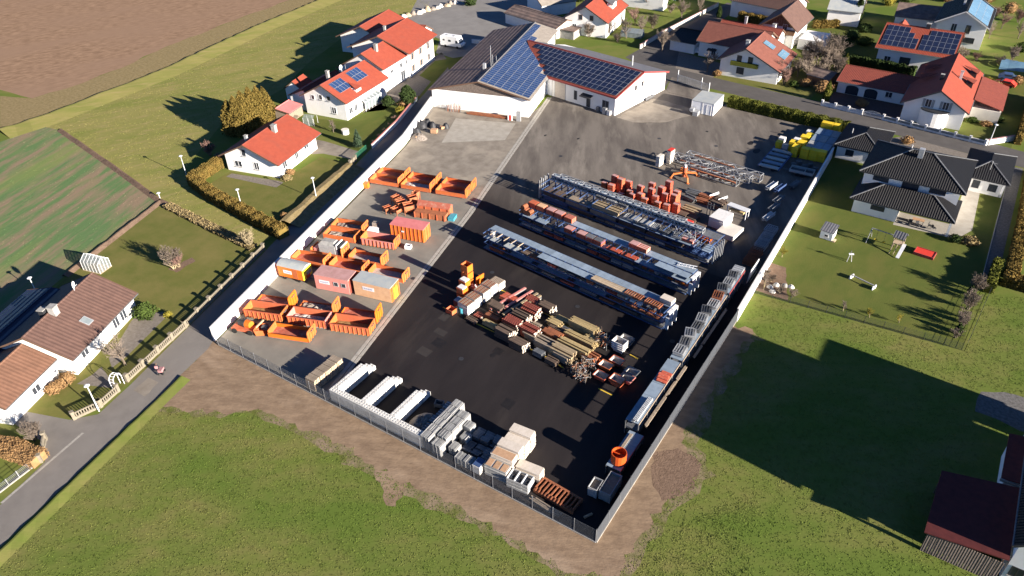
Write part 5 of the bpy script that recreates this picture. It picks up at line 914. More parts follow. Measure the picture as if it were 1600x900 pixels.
for Rn, Ln, w_ in ((R1, 32.8, 'front'), (R2, 31.4, 'middle')):
    t = thing('end_guard', 'white steel guard at the east end of the %s rack' % w_, 'guard', on(Rn, RD, Ln, .3, 0), rad(RD)); [MB().bx(0, y, 0, .5, y + .12, z).build('post', 'steel_white', t) for y, z in ((.1, 2.0), (1.2, 2.9), (2.3, 2.9))]; MB().bx(0, .22, 2.5, .45, 2.3, 2.85).build('panel', 'steel_white', t); MB().bx(0, .22, 1.1, .45, 1.2, 1.5).build('panel', 'steel_white', t)
# ================================================================ RED FORMWORK STACKS north of the rear rack
r = random.Random(12); FS = [(25.6, 63.6, 2.2), (26.9, 64.8, 3.2), (27.2, 62.9, 2.4), (28.4, 64.0, 3.3), (29.3, 62.5, 1.6), (29.6, 64.8, 2.8), (30.6, 63.4, 2.0), (31.6, 62.2, 2.3), (32.2, 64.0, 3.1), (32.9, 62.6, 2.5), (33.6, 65.6, 3.2), (34.2, 64.2, 3.0), (34.0, 62.0, 2.2), (35.3, 65.8, 2.9), (35.4, 63.2, 2.4), (36.4, 62.0, 2.1), (36.7, 64.2, 2.7), (37.9, 62.2, 2.0), (38.2, 64.4, 2.8), (36.0, 67.2, 3.4), (39.2, 63.2, 2.0), (37.9, 66.2, 2.6)]
for k, (x, y, h) in enumerate(FS):
    h = h * 1.12; n = int(h / .13); tone = 'red_metal' if k % 3 else 'orange_red'
    lbl = ('%s red panel stack, %s from the west in the heap behind the rear rack' % ('tall' if h > 2.5 else 'low', ORD[k])) if k < 12 else ('%s red panel stack, %s from the east in the heap behind the rear rack' % ('tall' if h > 2.5 else 'low', ORD[21 - k]))
    t = stack(lbl, (x, y, 0), rad(RD + r.uniform(-8, 8)), 1.05, r.choice((.75, .95)), n, .13, tone, None, 'red formwork panel stacks', seed=k, jit=.04); MB().bx(.05, .05, .1 + n * .13, .98, .68, .14 + n * .13).build('lit_top', 'pink_roof', t)  # pinkish top slab: sunlight on the stack tops painted as a paler colour
# ================================================================ CRANE PARTS further back
CD = -7.5
for k, (x, y, L_) in enumerate(((33.2, 83.9, 15.0), (31.4, 82.0, 7.2), (38.9, 81.4, 7.8), (34.6, 79.6, 10.5))): lattice(['rearmost long crane lattice section in the yard', 'short crane lattice section beside the counterweights', 'crane lattice section at the east of the crane parts', 'front crane lattice section behind the yellow stand'][k], (x, y, .15), rad(CD), L_, 1.3, 1.3, 'galv', int(L_ / 1.1), .05, 'crane lattice sections')
for k, (x, y, L_) in enumerate(((36, 78.9, 9), (33.0, 81.0, 11), (35, 83.2, 8))): planks(['orange brown beam pair lying in front of the crane sections', 'orange brown beams between crane sections', 'orange brown beams on the rear crane section'][k], (x, y, 1.55 if k == 2 else .9), rad(CD), L_, .3, .3, 2, 1, 'rust_orange', seed=k, name='steel_beam', cat='beam', bearers=False, part='beam')
for k, (x, y) in enumerate(((29.4, 78.4), (30.6, 80.6))): t = stack(['cream counterweight stack at the west end of the crane parts', 'cream counterweight stack with red cap by the crane parts'][k], (x, y, 0), rad(CD), .8, 1.5, 5 + k, .42, 'cream_wall', name='counterweight', cat='counterweight', part='slab'); k and MB().bx(0, 0, 2.62, .8, 1.4, 2.8).build('cap', 'red_bright', t)
t = thing('crane_base', 'orange yellow crane stand with splayed legs and red hub', 'crane base', (35.7, 77.2, 0), rad(20)); MB().tube((0, 0, .2), (0, 0, 2.0), .42, n=10).build('hub', 'orange_red', t); MB().tube((0, 0, 2.0), (0, 0, 2.5), .25, n=10).build('hub_top', 'white_rough', t)
for i in range(4): a = i * math.pi / 2 + .3; MB().bar((.3 * math.cos(a), .3 * math.sin(a), 1.0), (2.0 * math.cos(a), 2.0 * math.sin(a), .8), .28).bar((2.0 * math.cos(a), 2.0 * math.sin(a), .9), (2.5 * math.cos(a), 2.5 * math.sin(a), .1), .26).build('leg', 'orange_yellow', t); MB().tube((2.5 * math.cos(a), 2.5 * math.sin(a), 0), (2.5 * math.cos(a), 2.5 * math.sin(a), .12), .3, n=8).build('foot_plate', 'orange_yellow', t)
r = random.Random(21)
for k in range(6):
    x = 38.5 + (k % 3) * 2.4; y = 69.6 + (k // 3) * 2.0; m = ['galv_dark', 'rust', 'wood_dark'][k % 3]
    planks('%s scrap pile behind the red panel stacks, %s from the west' % ({'rust': 'rusty', 'galv_dark': 'grey steel', 'wood_dark': 'dark timber'}[m], ORD[k]), (x, y, 0), rad(CD + r.uniform(-15, 15)), 2.2, 1.2, r.uniform(.4, .9), 6, 3, m, seed=k + 5, jit=.4, group='scrap piles by the crane stand')
for k, (x, y) in enumerate(((42.6, 72.0), (44.4, 71.4))): t = thing('beam', ['white beam lying behind the grey props', 'second white beam lying behind the grey props'][k], 'beam', (x, y, .3), rad(65)); MB().bx(0, 0, 0, 2.2, .22, .25).build('flange', 'steel_white', t); MB().bx(0, .08, .25, 2.2, .14, .4).build('web', 'steel_white', t)
planks('pale timber pack behind the rear rack girders', (40.2, 65.0, .5), rad(RD), 3.0, 1.6, .6, 6, 3, 'timber_beam', seed=8)
for k in range(5): planks('dark timber pack between red stacks and white slabs, %s from the west' % ORD[k], (40.0 + (k % 3) * 1.9, 61.0 + (k // 3) * 2.2, 0), rad(RD), 1.7, 1.7, .6 + .2 * (k % 2), 6, 3, 'wood_dark', seed=k + 40, group='dark timber packs behind the rear rack')
MBt = thing('drum', 'bright red cover at the end of the rear girders', 'cover', (42.8, 59.6, 1.5), rad(RD)); MB().bx(0, 0, 0, 1.3, .9, .5).build('cover', 'red_bright', MBt); MB().bx(.1, .1, -1.5, 1.2, .8, 0).build('base', 'wood_dark', MBt)
planks('bright orange barrier pack beside the rear rack', (44.6, 58.6, 0), rad(RD - 4), 3.4, 1.0, .9, 4, 3, 'orange_bright', seed=4, name='barrier_pack', cat='barriers', part='barrier')
t = stack('tall pile of white slabs with grey sheets at the east of the rack row', (45.7, 63.2, 0), rad(-7), 2.6, 3.4, 9, .2, 'white_rough', name='slab_pile', cat='slabs', part='slab'); 
stack('flat pile of cream slabs at the east of the rack row', (47.9, 60.9, 0), rad(-7), 3.0, 3.6, 5, .2, 'cream_wall', name='slab_pile', cat='slabs', part='slab')
t = thing('steel_table', 'white steel table frame behind the slab piles', 'frame', (46.8, 68.6, 0), rad(-10)); [MB().bx(x, y, 0, x + .15, y + .15, 1.6).build('leg', 'steel_white', t) for x in (0, 3.4) for y in (0, 1.0)]; MB().bx(-.05, -.05, 1.6, 3.6, 1.2, 1.75).build('top', 'steel_white', t); MB().bx(.4, .1, .9, 3.0, 1.0, 1.2).build('boards', 'wood_yellow', t)
t = thing('scaffold_uprights', 'dark steel uprights standing behind the slab piles', 'frames', (44.2, 66.2, 0), 0); [MB().bx(x, 0, 0, x + .1, .1, 2.6).build('upright', 'galv_dark', t) for x in (0, .5, 1.0)]; MB().bx(0, -.02, 2.2, 1.1, .12, 2.3).build('rail', 'galv_dark', t)

# ================================================================ TIMBER AND PALLET FIELD (between the yellow lines)
TD = -6.3
def obox(label, loc, rz, w_, d, h, m, side=None, group=None, name='steel_box', n=1):
    """open topped steel boxes, n on top of each other"""
    t = thing(name, label, 'box', loc, rz, group)
    for k in range(n):
        z = k * (h + .06); b = MB(); e = .06
        b.bx(0, 0, z + .1, w_, d, z + .16).bx(0, 0, z + .16, w_, e, z + h).bx(0, d - e, z + .16, w_, d, z + h).bx(0, e, z + .16, e, d - e, z + h); b.build('box', m, t); MB().bx(w_ - e, e, z + .16, w_, d - e, z + h).build('side', side or m, t)
        for x in (.1, w_ - .25):
            for y in (.1, d - .25): MB().bx(x, y, z, x + .15, y + .15, z + .1).build('foot', 'rust', t)
    return t
BG = 'orange boxes at the west end of the timber field'
obox('tall tower of three orange boxes at the west end of the timber field', (*(21.00, 28.35), 0), rad(TD), 1.3, 1.2, 1.28, 'orange', 'orange_bright', BG, n=3)
t = obox('pair of orange boxes with white sacks on top beside the tower', (*(21.53, 26.99), 0), rad(TD), 1.3, 1.1, 1.05, 'orange', 'orange_bright', BG, n=2); MB().bx(.1, .1, 2.12, 1.2, 1.0, 2.35).build('sacks', 'white_rough', t)
t = obox('pair of orange boxes with pale lid nearest the white pallets', (*(22.24, 25.41), 0), rad(TD), 1.3, 1.1, 1.0, 'orange', 'orange_bright', BG, n=2); MB().bx(.1, .1, 2.05, 1.2, 1.0, 2.2).build('sacks', 'white_rough', t)
t = obox('dark red box with blue white cover at the west end', (*(22.85, 23.82), 0), rad(TD), 1.3, 1.1, 1.0, 'tile_red_dark', 'red_metal', BG); MB().bx(.05, .05, 1.0, 1.25, 1.05, 1.15).build('cover', 'blue_deck', t)
obox('single orange red box at the south west corner of the timber field', (*(22.90, 21.93), 0), rad(TD), 1.2, 1.0, .8, 'orange_red', 'orange', BG)
obox('rusty open box beside the barrels', (*(23.37, 24.50), 0), rad(TD), 1.2, 1.0, .8, 'rust', 'rust', BG)
t = thing('barrels', 'dark steel barrels beside the white pallet stacks', 'barrels', (*(24.12, 23.03), 0), 0); [MB().tube((x, y, 0), (x, y, .85), .29, n=12).build('barrel', m, t) for x, y, m in ((0, 0, 'dark_plastic'), (.65, .1, 'cyan_paint'), (.1, .65, 'dark_plastic'), (.75, .75, 'galv_dark'))]
t = thing('leaning_board', 'upright orange yellow panel leaning behind the white pallets', 'panel', (*(22.88, 29.32), .1), rad(80)); MB().rb((.8, 0, .8), (1.6, .1, 1.6), 0, rx=.15).build('sheet', 'orange_bright', t); MB().rb((.8, .1, .8), (.1, .1, 1.6), 0).build('stiffener', 'orange', t)
r = random.Random(6); t = thing('clamp_box', 'wire box full of red and white clamps behind the white pallets', 'box', (*(22.48, 27.76), 0), rad(TD)); MB().bx(0, 0, .1, 1.4, 1.2, .7).build('box', 'galv_dark', t); [MB().rb((r.uniform(.2, 1.2), r.uniform(.2, 1.0), r.uniform(.7, 1.1)), (.5, .1, .1), r.uniform(0, 3), ry=r.uniform(-.6, .6)).build('clamp', r.choice(['white_rough', 'red_metal', 'pink_paint']), t) for i in range(22)]
# white bodied pallet stacks, two rows
for k, (x, y, h) in enumerate(((24.1, 23.2, 1.7), (24.2, 24.9, 1.7), (24.3, 26.8, 1.6), (24.4, 28.5, 1.6), (24.6, 30.2, 1.4))):
    t = thing('pallet_stack', '%s white boarded pallet stack counted from the south yellow line' % ORD[k], 'pallets', (x, y, 0), rad(TD), 'white pallet stacks in the timber field')
    for i in range(int(h / .4)): ob('pallet', boxmesh('pallet', 1.9, 1.45, .36, 'cream_wall', 'white_rough'), t, (r.uniform(-.03, .03), r.uniform(-.03, .03), .08 + i * .4), r.uniform(-.01, .01))
    for x_ in (.05, .85, 1.7): MB().bx(x_, .05, 0, x_ + .15, 1.4, .08).build('runner', 'wood_dark', t)
    for i in range(7): MB().bx(.05 + i * .27, .02, .08 + int(h / .4) * .4, .22 + i * .27, 1.43, .11 + int(h / .4) * .4).build('slat', 'rust' if i % 2 and k != 4 else 'wood_weathered', t)
# long beams lying towards the camera, red flanges
for k, (p, m) in enumerate((((28.39, 25.33), 'red'), ((29.65, 25.25), 'red'), ((30.58, 25.15), 'wood'), ((31.28, 24.91), 'wood'))):
    t = thing('long_beam', '%s long beam with %s from the west in the beam row' % (ORD[k], 'red flange' if m == 'red' else 'timber face'), 'beam', (*p, 0), rad(TD + 84), 'long beams in the timber field')
    for i in range(2): MB().bx(i * 3.6, 0, 0, i * 3.6 + 3.4, .5, .62).build('beam', 'galv_dark', t); MB().bx(i * 3.6, -.02, .62, i * 3.6 + 3.4, .32, .72).build('flange', 'pink_paint' if m == 'red' else 'timber_beam', t)
# girder bundles: dark red sides, pale ends to the sun
for k, (p, L_, h) in enumerate((((33.47, 27.48), 2.6, 1.7), ((33.02, 25.85), 2.6, 1.5), ((32.81, 23.91), 2.6, 1.6), ((32.98, 21.76), 2.5, 1.6), ((35.70, 23.76), 2.6, 1.6), ((35.75, 20.98), 2.4, 1.3))):
    planks('red formwork girder bundle with pale ends, %s of the timber field bundles' % ORD[k], (p[0] - L_ / 2, p[1] - .5, 0), rad(TD), L_, 1.5, h, 7, 6, 'wood_dark' if k % 2 else 'tile_red_dark', 'panel_pale', .16, 'girder bundles in the timber field', 'girder_bundle', 'girders', k + 11, 'girder')
for k, (p, L_, w_, h, m) in enumerate((((39.43, 28.70), 4.2, 1.2, 1.5, 'wood_yellow'), ((36.73, 29.18), 3.6, .8, .5, 'wood_yellow'), ((39.76, 26.56), 4.6, 1.0, 1.0, 'wood_yellow'), ((40.22, 24.40), 4.6, 1.3, 1.5, 'wood_yellow'), ((37.21, 23.12), 3.4, 1.6, 1.25, 'wood_weathered'), ((39.89, 22.63), 3.4, 1.6, 1.5, 'timber_beam'), ((37.94, 25.24), 4.0, .9, .7, 'rust'), ((37.06, 27.06), 3.6, .8, .5, 'wood_dark'), ((36.10, 27.79), 3.8, .8, .45, 'galv_dark'))):
    planks('%s stack, %s of the long stacks in the timber field' % ({'wood_yellow': 'yellowish timber', 'wood_weathered': 'grey plank', 'timber_beam': 'pale beam', 'rust': 'rusty plank', 'wood_dark': 'dark timber', 'galv_dark': 'dark steel'}[m], ORD[k]), (p[0], p[1] - w_ / 2, 0), rad(TD), L_, w_, h, 6, 5, m, seed=k + 50, jit=.22, group='long stacks in the timber field')
r = random.Random(44); FILL = [(27.4, 25.6, 'wood_dark'), (27.6, 28.6, 'red_metal'), (31.0, 29.9, 'tile_red_dark'), (33.6, 29.4, 'wood_dark'), (31.5, 22.4, 'wood_dark'), (37.0, 25.0, 'rust'), (36.4, 27.2, 'wood_yellow'), (39.8, 28.2, 'wood_weathered'), (42.4, 26.6, 'wood_yellow'), (35.2, 23.0, 'wood_weathered'), (40.6, 21.6, 'wood_weathered'), (43.6, 23.4, 'rust')]
for k, (x, y, m) in enumerate(sorted(FILL)): planks('%s pack filling the timber field, %s from the west' % ({'wood_dark': 'dark timber', 'red_metal': 'red steel', 'tile_red_dark': 'dull red girder', 'rust': 'rusty steel', 'wood_yellow': 'yellowish timber', 'wood_weathered': 'weathered plank'}[m], ORD[k]), (x, y, 0), rad(TD + r.uniform(-3, 3)), r.uniform(2.0, 2.6), 1.35, r.uniform(.7, 1.25), 6, 4, m, 'panel_pale' if k in (2, 3, 4) else None, .2, 'filler packs in the timber field', seed=k + 90)
def prop_cage(label, p, n, seed):
    t = thing('prop_cage', label, 'props', (*p, 0), rad(TD), 'cages of tangled steel props'); r = random.Random(seed)
    for x in (0, 1.5):
        for y in (0, 1.1): MB().bx(x, y, 0, x + .08, y + .08, 1.2).build('post', 'galv_dark', t)
    for z in (.1, .7): MB().bx(0, 0, z, 1.58, .05, z + .07).bx(0, 1.13, z, 1.58, 1.18, z + .07).build('rail', 'galv_dark', t)
    for i in range(n): a = Vector((r.uniform(.1, 1.5), r.uniform(.1, 1.1), r.uniform(.2, 1.3))); d = Vector((r.uniform(-1, 1), r.uniform(-1, 1), r.uniform(-.3, .6))).normalized() * r.uniform(.4, .75); MB().tube(a - d, a + d, .035, n=5).build('prop', r.choice(['rust', 'wood_weathered', 'galv', 'wood_dark']), t)
    return t
for k, p in enumerate(((43.89, 28.04), (45.02, 27.18), (45.16, 22.67), (44.69, 20.81), (45.69, 20.18))): prop_cage(['cage of tangled props behind the concrete tubs', 'low cage of tangled props beside the stacked tubs', 'round heap of rusty props in the middle of the timber field', 'heap of rusty props next to the plank stacks', 'heap of props at the south yellow line'][k], (p[0] - .7, p[1] - .4), 34, k)
def tub(label, p, z, m, inner='bed_grey', deg=TD, n=1, w_=1.7, d=1.2):
    t = thing('concrete_tub', label, 'tub', (p[0], p[1], z), rad(deg), 'tapered steel tubs')
    for k in range(n):
        h = .75; z0 = k * .34; i_ = .22; vs = [(i_, i_, z0 + .05), (w_ - i_, i_, z0 + .05), (w_ - i_, d - i_, z0 + .05), (i_, d - i_, z0 + .05), (0, 0, z0 + h), (w_, 0, z0 + h), (w_, d, z0 + h), (0, d, z0 + h)]
        MB().add(vs, [(3, 2, 1, 0), (0, 1, 5, 4), (1, 2, 6, 5), (2, 3, 7, 6), (3, 0, 4, 7)]).build('shell', m, t)
        if k == n - 1: MB().add([(x + (.04 if x < w_ / 2 else -.04), y + (.04 if y < d / 2 else -.04), zz + (.03 if zz < z0 + .3 else 0)) for x, y, zz in vs], [(0, 1, 2, 3), (4, 5, 1, 0), (5, 6, 2, 1), (6, 7, 3, 2), (7, 4, 0, 3)]).build('lining', inner, t)
        for a, b_ in (((-.05, -.05), (w_ + .05, .02)), ((-.05, d - .02), (w_ + .05, d + .05)), ((-.05, .02), (.02, d - .02)), ((w_ - .02, .02), (w_ + .05, d - .02))): MB().bx(a[0], a[1], z0 + h - .03, b_[0], b_[1], z0 + h + .05).build('rim', m, t)
    return t
for k, (px, m, n, s_) in enumerate((((966, 538), 'galv_dark', 2, 'grey tub at the back, nearest the racks'), ((955, 548), 'white_rough', 4, 'tall nest of four pale tubs'), ((951, 569), 'red_metal', 1, 'red rimmed tub in front of the pale nest'), ((934, 576), 'orange', 1, 'orange ended tub beside the prop heap'), ((926, 592), 'red_metal', 1, 'dark red tub at the south yellow line'), ((951, 601), 'orange_red', 2, 'orange red tub at the south east corner'), ((966, 596), 'pink_paint', 1, 'pinkish tub at the east edge'), ((974, 586), 'galv_dark', 1, 'dark grey tub at the east edge'))): tub(s_ + ' of the tub group', ((46.64, 28.66), (46.44, 27.00), (47.36, 24.48), (46.57, 22.98), (46.92, 20.95), (49.11, 21.08), (49.87, 22.24), (49.89, 23.63))[k], 0, m, n=n)

bpy.context.view_layer.update(); OCC = []
def tbounds(o):
    P = [q.matrix_world @ Vector(c) for q in o.children if q.type == 'MESH' for c in q.bound_box]
    return (min(p.x for p in P), min(p.y for p in P), max(p.x for p in P), max(p.y for p in P)) if P else None
for o in list(bpy.data.objects):
    if o.parent is None and o.type == 'EMPTY' and 18 < o.location.x < 54 and 17 < o.location.y < 33 and o.children: OCC.append(tbounds(o))
r = random.Random(101); SMALL = []; nf = 0; tries = 0; KN = {'wood_dark': 'dark timber', 'tile_red_dark': 'dull red girder', 'rust': 'rusty steel', 'wood_yellow': 'yellowish timber', 'wood_weathered': 'weathered plank', 'galv_dark': 'dark steel'}
while nf < 24 and tries < 3000:
    tries += 1; x = r.uniform(26, 46.5); L_, w_ = r.uniform(1.3, 2.3), r.uniform(.75, 1.15); y = r.uniform(22.3, 29.2) - .11 * (x - 22); bx_ = (x - .1, y - .28, x + L_ + .12, y + w_ + .05)
    if any(bx_[0] < q[2] and bx_[2] > q[0] and bx_[1] < q[3] and bx_[3] > q[1] for q in OCC if q): continue
    OCC.append(bx_); SMALL.append((x, y, L_, w_)); nf += 1
for k, (x, y, L_, w_) in enumerate(sorted(SMALL)): m = list(KN)[k % 6]; planks('small %s pack squeezed between the timber field stacks, %s from the %s' % (KN[m], ORD[k] if k < 12 else ORD[len(SMALL) - 1 - k], 'west' if k < 12 else 'east'), (x, y, 0), rad(TD), L_, w_, r.uniform(.4, 1.1), 5, 4, m, 'panel_pale' if m == 'tile_red_dark' else None, .08, 'small packs in the timber field', seed=k + 200)
# ================================================================ FRONT ROW along the mesh fence
for k in range(5):
    t = thing('beam_pallet', '%s stack of short beams from the fence, west of the block bays' % ORD[k], 'beams', (17.2, .55 + k * 1.02, 0), rad(1.5), 'short beam stacks by the fence')
    for j in range(5):
        for i in range(5): ob('beam', boxmesh('beam', 1.55, .17, .30, 'wood_weathered', 'wood_pale'), t, (random.uniform(-.05, .05), i * .19, .12 + j * .33))
    for x in (.2, 1.2): MB().bx(x, 0, 0, x + .12, .95, .12).build('bearer', 'wood_dark', t)
t = thing('block_bays', 'white studded concrete block bays standing along the mesh fence', 'block wall', (21.5, .45, 0), 0)
def block(L_):
    b = MB().bx(0, 0, 0, L_ - .02, .78, .62); n = max(1, round(L_ / .4))
    for i in range(n):
        for y in (.1, .48): x = (i + .5) * L_ / n - .1; b.bx(x, y, .62, x + .2, y + .2, .70)
    return b.mesh('concrete_block', 'conc_white')
bk = block(1.6); bh = block(.8)
for lv in range(3):
    z = lv * .645 + .02
    for i in range(9 if lv % 2 == 0 else 8): ob('concrete_block', bk, t, (i * 1.6 - (0 if lv % 2 == 0 else -.8), 0, z))
    if lv % 2: ob('concrete_block', bh, t, (0, 0, z)); ob('concrete_block', bh, t, (13.6, 0, z))
    for x in (.82, 5.3, 9.85):
        st = 1.6 if lv % 2 == 0 else 1.6
        for i in range(3 if lv < 2 else 3): ob('concrete_block', bk, t, (x, .82 + i * 1.62 + (.45 if lv == 0 else 0) * 0, z), math.pi / 2)
        if lv == 1: ob('concrete_block', bh, t, (x, 5.7, z), math.pi / 2)
        if lv == 0: ob('concrete_block', bk, t, (x, 5.7, z), math.pi / 2)
def heap(name, label, c, rx, ry, h, m, seed=1, ex=1.2):
    r = random.Random(seed); vs = []; fs = []; n, q = 18, 7
    for j in range(q + 1):
        for i in range(n): a = 2 * math.pi * i / n; s = j / q; vs.append((rx * s * math.cos(a), ry * s * math.sin(a), h * (1 - s ** 2.2) ** ex * (1 + (r.uniform(-.16, .16) if 0 < j < q else 0))))
    for j in range(q):
        for i in range(n): k = j * n; fs.append((k + i, k + n + i, k + n + (i + 1) % n, k + (i + 1) % n))
    o = MB().add(vs, fs).build(name, m, None, (*c, .02), smooth=True); tag(o, label, 'heap'); return o
heap('gravel_heap', 'grey gravel heap in the open bay beside the blocks', (33.6, 3.2), 1.7, 2.2, 1.2, 'rubble', 3)
t = thing('mortar_tub', 'black tub at the head of the gravel bay', 'tub', (33.0, 6.3, 0), rad(20)); [MB().bx(a, b_, .05, c, d, .65).build('side', 'galv_dark', t) for a, b_, c, d in ((0, 0, 1.1, .08), (0, .7, 1.1, .78), (0, .08, .08, .7), (1.02, .08, 1.1, .7))]; MB().bx(.05, .05, 0, 1.05, .73, .1).build('base', 'dark_plastic', t)
t = thing('mortar_tub', 'dark tub with a pale lump next to the black tub', 'tub', (34.4, 6.5, 0), rad(-15)); [MB().bx(a, b_, .05, c, d, .6).build('side', 'galv_dark', t) for a, b_, c, d in ((0, 0, 1.0, .08), (0, .7, 1.0, .78), (0, .08, .08, .7), (.92, .08, 1.0, .7))]; MB().bx(.2, .1, .1, .8, .7, .85).build('lump', 'rubble', t)
for k in range(5): crate('blue grey mesh crate, %s from the fence beside the gravel' % ORD[k], (34.55, .7 + k * 1.32, 0), 0, .9, 1.2, 1.2 - .1 * (k % 2), 'galv_dark', 'galv', 'mesh crates beside the gravel', name='mesh_crate')
def upright_panels(label, loc, rz, w_, d, h, n, m, group, seed=1):
    t = thing('upright_panels', label, 'panels', loc, rz, group); r = random.Random(seed)
    for i in range(n): x = w_ * i / n; ob('panel', boxmesh('panel', w_ / n * .5, d, h, m, 'panel_grey'), t, (x, r.uniform(-.04, .04), .08 + r.uniform(0, .06)))
    for y in (.15, d - .3): MB().bx(-.05, y, 0, w_ + .05, y + .1, .08).build('bearer', 'wood_dark', t)
    MB().bx(w_ - .02, -.02, .08, w_ + .05, d + .02, h + .02).build('end_panel', 'panel_grey', t)
UG = 'grey panels stored on edge by the fence'
for k in range(6): upright_panels('grey panels on edge, west row, %s from the fence' % ORD[k], (35.75, .45 + k * 1.15, 0), 0, 1.15, 1.08, 2.0, 9, 'panel_grey', UG, k)
for k in range(5): upright_panels('grey panels on edge, east row, %s from the fence' % ORD[k], (37.3, .4 + k * 1.2, 0), 0, 1.2, 1.1, 1.95 if k else 1.7, 9, 'panel_grey', UG, k + 9)
for k, (x, y, h) in enumerate(((38.75, 4.6, 1.5), (39.1, 3.3, 1.0), (39.0, 1.4, 1.1))): upright_panels('short row of grey panels on edge, %s of the low rows' % ORD[k], (x, y, 0), 0, .9, 1.1, h, 6, 'panel_grey', UG, k + 19)
for k, (x, y, h) in enumerate(((40.3, .7, .9), (41.5, .7, 1.0))): upright_panels('low grey panels on edge near the blue crate, %s one' % ['left', 'right'][k], (x, y, 0), 0, 1.0, 1.1, h, 7, 'panel_grey', UG, k + 25)
crate('blue lidded crate with white side next to the pale panel stacks', (42.75, .7, 0), 0, 1.0, 1.3, 1.25, 'white_rough', 'cream_wall', top='blue_steel', name='blue_crate')
for k in range(6): planks('dark steel pack lying in the shade behind the grey panels, %s of the row' % ORD[k], (39.9 + (k % 3) * 1.3, 2.5 + (k // 3) * 2.0, 0), 0, 1.1, 1.6, .5 + .1 * k % 3, 5, 2, 'galv_dark', seed=k + 3, group='dark steel packs in shade')
PG = 'pale formwork panel stacks by the fence'
for k, (y, n, m) in enumerate(((1.15, 11, 'panel_grey'), (2.45, 15, 'panel_pale'), (3.7, 17, 'panel_pale'), (4.95, 15, 'panel_pale'), (6.2, 17, 'panel_pale'))):
    t = stack('pale panel stack, %s from the fence east of the blue crate' % ORD[k], (44.1, y, 0), rad(4), 2.7, 1.18, n, .145, 'panel_pale' if k else 'panel_grey', 'panel_pale', PG, seed=k, jit=.05)
    if k == 0:
        for i in range(3): MB().bx(.1 + i * .9, .08, .1 + n * .145, .75 + i * .9, 1.1, .13 + n * .145).build('ply_sheet', 'ply_brown', t)
    if k == 1: MB().bx(.1, .06, .1 + n * .145, 2.6, 1.1, .125 + n * .145).build('ply_sheet', 'ply_brown', t)
t = thing('frame_box', 'grey steel box frame with open cells beside the pale stacks', 'frame', (47.0, 1.1, 0), rad(5))
for z in (0, .5, 1.0): MB().bx(0, 0, z, 2.6, .1, z + .3).bx(0, 1.5, z, 2.6, 1.6, z + .3).build('rail', 'panel_grey', t)
for x in (0, .85, 1.7, 2.5): MB().bx(x, .1, .1, x + .1, 1.5, 1.35).build('divider', 'steel_white', t)
MB().bx(.1, .1, .0, 2.5, 1.5, .12).build('base', 'galv_dark', t)
stack('pale slab stack behind the grey box frame', (47.0, 3.0, 0), rad(5), 2.9, 1.2, 9, .145, 'panel_pale', 'panel_pale', PG, seed=9)
t = thing('rust_grid', 'rust orange steel grid frames near the fence corner', 'frames', (49.9, 2.0, 0), rad(-4))
MB().bx(0, .0, .0, 5.0, .25, .5).bx(0, 1.75, 0, 5.0, 2.0, .6).build('long_rail', 'rust', t)
for i in range(11): MB().bx(i * .48, .25, .2, i * .48 + .16, 1.75, .62).build('cross_bar', 'rust', t)
for i in range(12): MB().rb((.3 + i * .4, .1, .62), (.12, .5, .1), .1).build('lug', 'rust', t)
planks('pale timber bits in front of the rust grid', (50.3, .8, 0), rad(-6), 3.4, .6, .35, 4, 2, 'wood_weathered', seed=4, jit=.4)
t = thing('timber_offcut', 'single pale offcut lying on the dark asphalt near the corner', 'offcut', (56.2, 1.9, 0), rad(60)); MB().bx(0, 0, .03, 1.0, .22, .22).build('piece', 'ply_brown', t); MB().bx(.05, .22, .03, .8, .3, .1).build('splinter', 'wood_pale', t)
# tubs and cylinder at the south end of the east shelf
def bin_box(label, p, w_, d, h, m):
    t = thing('steel_bin', label, 'bin', (*p, 0), rad(2)); e = .07
    for a, b_, c, q in ((0, 0, w_, e), (0, d - e, w_, d), (0, e, e, d - e), (w_ - e, e, w_, d - e)): MB().bx(a, b_, .1, c, q, h).build('side', m, t)
    MB().bx(e, e, .08, w_ - e, d - e, h * .75).build('filling', 'wood_weathered', t)
    for x in (.05, w_ - .2): MB().bx(x, .05, 0, x + .15, d - .05, .08).build('runner', 'galv_dark', t)
bin_box('small grey steel bin near the fence corner', (55.0, 4.7), 1.05, 1.6, 1.45, 'panel_grey'); bin_box('long grey steel bin with timber next to the slat fence', (56.2, 4.9), 1.35, 3.0, 1.45, 'panel_grey')
b = MB(); t = thing('orange_cylinder', 'bright orange steel cylinder standing on the south end of the shelf', 'cylinder', (56.15, 9.6, 1.4), 0); n = 16
for i in range(n):
    a0, a1 = 2 * math.pi * i / n, 2 * math.pi * (i + 1) / n; f = lambda a, r_, z: (r_ * math.cos(a), r_ * math.sin(a), z); b.add([f(a0, .85, 0), f(a1, .85, 0), f(a1, .85, 1.35), f(a0, .85, 1.35), f(a0, .78, 0), f(a1, .78, 0), f(a1, .78, 1.35), f(a0, .78, 1.35)], [(0, 1, 2, 3), (5, 4, 7, 6), (3, 2, 6, 7)])
b.build('shell', 'cyl_orange', t); MB().bar((-.8, 0, 1.1), (.8, 0, 1.1), .1).build('spoke', 'cyl_orange', t); MB().tube((0, 0, 0), (0, 0, .06), .78, n=16).build('floor', 'red_metal', t)
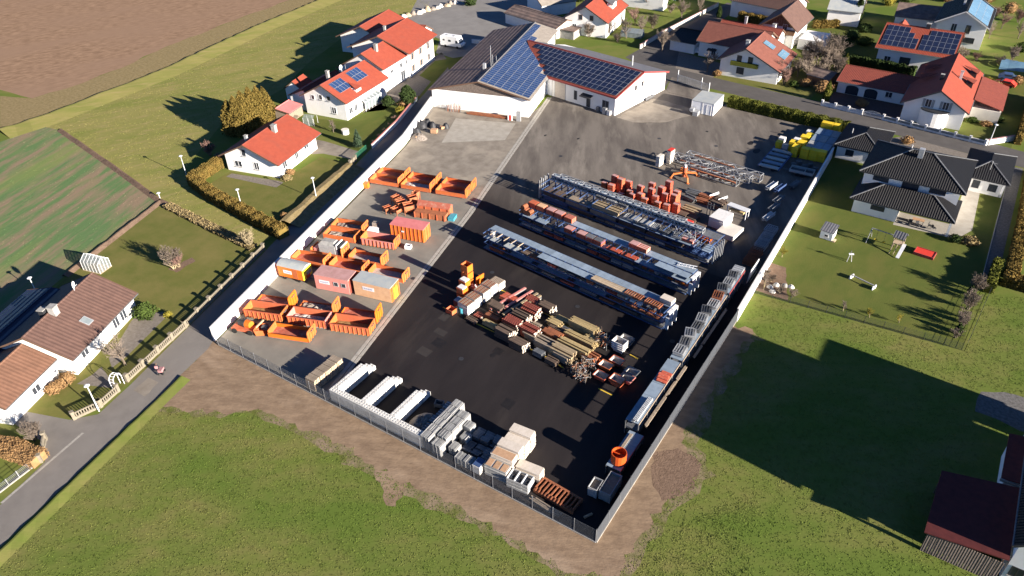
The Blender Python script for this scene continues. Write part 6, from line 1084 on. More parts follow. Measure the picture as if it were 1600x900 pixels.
# ================================================================ EAST SHELF along the slat fence
def shelf(label, y0, y1, x0=54.35, wd=1.65, h=2.3):
    t = thing('shelf_rack', label, 'rack', (x0, y0, 0), rad(90.5), 'steel shelves along the east side'); L_ = y1 - y0; n = max(1, round(L_ / 2.3))
    for i in range(n + 1):
        for y in (-.05, -wd): MB().bx(L_ * i / n - .05, y - .05, 0, L_ * i / n + .05, y + .05, h).build('post', 'galv_dark', t)
    for i in range(n):
        for z in ((h, 1.1) if h > 2 else (h,)): MB().bx(L_ * i / n + .02, -wd, z, L_ * (i + 1) / n - .02, -.02, z + .07).build('deck_plate', 'blue_deck' if z == h else 'galv_dark', t)
        MB().bx(L_ * i / n + .1, -wd + .1, .05, L_ * (i + 1) / n - .1, -.2, .7 + .3 * (i % 2)).build('stock', ['wood_dark', 'galv_dark', 'wood_weathered'][i % 3], t)
    MB().bx(0, -wd - .07, h - .1, L_, -wd - .01, h + .09).build('edge_rail', 'trim_red' if y0 < 12 or y0 > 40 else 'wood_weathered', t)
    return t
shelf('southern low steel shelf carrying the orange cylinder', 8.4, 14.4, 55.2, 1.75, 1.3); shelf('long steel shelf with clear grey decks in the middle of the east side', 14.8, 27.0); shelf('steel shelf piled with galvanised frames on the east side', 27.4, 43.5); shelf('northern steel shelf with grey deck beside the white wall', 44.0, 50.6)
planks('brown timber on the southern shelf deck', (56.0, 11.2, 1.38), rad(90), 2.6, .5, .2, 3, 1, 'wood_weathered', seed=1, bearers=False)
pipes('long galvanised tubes on the shelf south of the clear decks', (55.8, 14.8, 2.37), rad(90), 4.2, 14, .07, 'galv'); 
planks('dark red frame pack on the long shelf', (54.6, 22.4, 2.37), rad(0), 1.3, 1.9, .35, 4, 2, 'red_metal', seed=2)
for k, (y, m) in enumerate(((27.8, 'galv'), (29.7, 'galv_dark'), (31.6, 'galv'), (33.5, 'galv_dark'), (35.4, 'galv'), (37.3, 'galv_dark'), (39.2, 'galv'), (41.2, 'rust'), (43.2, 'galv_dark'), (45.2, 'galv'), (47.1, 'galv_dark'))): frames('%s frame stack on the east shelf, %s from the south' % ({'galv': 'galvanised', 'galv_dark': 'dark steel', 'rust': 'rust brown'}[m], ORD[k]), (54.45, y, 2.37), rad(2 + 7 * (k % 3)), 1.35, 1.75, 5, m, 'frame stacks on the east shelf', seed=k, bars=4, th=.13)
for k, y in enumerate((15.5, 18.5, 21.5, 24.6, 30, 33, 36, 39)): planks('weathered timber lying behind the east shelf, %s from the south' % ORD[k], (56.75, y, 1.6 if k < 4 else 1.2), rad(90), 2.7, .35, .25, 3, 2, 'wood_weathered', seed=k, jit=.2, group='timber behind the east shelf')
crate('grey crate of fittings north of the clear shelf deck', (54.4, 49.0, 2.37), 0, 1.5, 1.6, .5, 'galv', 'galv_dark')
t = thing('leaning_board', 'white board leaning against the wall beside the grey crate', 'board', (56.6, 51.0, 0), rad(90)); MB().rb((1.8, 0, 1.2), (3.6, .1, 2.4), 0, rx=.12).build('sheet', 'white_paint', t); MB().rb((1.8, -.2, .2), (3.4, .1, .2), 0).build('foot', 'galv_dark', t)
for k, (y, m) in enumerate(((55.6, 'rust'), (57.8, 'rust'), (60.6, 'galv'), (63.0, 'galv'), (65.4, 'galv'))): t = frames('%s mesh basket stack by the white wall, %s from the south' % ('brownish' if m == 'rust' else 'pale grey', ORD[k]), (54.2, y, 0), rad(-3), 1.7, 2.0, 5, m, 'basket stacks by the white wall', seed=k + 7, bars=5, th=.22)
for k, (x, y, m, h) in enumerate(((50.9, 78.4, 'galv', 1.3), (52.3, 78.9, 'blue_steel', 1.0), (53.2, 75.0, 'galv_dark', .9), (53.4, 72.0, 'galv_dark', .9), (54.0, 82.0, 'galv_dark', .8), (53.6, 68.6, 'galv', .9))): pipes(['pale tube bundle standing out in the shade by the wall', 'blue pipe bundle beside the pale tubes', 'dark pipe bundle by the white wall', 'low dark pipe bundle further south by the wall', 'dark pipe bundle near the trailer', 'grey pipe bundle north of the basket stacks'][k], (x, y, h - .5), rad(78), 2.8, 16, .09, m, 'pipe bundles in the shade by the wall')
# ================================================================ YELLOW PANELS, FLAT RACKS, TRAILER in the north-east corner
t = thing('flat_rack', 'long blue grey flat rack frame in the shade at the north east', 'flat rack', (45.9, 87.4, 0), rad(-1)); [MB().bx(x, 0, .5, x + .2, 9.4, .8).build('side_rail', 'blue_steel', t) for x in (0, 3.8)]; [MB().bx(.2, i * 1.85, .62, 3.8, i * 1.85 + .95, .82).build('deck_board', 'blue_deck' if i % 2 else 'roof_bluegrey', t) for i in range(5)]; [MB().tube((x, y, .3), (x + .25, y, .3), .3, n=10).build('wheel', 'black_rubber', t) for x in (.3, 3.3) for y in (.8, 1.7, 7.5)]
t = thing('trailer', 'empty blue grey box trailer standing by the white wall', 'trailer', (51.5, 88.0, 0), rad(2)); MB().bx(0, 0, .5, 4.2, 2.0, .62).build('bed', 'galv_dark', t); [MB().bx(a, b_, .62, c, d, 1.1).build('board', 'roof_bluegrey', t) for a, b_, c, d in ((0, 0, 4.2, .07), (0, 1.93, 4.2, 2.0), (0, .07, .07, 1.93), (4.13, .07, 4.2, 1.93), (2.6, .07, 2.67, 1.93))]; [MB().tube((x, y, .3), (x, y + .2, .3), .3, n=10).build('wheel', 'black_rubber', t) for x in (1.6, 2.4) for y in (-.1, 1.9)]; MB().bar((0, 1, .5), (-1.5, 1, .45), .1).build('drawbar', 'galv_dark', t)
r = random.Random(30); YG = 'yellow formwork panel bundles in the north east corner'
for k, (x, y, w_, d, h) in enumerate(((49.6, 95.2, 1.2, 1.6, 2.2), (50.0, 97.2, 1.4, 1.6, 2.3), (48.6, 97.0, 1.2, 1.4, 2.2), (51.3, 95.4, 1.5, 1.2, 2.1), (52.9, 95.5, 1.5, 1.2, 2.1), (54.4, 95.6, 1.4, 1.2, 2.1), (46.0, 97.4, 1.1, 1.2, 1.3), (49.6, 101.2, 1.6, 1.4, 1.9), (50.2, 103.0, 1.6, 1.3, 1.7), (51.6, 108.4, 2.2, 1.2, 2.4), (53.9, 108.4, 1.4, 1.2, 2.4))):
    stack('yellow panel bundle, %s' % ['south west one of the front group', 'behind the south west bundle', 'westmost of the second row', 'left of three in the front row', 'middle of three in the front row', 'right of three in the front row', 'small one beside the white cube', 'behind the pale cube', 'low one before the long back bundle', 'long back one under the hedge', 'short back one under the hedge'][k], (x, y, 0), rad(-2), w_, d, int(h / .16), .16, 'yellow_panel', None, YG, seed=k, jit=.02)
for k, (x, y) in enumerate(((46.0, 99.2), (47.5, 96.6), (48.6, 100.2), (49.7, 104.9))): t = thing('white_cube', ['white wrapped cube at the west edge of the yellow bundles', 'grey wrapped cube beside the small yellow bundle', 'white wrapped cube in the middle of the yellow bundles', 'white wrapped cube near the back yellow bundles'][k], 'wrapped pallet', (x, y, 0), rad(-3), 'wrapped pallets'); MB().bx(0, 0, .14, 1.15, 1.15, 1.5).build('wrap', 'white_rough' if k != 1 else 'panel_grey', t); MB().bx(-.05, -.05, 0, 1.2, 1.2, .14).build('pallet', 'wood_weathered', t)
for k in range(9): stack('blue grey panel bundle in the corner block, %s row, %s from the west' % (['front', 'middle', 'back'][k // 3], ORD[k % 3]), (51.6 + (k % 3) * 1.45, 97.4 + (k // 3) * 3.3, 0), rad(-1), 1.38, 3.1, 11, .16, 'blue_deck' if k % 4 else 'panel_grey', None, 'blue grey panel bundles', seed=k, jit=.02)
r = random.Random(8)
for k in range(5): planks('dark scrap pile in the shade south of the yellow bundles, %s from the west' % ORD[k], (51.0 + k * .95, 91.3 + (k % 2) * 1.2, 0), r.uniform(0, 1), .9, .8, .7, 4, 3, 'galv_dark', seed=k, group='dark scrap in the north east corner')
# ================================================================ BITS along the halls
t = thing('pipe_stand', 'stand of upright galvanised tubes against the hall wall', 'tubes', (-20.6, 79.0, 0), rad(15)); r = random.Random(2); [MB().tube((i * .16, r.uniform(0, .3), 0), (i * .16 + r.uniform(-.2, .2), .5, r.uniform(1.2, 2.0)), .05, n=5).build('tube', r.choice(['galv', 'galv_dark', 'rust']), t) for i in range(22)]; MB().bx(-.1, .3, .9, 3.7, .4, 1.0).build('rail', 'galv', t)
planks('long pile of rusty steel bars at the foot of the hall gable', (-15.4, 80.0, 0), rad(13.5), 9.6, .9, .55, 6, 3, 'rust', seed=3, jit=.5)
t = thing('gas_bottles', 'gas bottles and a grey cabinet at the hall corner', 'cabinet', (-4.4, 82.4, 0), rad(14)); MB().bx(0, 0, 0, .9, .5, 2.1).build('cabinet', 'galv', t); [MB().tube((-1.9 + i * .4, .2, 0), (-1.9 + i * .4, .2, 1.1), .18, n=10).build('bottle', 'red_bright' if i % 2 else 'white_rough', t) for i in range(3)]
r = random.Random(17)
for k, (p, s_) in enumerate((((-19.58, 69.50), 1.3), ((-19.46, 71.07), 1.2), ((-17.92, 70.86), 1.0), ((-18.70, 66.71), 1.1), ((-15.27, 72.05), .9))):
    o = heap('black_bag', ['large black bag heap by the lane wall', 'black bag heap leaning on the first by the lane wall', 'smaller black bag next to the wood heap', 'dark heap of sacks at the wall foot', 'black bag standing apart near the pale slab'][k], p, s_ * .8, s_ * .8, s_ * 1.2, 'dark_plastic', k, .7); o['group'] = 'black bags by the lane wall'
heap('wood_heap', 'brown heap of offcuts by the lane wall', (-16.99, 65.22), 1.9, 1.4, 1.0, 'debris', 4); 
for k, p in enumerate(((-16.29, 68.14), (-16.98, 64.18), (-15.50, 70.80))): stack(['pile of brown boards beside the black bags', 'low pile of boards beneath the wood heap', 'small board pile near the pale slab'][k], (*p, 0), rad(20 + 20 * k), 1.3, 1.0, 5 - k, .16, 'ply_brown', group='board piles by the lane wall')
for k, (x, y, w_, h, m) in enumerate(((9.4, 95.0, .9, 1.4, 'galv'), (10.6, 94.8, .8, 1.1, 'white_rough'), (7.6, 95.6, .7, 1.0, 'galv_dark'))): crate(['grey steel cabinet outside the gate hall door', 'white bin at the corner of the gate hall', 'dark machine beside the gate hall door'][k], (x, y, 0), rad(-9), w_, .7, h, m, 'galv_dark')
t = thing('bicycle_stand', 'bicycles and planters along the gate hall gable', 'bicycles', (14.4, 106.3, 0), rad(83)); r = random.Random(5)
for i in range(3):
    for q in (0, 1.0): MB().tube((.2 + i * 1.2 + q * .9 * .6, -.15, .33), (.2 + i * 1.2 + q * .9 * .6, -.19, .33), .33, n=12).build('wheel', 'galv_dark', t)
    MB().bar((.2 + i * 1.2, -.17, .33), (.5 + i * 1.2, -.17, .85), .04).bar((.5 + i * 1.2, -.17, .85), (.75 + i * 1.2, -.17, .33), .04).build('frame', 'galv', t)

# ================================================================ STREET FURNITURE, FENCES, GARDENS
def lamp(label, p, h=4.2, arm=True):
    t = thing('street_lamp', label, 'lamp', (*p, 0), 0, 'street lamps'); MB().tube((0, 0, 0), (0, 0, h), .085, n=8, r2=.055).build('pole', 'steel_white', t)
    b = MB(); b.tube((0, 0, h), (0, 0, h + .1), .12, n=10, r2=.34); b.tube((0, 0, h + .1), (0, 0, h + .2), .36, n=10, r2=.2); b.build('lamp_head', 'white_paint', t); MB().tube((0, 0, h - .12), (0, 0, h), .13, n=8).build('lamp_glass', 'glass_pale', t); MB().bx(-.06, -.12, .5, .06, -.05, .9).build('service_door', 'galv', t)
for p, s_ in (((-1.58, -16.09), 'tall white street lamp in front of the stone balustrade by the road'), ((-16.74, 35.91), 'white street lamp on the bank of the lane beside the cottage lawn'), ((80.82, 119.48), 'street lamp at the end of the white garden wall by the villa'), ((-44.35, 29.35), 'white lamp behind the brown hedge at the meadow edge')): lamp(s_, p)
for p, s_ in (((-27.53, 27.92), 'short white garden lamp standing in the brown hedge'), ((-32.58, -6.53), 'white lamp standing in the shadowed field corner'), ((-41.48, 21.38), 'short white marker post at the field corner')): lamp(s_, p, 2.6 if '250' not in s_ and 'marker' not in s_ else 1.0)
# stone balustrade along the road
def balustrade(name, label, pts, sp, m='stone_wall', h=.95, pil=.38, cat='garden wall', rail='stone_wall', bal=True, panel=None, closed=False):
    t = thing(name, label, cat, (*pts[0], 0)); o = Vector(pts[0])
    for a, c in zip(pts[:-1], pts[1:]):
        a = Vector(a) - o; c = Vector(c) - o; n = max(1, round((c - a).length / sp)); rz = math.atan2((c - a).y, (c - a).x)
        for i in range(n + 1):
            p = a.lerp(c, i / n); MB().rb((p.x, p.y, h / 2 + .12), (pil, pil, h + .24), rz).build('pillar', m, t); MB().rb((p.x, p.y, h + .3), (pil + .12, pil + .12, .1), rz).build('pillar_cap', rail, t)
            if i < n:
                q = a.lerp(c, (i + 1) / n); mid = (p + q) / 2; ln = (q - p).length - pil
                MB().rb((mid.x, mid.y, .17), (ln, .24, .34), rz).build('plinth', m, t); MB().rb((mid.x, mid.y, h - .02), (ln, .16, .12), rz).build('top_rail', rail, t)
                if bal:
                    d = (q - p).normalized(); bb = MB(); k_ = int(ln / .28)
                    for k in range(k_): z = p + d * (pil / 2 + ln * (k + .5) / k_); bb.rb((z.x, z.y, (.34 + h - .08) / 2), (.12, .1, h - .08 - .34), rz)
                    bb.build('balusters', rail, t)
                elif panel: MB().rb((mid.x, mid.y, (h + .3) / 2), (ln, .05, h - .42), rz).build('panel', panel, t)
    return t
balustrade('balustrade', 'long stone balustrade with pillars between garden and road at left', [(-3.31, -10.96), (-6.19, 0.04), (-12.07, 19.47)], 3.0)
balustrade('balustrade', 'short stone balustrade beside the driveway mouth and lamp', [(-2.88, -18.48), (-2.04, -15.54), (-2.66, -12.75)], 3.1)
balustrade('gate_wall', 'stone wall stub at the south side of the driveway mouth', [(0.22, -24.41), (-2.66, -22.23)], 3.4, bal=False, panel='stone_wall')
t = thing('mesh_fence', 'low grey mesh fence beside the road at the lower left edge', 'fence', (*(0.66, -30.74), 0), ang((0.66, -30.74), (0.03, -24.53))); L_ = math.dist((0.66, -30.74), (0.03, -24.53)); [MB().bx(i * L_ / 5, -.03, 0, i * L_ / 5 + .06, .03, 1.1).build('post', 'galv', t) for i in range(6)]; [MB().bx(0, -.015, .15 + .2 * i, L_, .015, .17 + .2 * i).build('wire', 'galv', t) for i in range(5)]; MB().bx(0, -.1, 0, L_, .1, .12).build('kerb_stone', 'kerb', t)
t = thing('rose_arch', 'white rose arch over the garden gate in the balustrade', 'arch', (*(-3.33, -12.22), 0), ang((-2.66, -12.75), (-3.31, -10.96)))
for y in (-.3, .3):
    b = MB(); pts = [(-.7, 0), (-.7, 1.5)] + [(-.7 * math.cos(i * math.pi / 8), 1.5 + .75 * math.sin(i * math.pi / 8)) for i in range(1, 9)] + [(.7, 0)]
    for a, c in zip(pts[:-1], pts[1:]): b.bar((a[0], y, a[1]), (c[0], y, c[1]), .07)
    b.build('hoop', 'white_paint', t)
for i in range(7): a = i * math.pi / 6; MB().bar((-.7 * math.cos(a), -.3, 1.5 + .75 * math.sin(a)), (-.7 * math.cos(a), .3, 1.5 + .75 * math.sin(a)), .05).build('rung', 'white_paint', t)
t = thing('greenhouse', 'small glazed greenhouse at the edge of the crop field', 'greenhouse', (*(-28.74, 1.49), 0), ang((-28.74, 1.49), (-32.92, 0.56))); L_, W_ = 3.4, 2.2
for i in range(6):
    x = L_ * i / 5
    for y in (0, -W_): MB().bar((x, y, 0), (x, y, 1.6), .07).bar((x, y, 1.6), (x, -W_ / 2, 2.4), .07).build('rib', 'steel_white', t)
    if i < 5:
        for y in (0, -W_): MB().bx(x + .04, y - .01, .05, x + L_ / 5 - .04, y + .01, 1.58).build('pane', 'glass_clear', t); MB().slab([(x + .04, y, 1.62), (x + L_ / 5 - .04, y, 1.62), (x + L_ / 5 - .04, -W_ / 2, 2.4), (x + .04, -W_ / 2, 2.4)], .02).build('roof_pane', 'glass_clear', t)
for x in (0, L_):
    for y in (-.55, -1.1, -1.65): MB().bar((x, y, 0), (x, y, 1.6 + .8 * (1 - abs(y + 1.1) / 1.1)), .06).build('mullion', 'steel_white', t)
    MB().add([(x, -.05, .05), (x, -W_ + .05, .05), (x, -W_ + .05, 1.6), (x, -W_ / 2, 2.36), (x, -.05, 1.6)], [(0, 1, 2, 3, 4)]).build('end_pane', 'glass_clear', t)
MB().bar((0, -W_ / 2, 2.42), (L_, -W_ / 2, 2.42), .08).build('ridge', 'steel_white', t); MB().bx(-.1, -W_ - .1, 0, L_ + .1, .1, .05).build('base', 'wood_pale', t)
# walker on the road
pm = bpy.data.meshes.new('person'); pv = [(0, 0, .95), (0, .02, 1.2), (0, .04, 1.42), (0, .05, 1.52), (.17, .03, 1.4), (.24, .06, 1.14), (.22, .26, .98), (-.17, .03, 1.4), (-.26, -.02, 1.14), (-.24, -.16, .92), (.1, 0, .9), (.11, .16, .5), (.11, .12, .08), (.12, .26, .04), (-.1, 0, .9), (-.11, -.1, .5), (-.11, -.34, .1), (-.11, -.22, .04)]
pe = [(0, 1), (1, 2), (2, 3), (2, 4), (4, 5), (5, 6), (2, 7), (7, 8), (8, 9), (0, 10), (10, 11), (11, 12), (12, 13), (0, 14), (14, 15), (15, 16), (16, 17)]
pm.from_pydata(pv, pe, []); po = ob('person', pm, None, (*(-1.10, -7.88), .012), rad(35)); sk = po.modifiers.new('skin', 'SKIN'); rr_ = [.15, .15, .15, .06, .08, .06, .045, .08, .06, .045, .1, .08, .05, .05, .1, .08, .05, .05]
for i, q in enumerate(pm.skin_vertices[0].data): q.radius = (rr_[i], rr_[i]); q.use_root = (i == 0)
po.modifiers.new('sub', 'SUBSURF').levels = 1; pm.materials.append(M['cloth_dark']); tag(po, 'person in dark clothes walking along the road with a pink bag', 'person')
b = MB(); import bmesh as _bm
def ball(r, m, name, parent, loc, sc=(1, 1, 1)):
    me = bpy.data.meshes.new(name); bm = _bm.new(); _bm.ops.create_icosphere(bm, subdivisions=2, radius=r); bm.to_mesh(me); bm.free(); me.materials.append(M[m]); me.polygons.foreach_set('use_smooth', [True] * len(me.polygons)); o = ob(name, me, parent, loc); o.scale = sc; return o
ball(.115, 'skin', 'head', po, (0, .07, 1.64), (.85, 1, 1.15)); ball(.12, 'wood_dark', 'hair', po, (0, .045, 1.68), (.92, .95, 1.05)); MB().bx(-.17, -.24, 1.05, .17, -.1, 1.45).build('backpack', 'cloth_pink', po); MB().rb((.0, .1, 1.63), (.03, .03, .04)).build('nose', 'skin', po, (0, .08, 0))
t = thing('pram', 'pale pink pushchair in front of the walking person', 'pushchair', (*(-0.68, -7.90), .012), rad(35)); MB().add([(-.25, 0, .4), (.25, 0, .4), (.25, .75, .45), (-.25, .75, .45), (-.28, -.1, .85), (.28, -.1, .85), (.28, .8, .7), (-.28, .8, .7)], [(3, 2, 1, 0), (0, 1, 5, 4), (1, 2, 6, 5), (2, 3, 7, 6), (3, 0, 4, 7), (4, 5, 6, 7)]).build('seat', 'cloth_pink', t); [MB().tube((x - .02, y, .17), (x + .02, y, .17), .17, n=10).build('wheel', 'black_rubber', t) for x in (-.28, .28) for y in (0, .75)]; MB().bar((-.25, -.1, .8), (-.25, -.5, 1.0), .04).bar((.25, -.1, .8), (.25, -.5, 1.0), .04).bar((-.25, -.5, 1.0), (.25, -.5, 1.0), .04).build('handle', 'galv_dark', t)
# farm garden wall along the lane, cottage garden bits
wall_run('farm_wall', 'white garden wall with red coping along the lane at the farm', [(-22.07, 56.67), (-25.32, 67.99), (-30.22, 80.90)], .95, .25, 'white_wall', 'pink_paint', 'garden wall')
t = thing('lane_gate', 'green metal gate at the end of the cottage drive', 'gate', (*(-21.18, 50.33), 0), ang((-21.18, 50.33), (-22.62, 56.34))); [MB().bx(i * .22, -.02, .1, i * .22 + .05, .02, 1.3).build('bar', 'green_metal', t) for i in range(24)]; [MB().bx(0, -.03, z, 5.1, .03, z + .07).build('rail', 'green_metal', t) for z in (.15, 1.2)]
balustrade('low_wall', 'low stone edging wall at the foot of the cottage lawn by the lane', [(-20.40, 48.60), (-21.05, 50.72)], 1.2, h=1.0, bal=False, panel='stone_wall')
bank('lane_bank', [(-14.96, 26.68), (-17.84, 37.84), (-20.40, 48.60)], 2.2, .9, 'straw', 12)
# motorhome
t = thing('motorhome', 'white motorhome parked beside the tall farm block', 'motorhome', (-48.2, 112.9, 0), rad(5)); b = MB(); sec = [(0, .45), (5.3, .45), (6.3, .55), (6.45, 1.15), (5.9, 1.35), (5.4, 2.35), (5.2, 2.9), (.15, 2.9), (0, 2.7)]
b.add([(x, y, z) for y in (0, 2.3) for x, z in sec], [tuple(range(8, -1, -1))[::-1], tuple(range(17, 8, -1))] + [(i, 9 + i, 9 + (i + 1) % 9, (i + 1) % 9) for i in range(9)]); b.build('body', 'white_paint', t)
MB().add([(5.92, .2, 1.4), (5.92, 2.1, 1.4), (5.45, 2.1, 2.3), (5.45, .2, 2.3)], [(0, 1, 2, 3)]).build('windscreen', 'window_glass', t, (.02, 0, .02)); [MB().bx(x, -.02, z, x + w_, 0, z + h).build('window', 'window_glass', t) for x, z, w_, h in ((.8, 1.7, .6, .4), (2.5, 1.6, .8, .5), (4.7, 1.4, .7, .7))]; [MB().tube((x, y, .35), (x, y + .22, .35), .35, n=12).build('wheel', 'black_rubber', t) for x in (1.5, 5.2) for y in (-.02, 2.1)]; [MB().bx(x, .8, 2.9, x + .6, 1.4, 3.0).build('roof_hatch', 'grey_plastic', t) for x in (1.2, 3.4)]; [MB().bx(6.38, y, .75, 6.47, y + .35, .95).build('headlight', 'glass_pale', t) for y in (.15, 1.8)]
wall_run('court_wall', 'low white wall beside the motorhome', [(-42.5, 119.2), (-36.5, 120.6)], 1.0, .25, 'white_wall', 'white_rough', 'garden wall')
r = random.Random(61)
for k in range(12): o = heap('stone_pile', 'pale stone pile at the edge of the parking court, %s from the south' % ORD[k], (-73.6 + k * .42 + r.uniform(-.5, .5), 128.0 + k * 1.75), r.uniform(.7, 1.3), r.uniform(.8, 1.3), r.uniform(.6, 1.4), ['white_rough', 'wood_pale', 'rubble', 'cream_wall'][k % 4], k, .8); o['group'] = 'pale piles at the parking court'
# gate in the north, villa walls and fences
t = thing('sliding_gate', 'grey sliding gate with white posts between gate hall and hedge', 'gate', (16.0, 120.6, 0), ang((16.0, 120.6), (24.4, 118.2))); [MB().bx(i * .17, -.02, .1, i * .17 + .09, .02, 1.7).build('bar', 'panel_grey', t) for i in range(51)]; [MB().bx(0, -.04, z, 8.7, .04, z + .1).build('rail', 'galv', t) for z in (.05, 1.65)]; [MB().bx(x, -.12, 0, x + .14, .02, 2.8).build('post', 'steel_white', t) for x in (-.2, 6.6)]; MB().bx(8.7, -.1, 0, 8.85, .05, 2.2).build('post', 'steel_white', t)
balustrade('villa_wall', 'white pillared garden wall along the street before the red roofed villa', [(48.2, 123.2), (56.6, 122.3)], 2.8, 'white_wall', .9, .4, rail='white_rough', bal=False, panel='steel_white')
balustrade('villa_wall', 'white pillared wall with glass panels east of the villa gate', [(61.0, 121.8), (80.2, 119.2)], 2.75, 'white_wall', .9, .35, rail='white_rough', bal=False, panel='glass_pale')
wall_run('villa_corner_wall', 'white wall turning the villa corner by the street lamp', [(80.2, 119.2), (84.6, 124.2)], 1.1, .3, 'white_wall', 'pink_roof', 'garden wall')
t = thing('villa_gate', 'curved white double gate of the red roofed villa', 'gate', (56.9, 122.3, 0), ang((56.9, 122.3), (60.8, 121.8)))
for i in range(20): x = .1 + i * .2; MB().bx(x, -.02, .1, x + .06, .02, .9 + .5 * math.sin(math.pi * x / 4)).build('bar', 'white_paint', t)
for z in (.12, .8): MB().bx(0, -.03, z, 3.95, .03, z + .08).build('rail', 'white_paint', t)
wall_run('lane_wall', 'white and brick wall beside the northern lane', [(-1.6, 137), (-1.2, 150), (2.2, 183)], 1.1, .25, 'cream_wall', 'pink_roof', 'garden wall')
t = thing('lawn_fence', 'dark wire fence with thin posts round the villa lawn', 'fence', (0, 0, 0))
for a, c in (((58.3, 49.2), (85.4, 51.1)), ((85.4, 51.1), (86.6, 66.5))):
    a = Vector(a); c = Vector(c); n = round((c - a).length / 2.5)
    for i in range(n + 1): p = a.lerp(c, i / n); MB().bx(p.x - .03, p.y - .03, 0, p.x + .03, p.y + .03, 1.25).build('post', 'fence_grey', t)
    for i in range(n):
        p = a.lerp(c, i / n); q = a.lerp(c, (i + 1) / n); b = MB()
        for k in range(6): b.bar((p.x, p.y, .12 + k * .21), (q.x, q.y, .12 + k * .21), .018)
        for k in range(1, 26): z = p.lerp(q, k / 26); b.bar((z.x, z.y, .08), (z.x, z.y, 1.2), .007)
        b.build('wire_panel', 'fence_grey', t)
t = thing('path_edge', 'pale kerb stones along the side path of the villa', 'kerb', (85.25, 67, 0)); [MB().bx(0, i * 1.0, 0, .12, i * 1.0 + .97, .1).build('kerb_stone', 'kerb', t) for i in range(44)]
# villa garden toys
t = thing('playhouse', 'white wooden playhouse with grey roof on the villa lawn', 'playhouse', (*(62.15, 68.98), 0), rad(-4)); MB().bx(0, .0, .1, 1.9, 2.1, 1.3).build('wall', 'white_paint', t); MB().add([(0, 0, 1.3), (0, 2.1, 1.3), (0, 2.1, 1.9), (0, 0, 1.6), (1.9, 0, 1.3), (1.9, 2.1, 1.3), (1.9, 2.1, 1.9), (1.9, 0, 1.6)], [(0, 3, 2, 1), (4, 5, 6, 7), (0, 4, 7, 3), (1, 2, 6, 5)]).build('upper_wall', 'white_paint', t); MB().slab([(-.15, -.2, 1.62), (2.05, -.2, 1.62), (2.05, 2.3, 2.0), (-.15, 2.3, 2.0)], .08).build('roof', 'roof_grey', t); window(t, (.95, -.004, .8), (0, -1), .5, .35, 'white_rough', True); window(t, (-.004, 1.0, .9), (-1, 0), .5, .4, 'white_rough', False); MB().bx(1.9, .0, .0, 2.4, .9, .2).build('step', 'wood_pale', t)
t = thing('swing_tower', 'wooden play tower with slide and swings on the villa lawn', 'play tower', (*(72.37, 71.30), 0), rad(-8)); [MB().bx(x, y, 0, x + .1, y + .1, 2.5).build('post', 'wood_pale', t) for x in (0, 1.3) for y in (0, 1.3)]; MB().bx(0, 0, 1.2, 1.4, 1.4, 1.3).build('platform', 'wood_pale', t); MB().slab([(-.2, -.2, 2.4), (-.2, .7, 3.2), (1.6, .7, 3.2), (1.6, -.2, 2.4)], .08).slab([(-.2, .7, 3.2), (-.2, 1.6, 2.4), (1.6, 1.6, 2.4), (1.6, .7, 3.2)], .08).build('roof', 'roof_grey', t)
MB().slab([(1.4, -1.9, .15), (1.9, -1.9, .15), (1.9, .4, 1.5), (1.4, .4, 1.5)], .06).build('slide', 'white_paint', t); [MB().bar((x, -1.2, 0), (x, 0, 1.3), .08).build('ladder_rail', 'wood_pale', t) for x in (.2, .8)]; MB().bar((-3.6, .7, 2.2), (0, .7, 2.2), .12).build('swing_beam', 'panel_grey', t); MB().bar((-3.6, .7, 2.2), (-3.6, -.5, 0), .09).bar((-3.6, .7, 2.2), (-3.6, 1.9, 0), .09).build('swing_leg', 'panel_grey', t)
for x in (-2.6, -1.4): MB().bar((x, .55, 2.2), (x, .55, .5), .02).bar((x, .85, 2.2), (x, .85, .5), .02).build('rope', 'dark_plastic', t); MB().bx(x - .2, .5, .45, x + .2, .9, .5).build('seat', 'yellow_panel', t)
t = thing('sand_pit', 'red lidded sand pit on the villa lawn', 'sand pit', (*(75.54, 71.76), 0), rad(-6)); [MB().bx(a, b_, 0, c, d, .45).build('board', 'trim_red', t) for a, b_, c, d in ((0, 0, 2.9, .1), (0, 1.9, 2.9, 2.0), (0, .1, .1, 1.9), (2.8, .1, 2.9, 1.9))]; MB().bx(.1, .1, .0, 2.8, 1.9, .38).build('cover', 'red_bright', t)
t = thing('seesaw', 'white seesaw beam lying on the villa lawn', 'seesaw', (*(69.00, 60.34), 0), ang((69.00, 60.34), (72.57, 59.16))); L_ = math.dist((69.00, 60.34), (72.57, 59.16)); MB().bx(0, -.08, .5, L_, .08, .62).build('beam', 'panel_grey', t); [MB().bx(x - .07, -.5, .0, x + .07, .5, .55).build('trestle', 'white_paint', t) for x in (.1, L_ - .1)]
t = thing('spring_figure', 'small white climbing stand on the villa lawn', 'toy', (*(67.70, 64.69), 0), 0); [MB().bar((.4 * math.cos(a), .4 * math.sin(a), 0), (.1 * math.cos(a), .1 * math.sin(a), 1.4), .09).build('leg', 'white_rough', t) for a in (0, 2.1, 4.2)]; MB().rb((.1, 0, 1.35), (.7, .3, .12), .4).build('seat', 'white_paint', t); MB().tube((0, 0, 1.4), (0, 0, 1.9), .05).build('mast', 'galv_dark', t)
t = thing('garden_table', 'wooden table with chairs on the villa terrace', 'table', (73.6, 81.3, .01)); MB().bx(0, 0, .68, 1.8, .9, .74).build('table_top', 'ply_brown', t); [MB().bx(x, y, 0, x + .08, y + .08, .68).build('leg', 'galv_dark', t) for x in (.05, 1.65) for y in (.05, .75)]
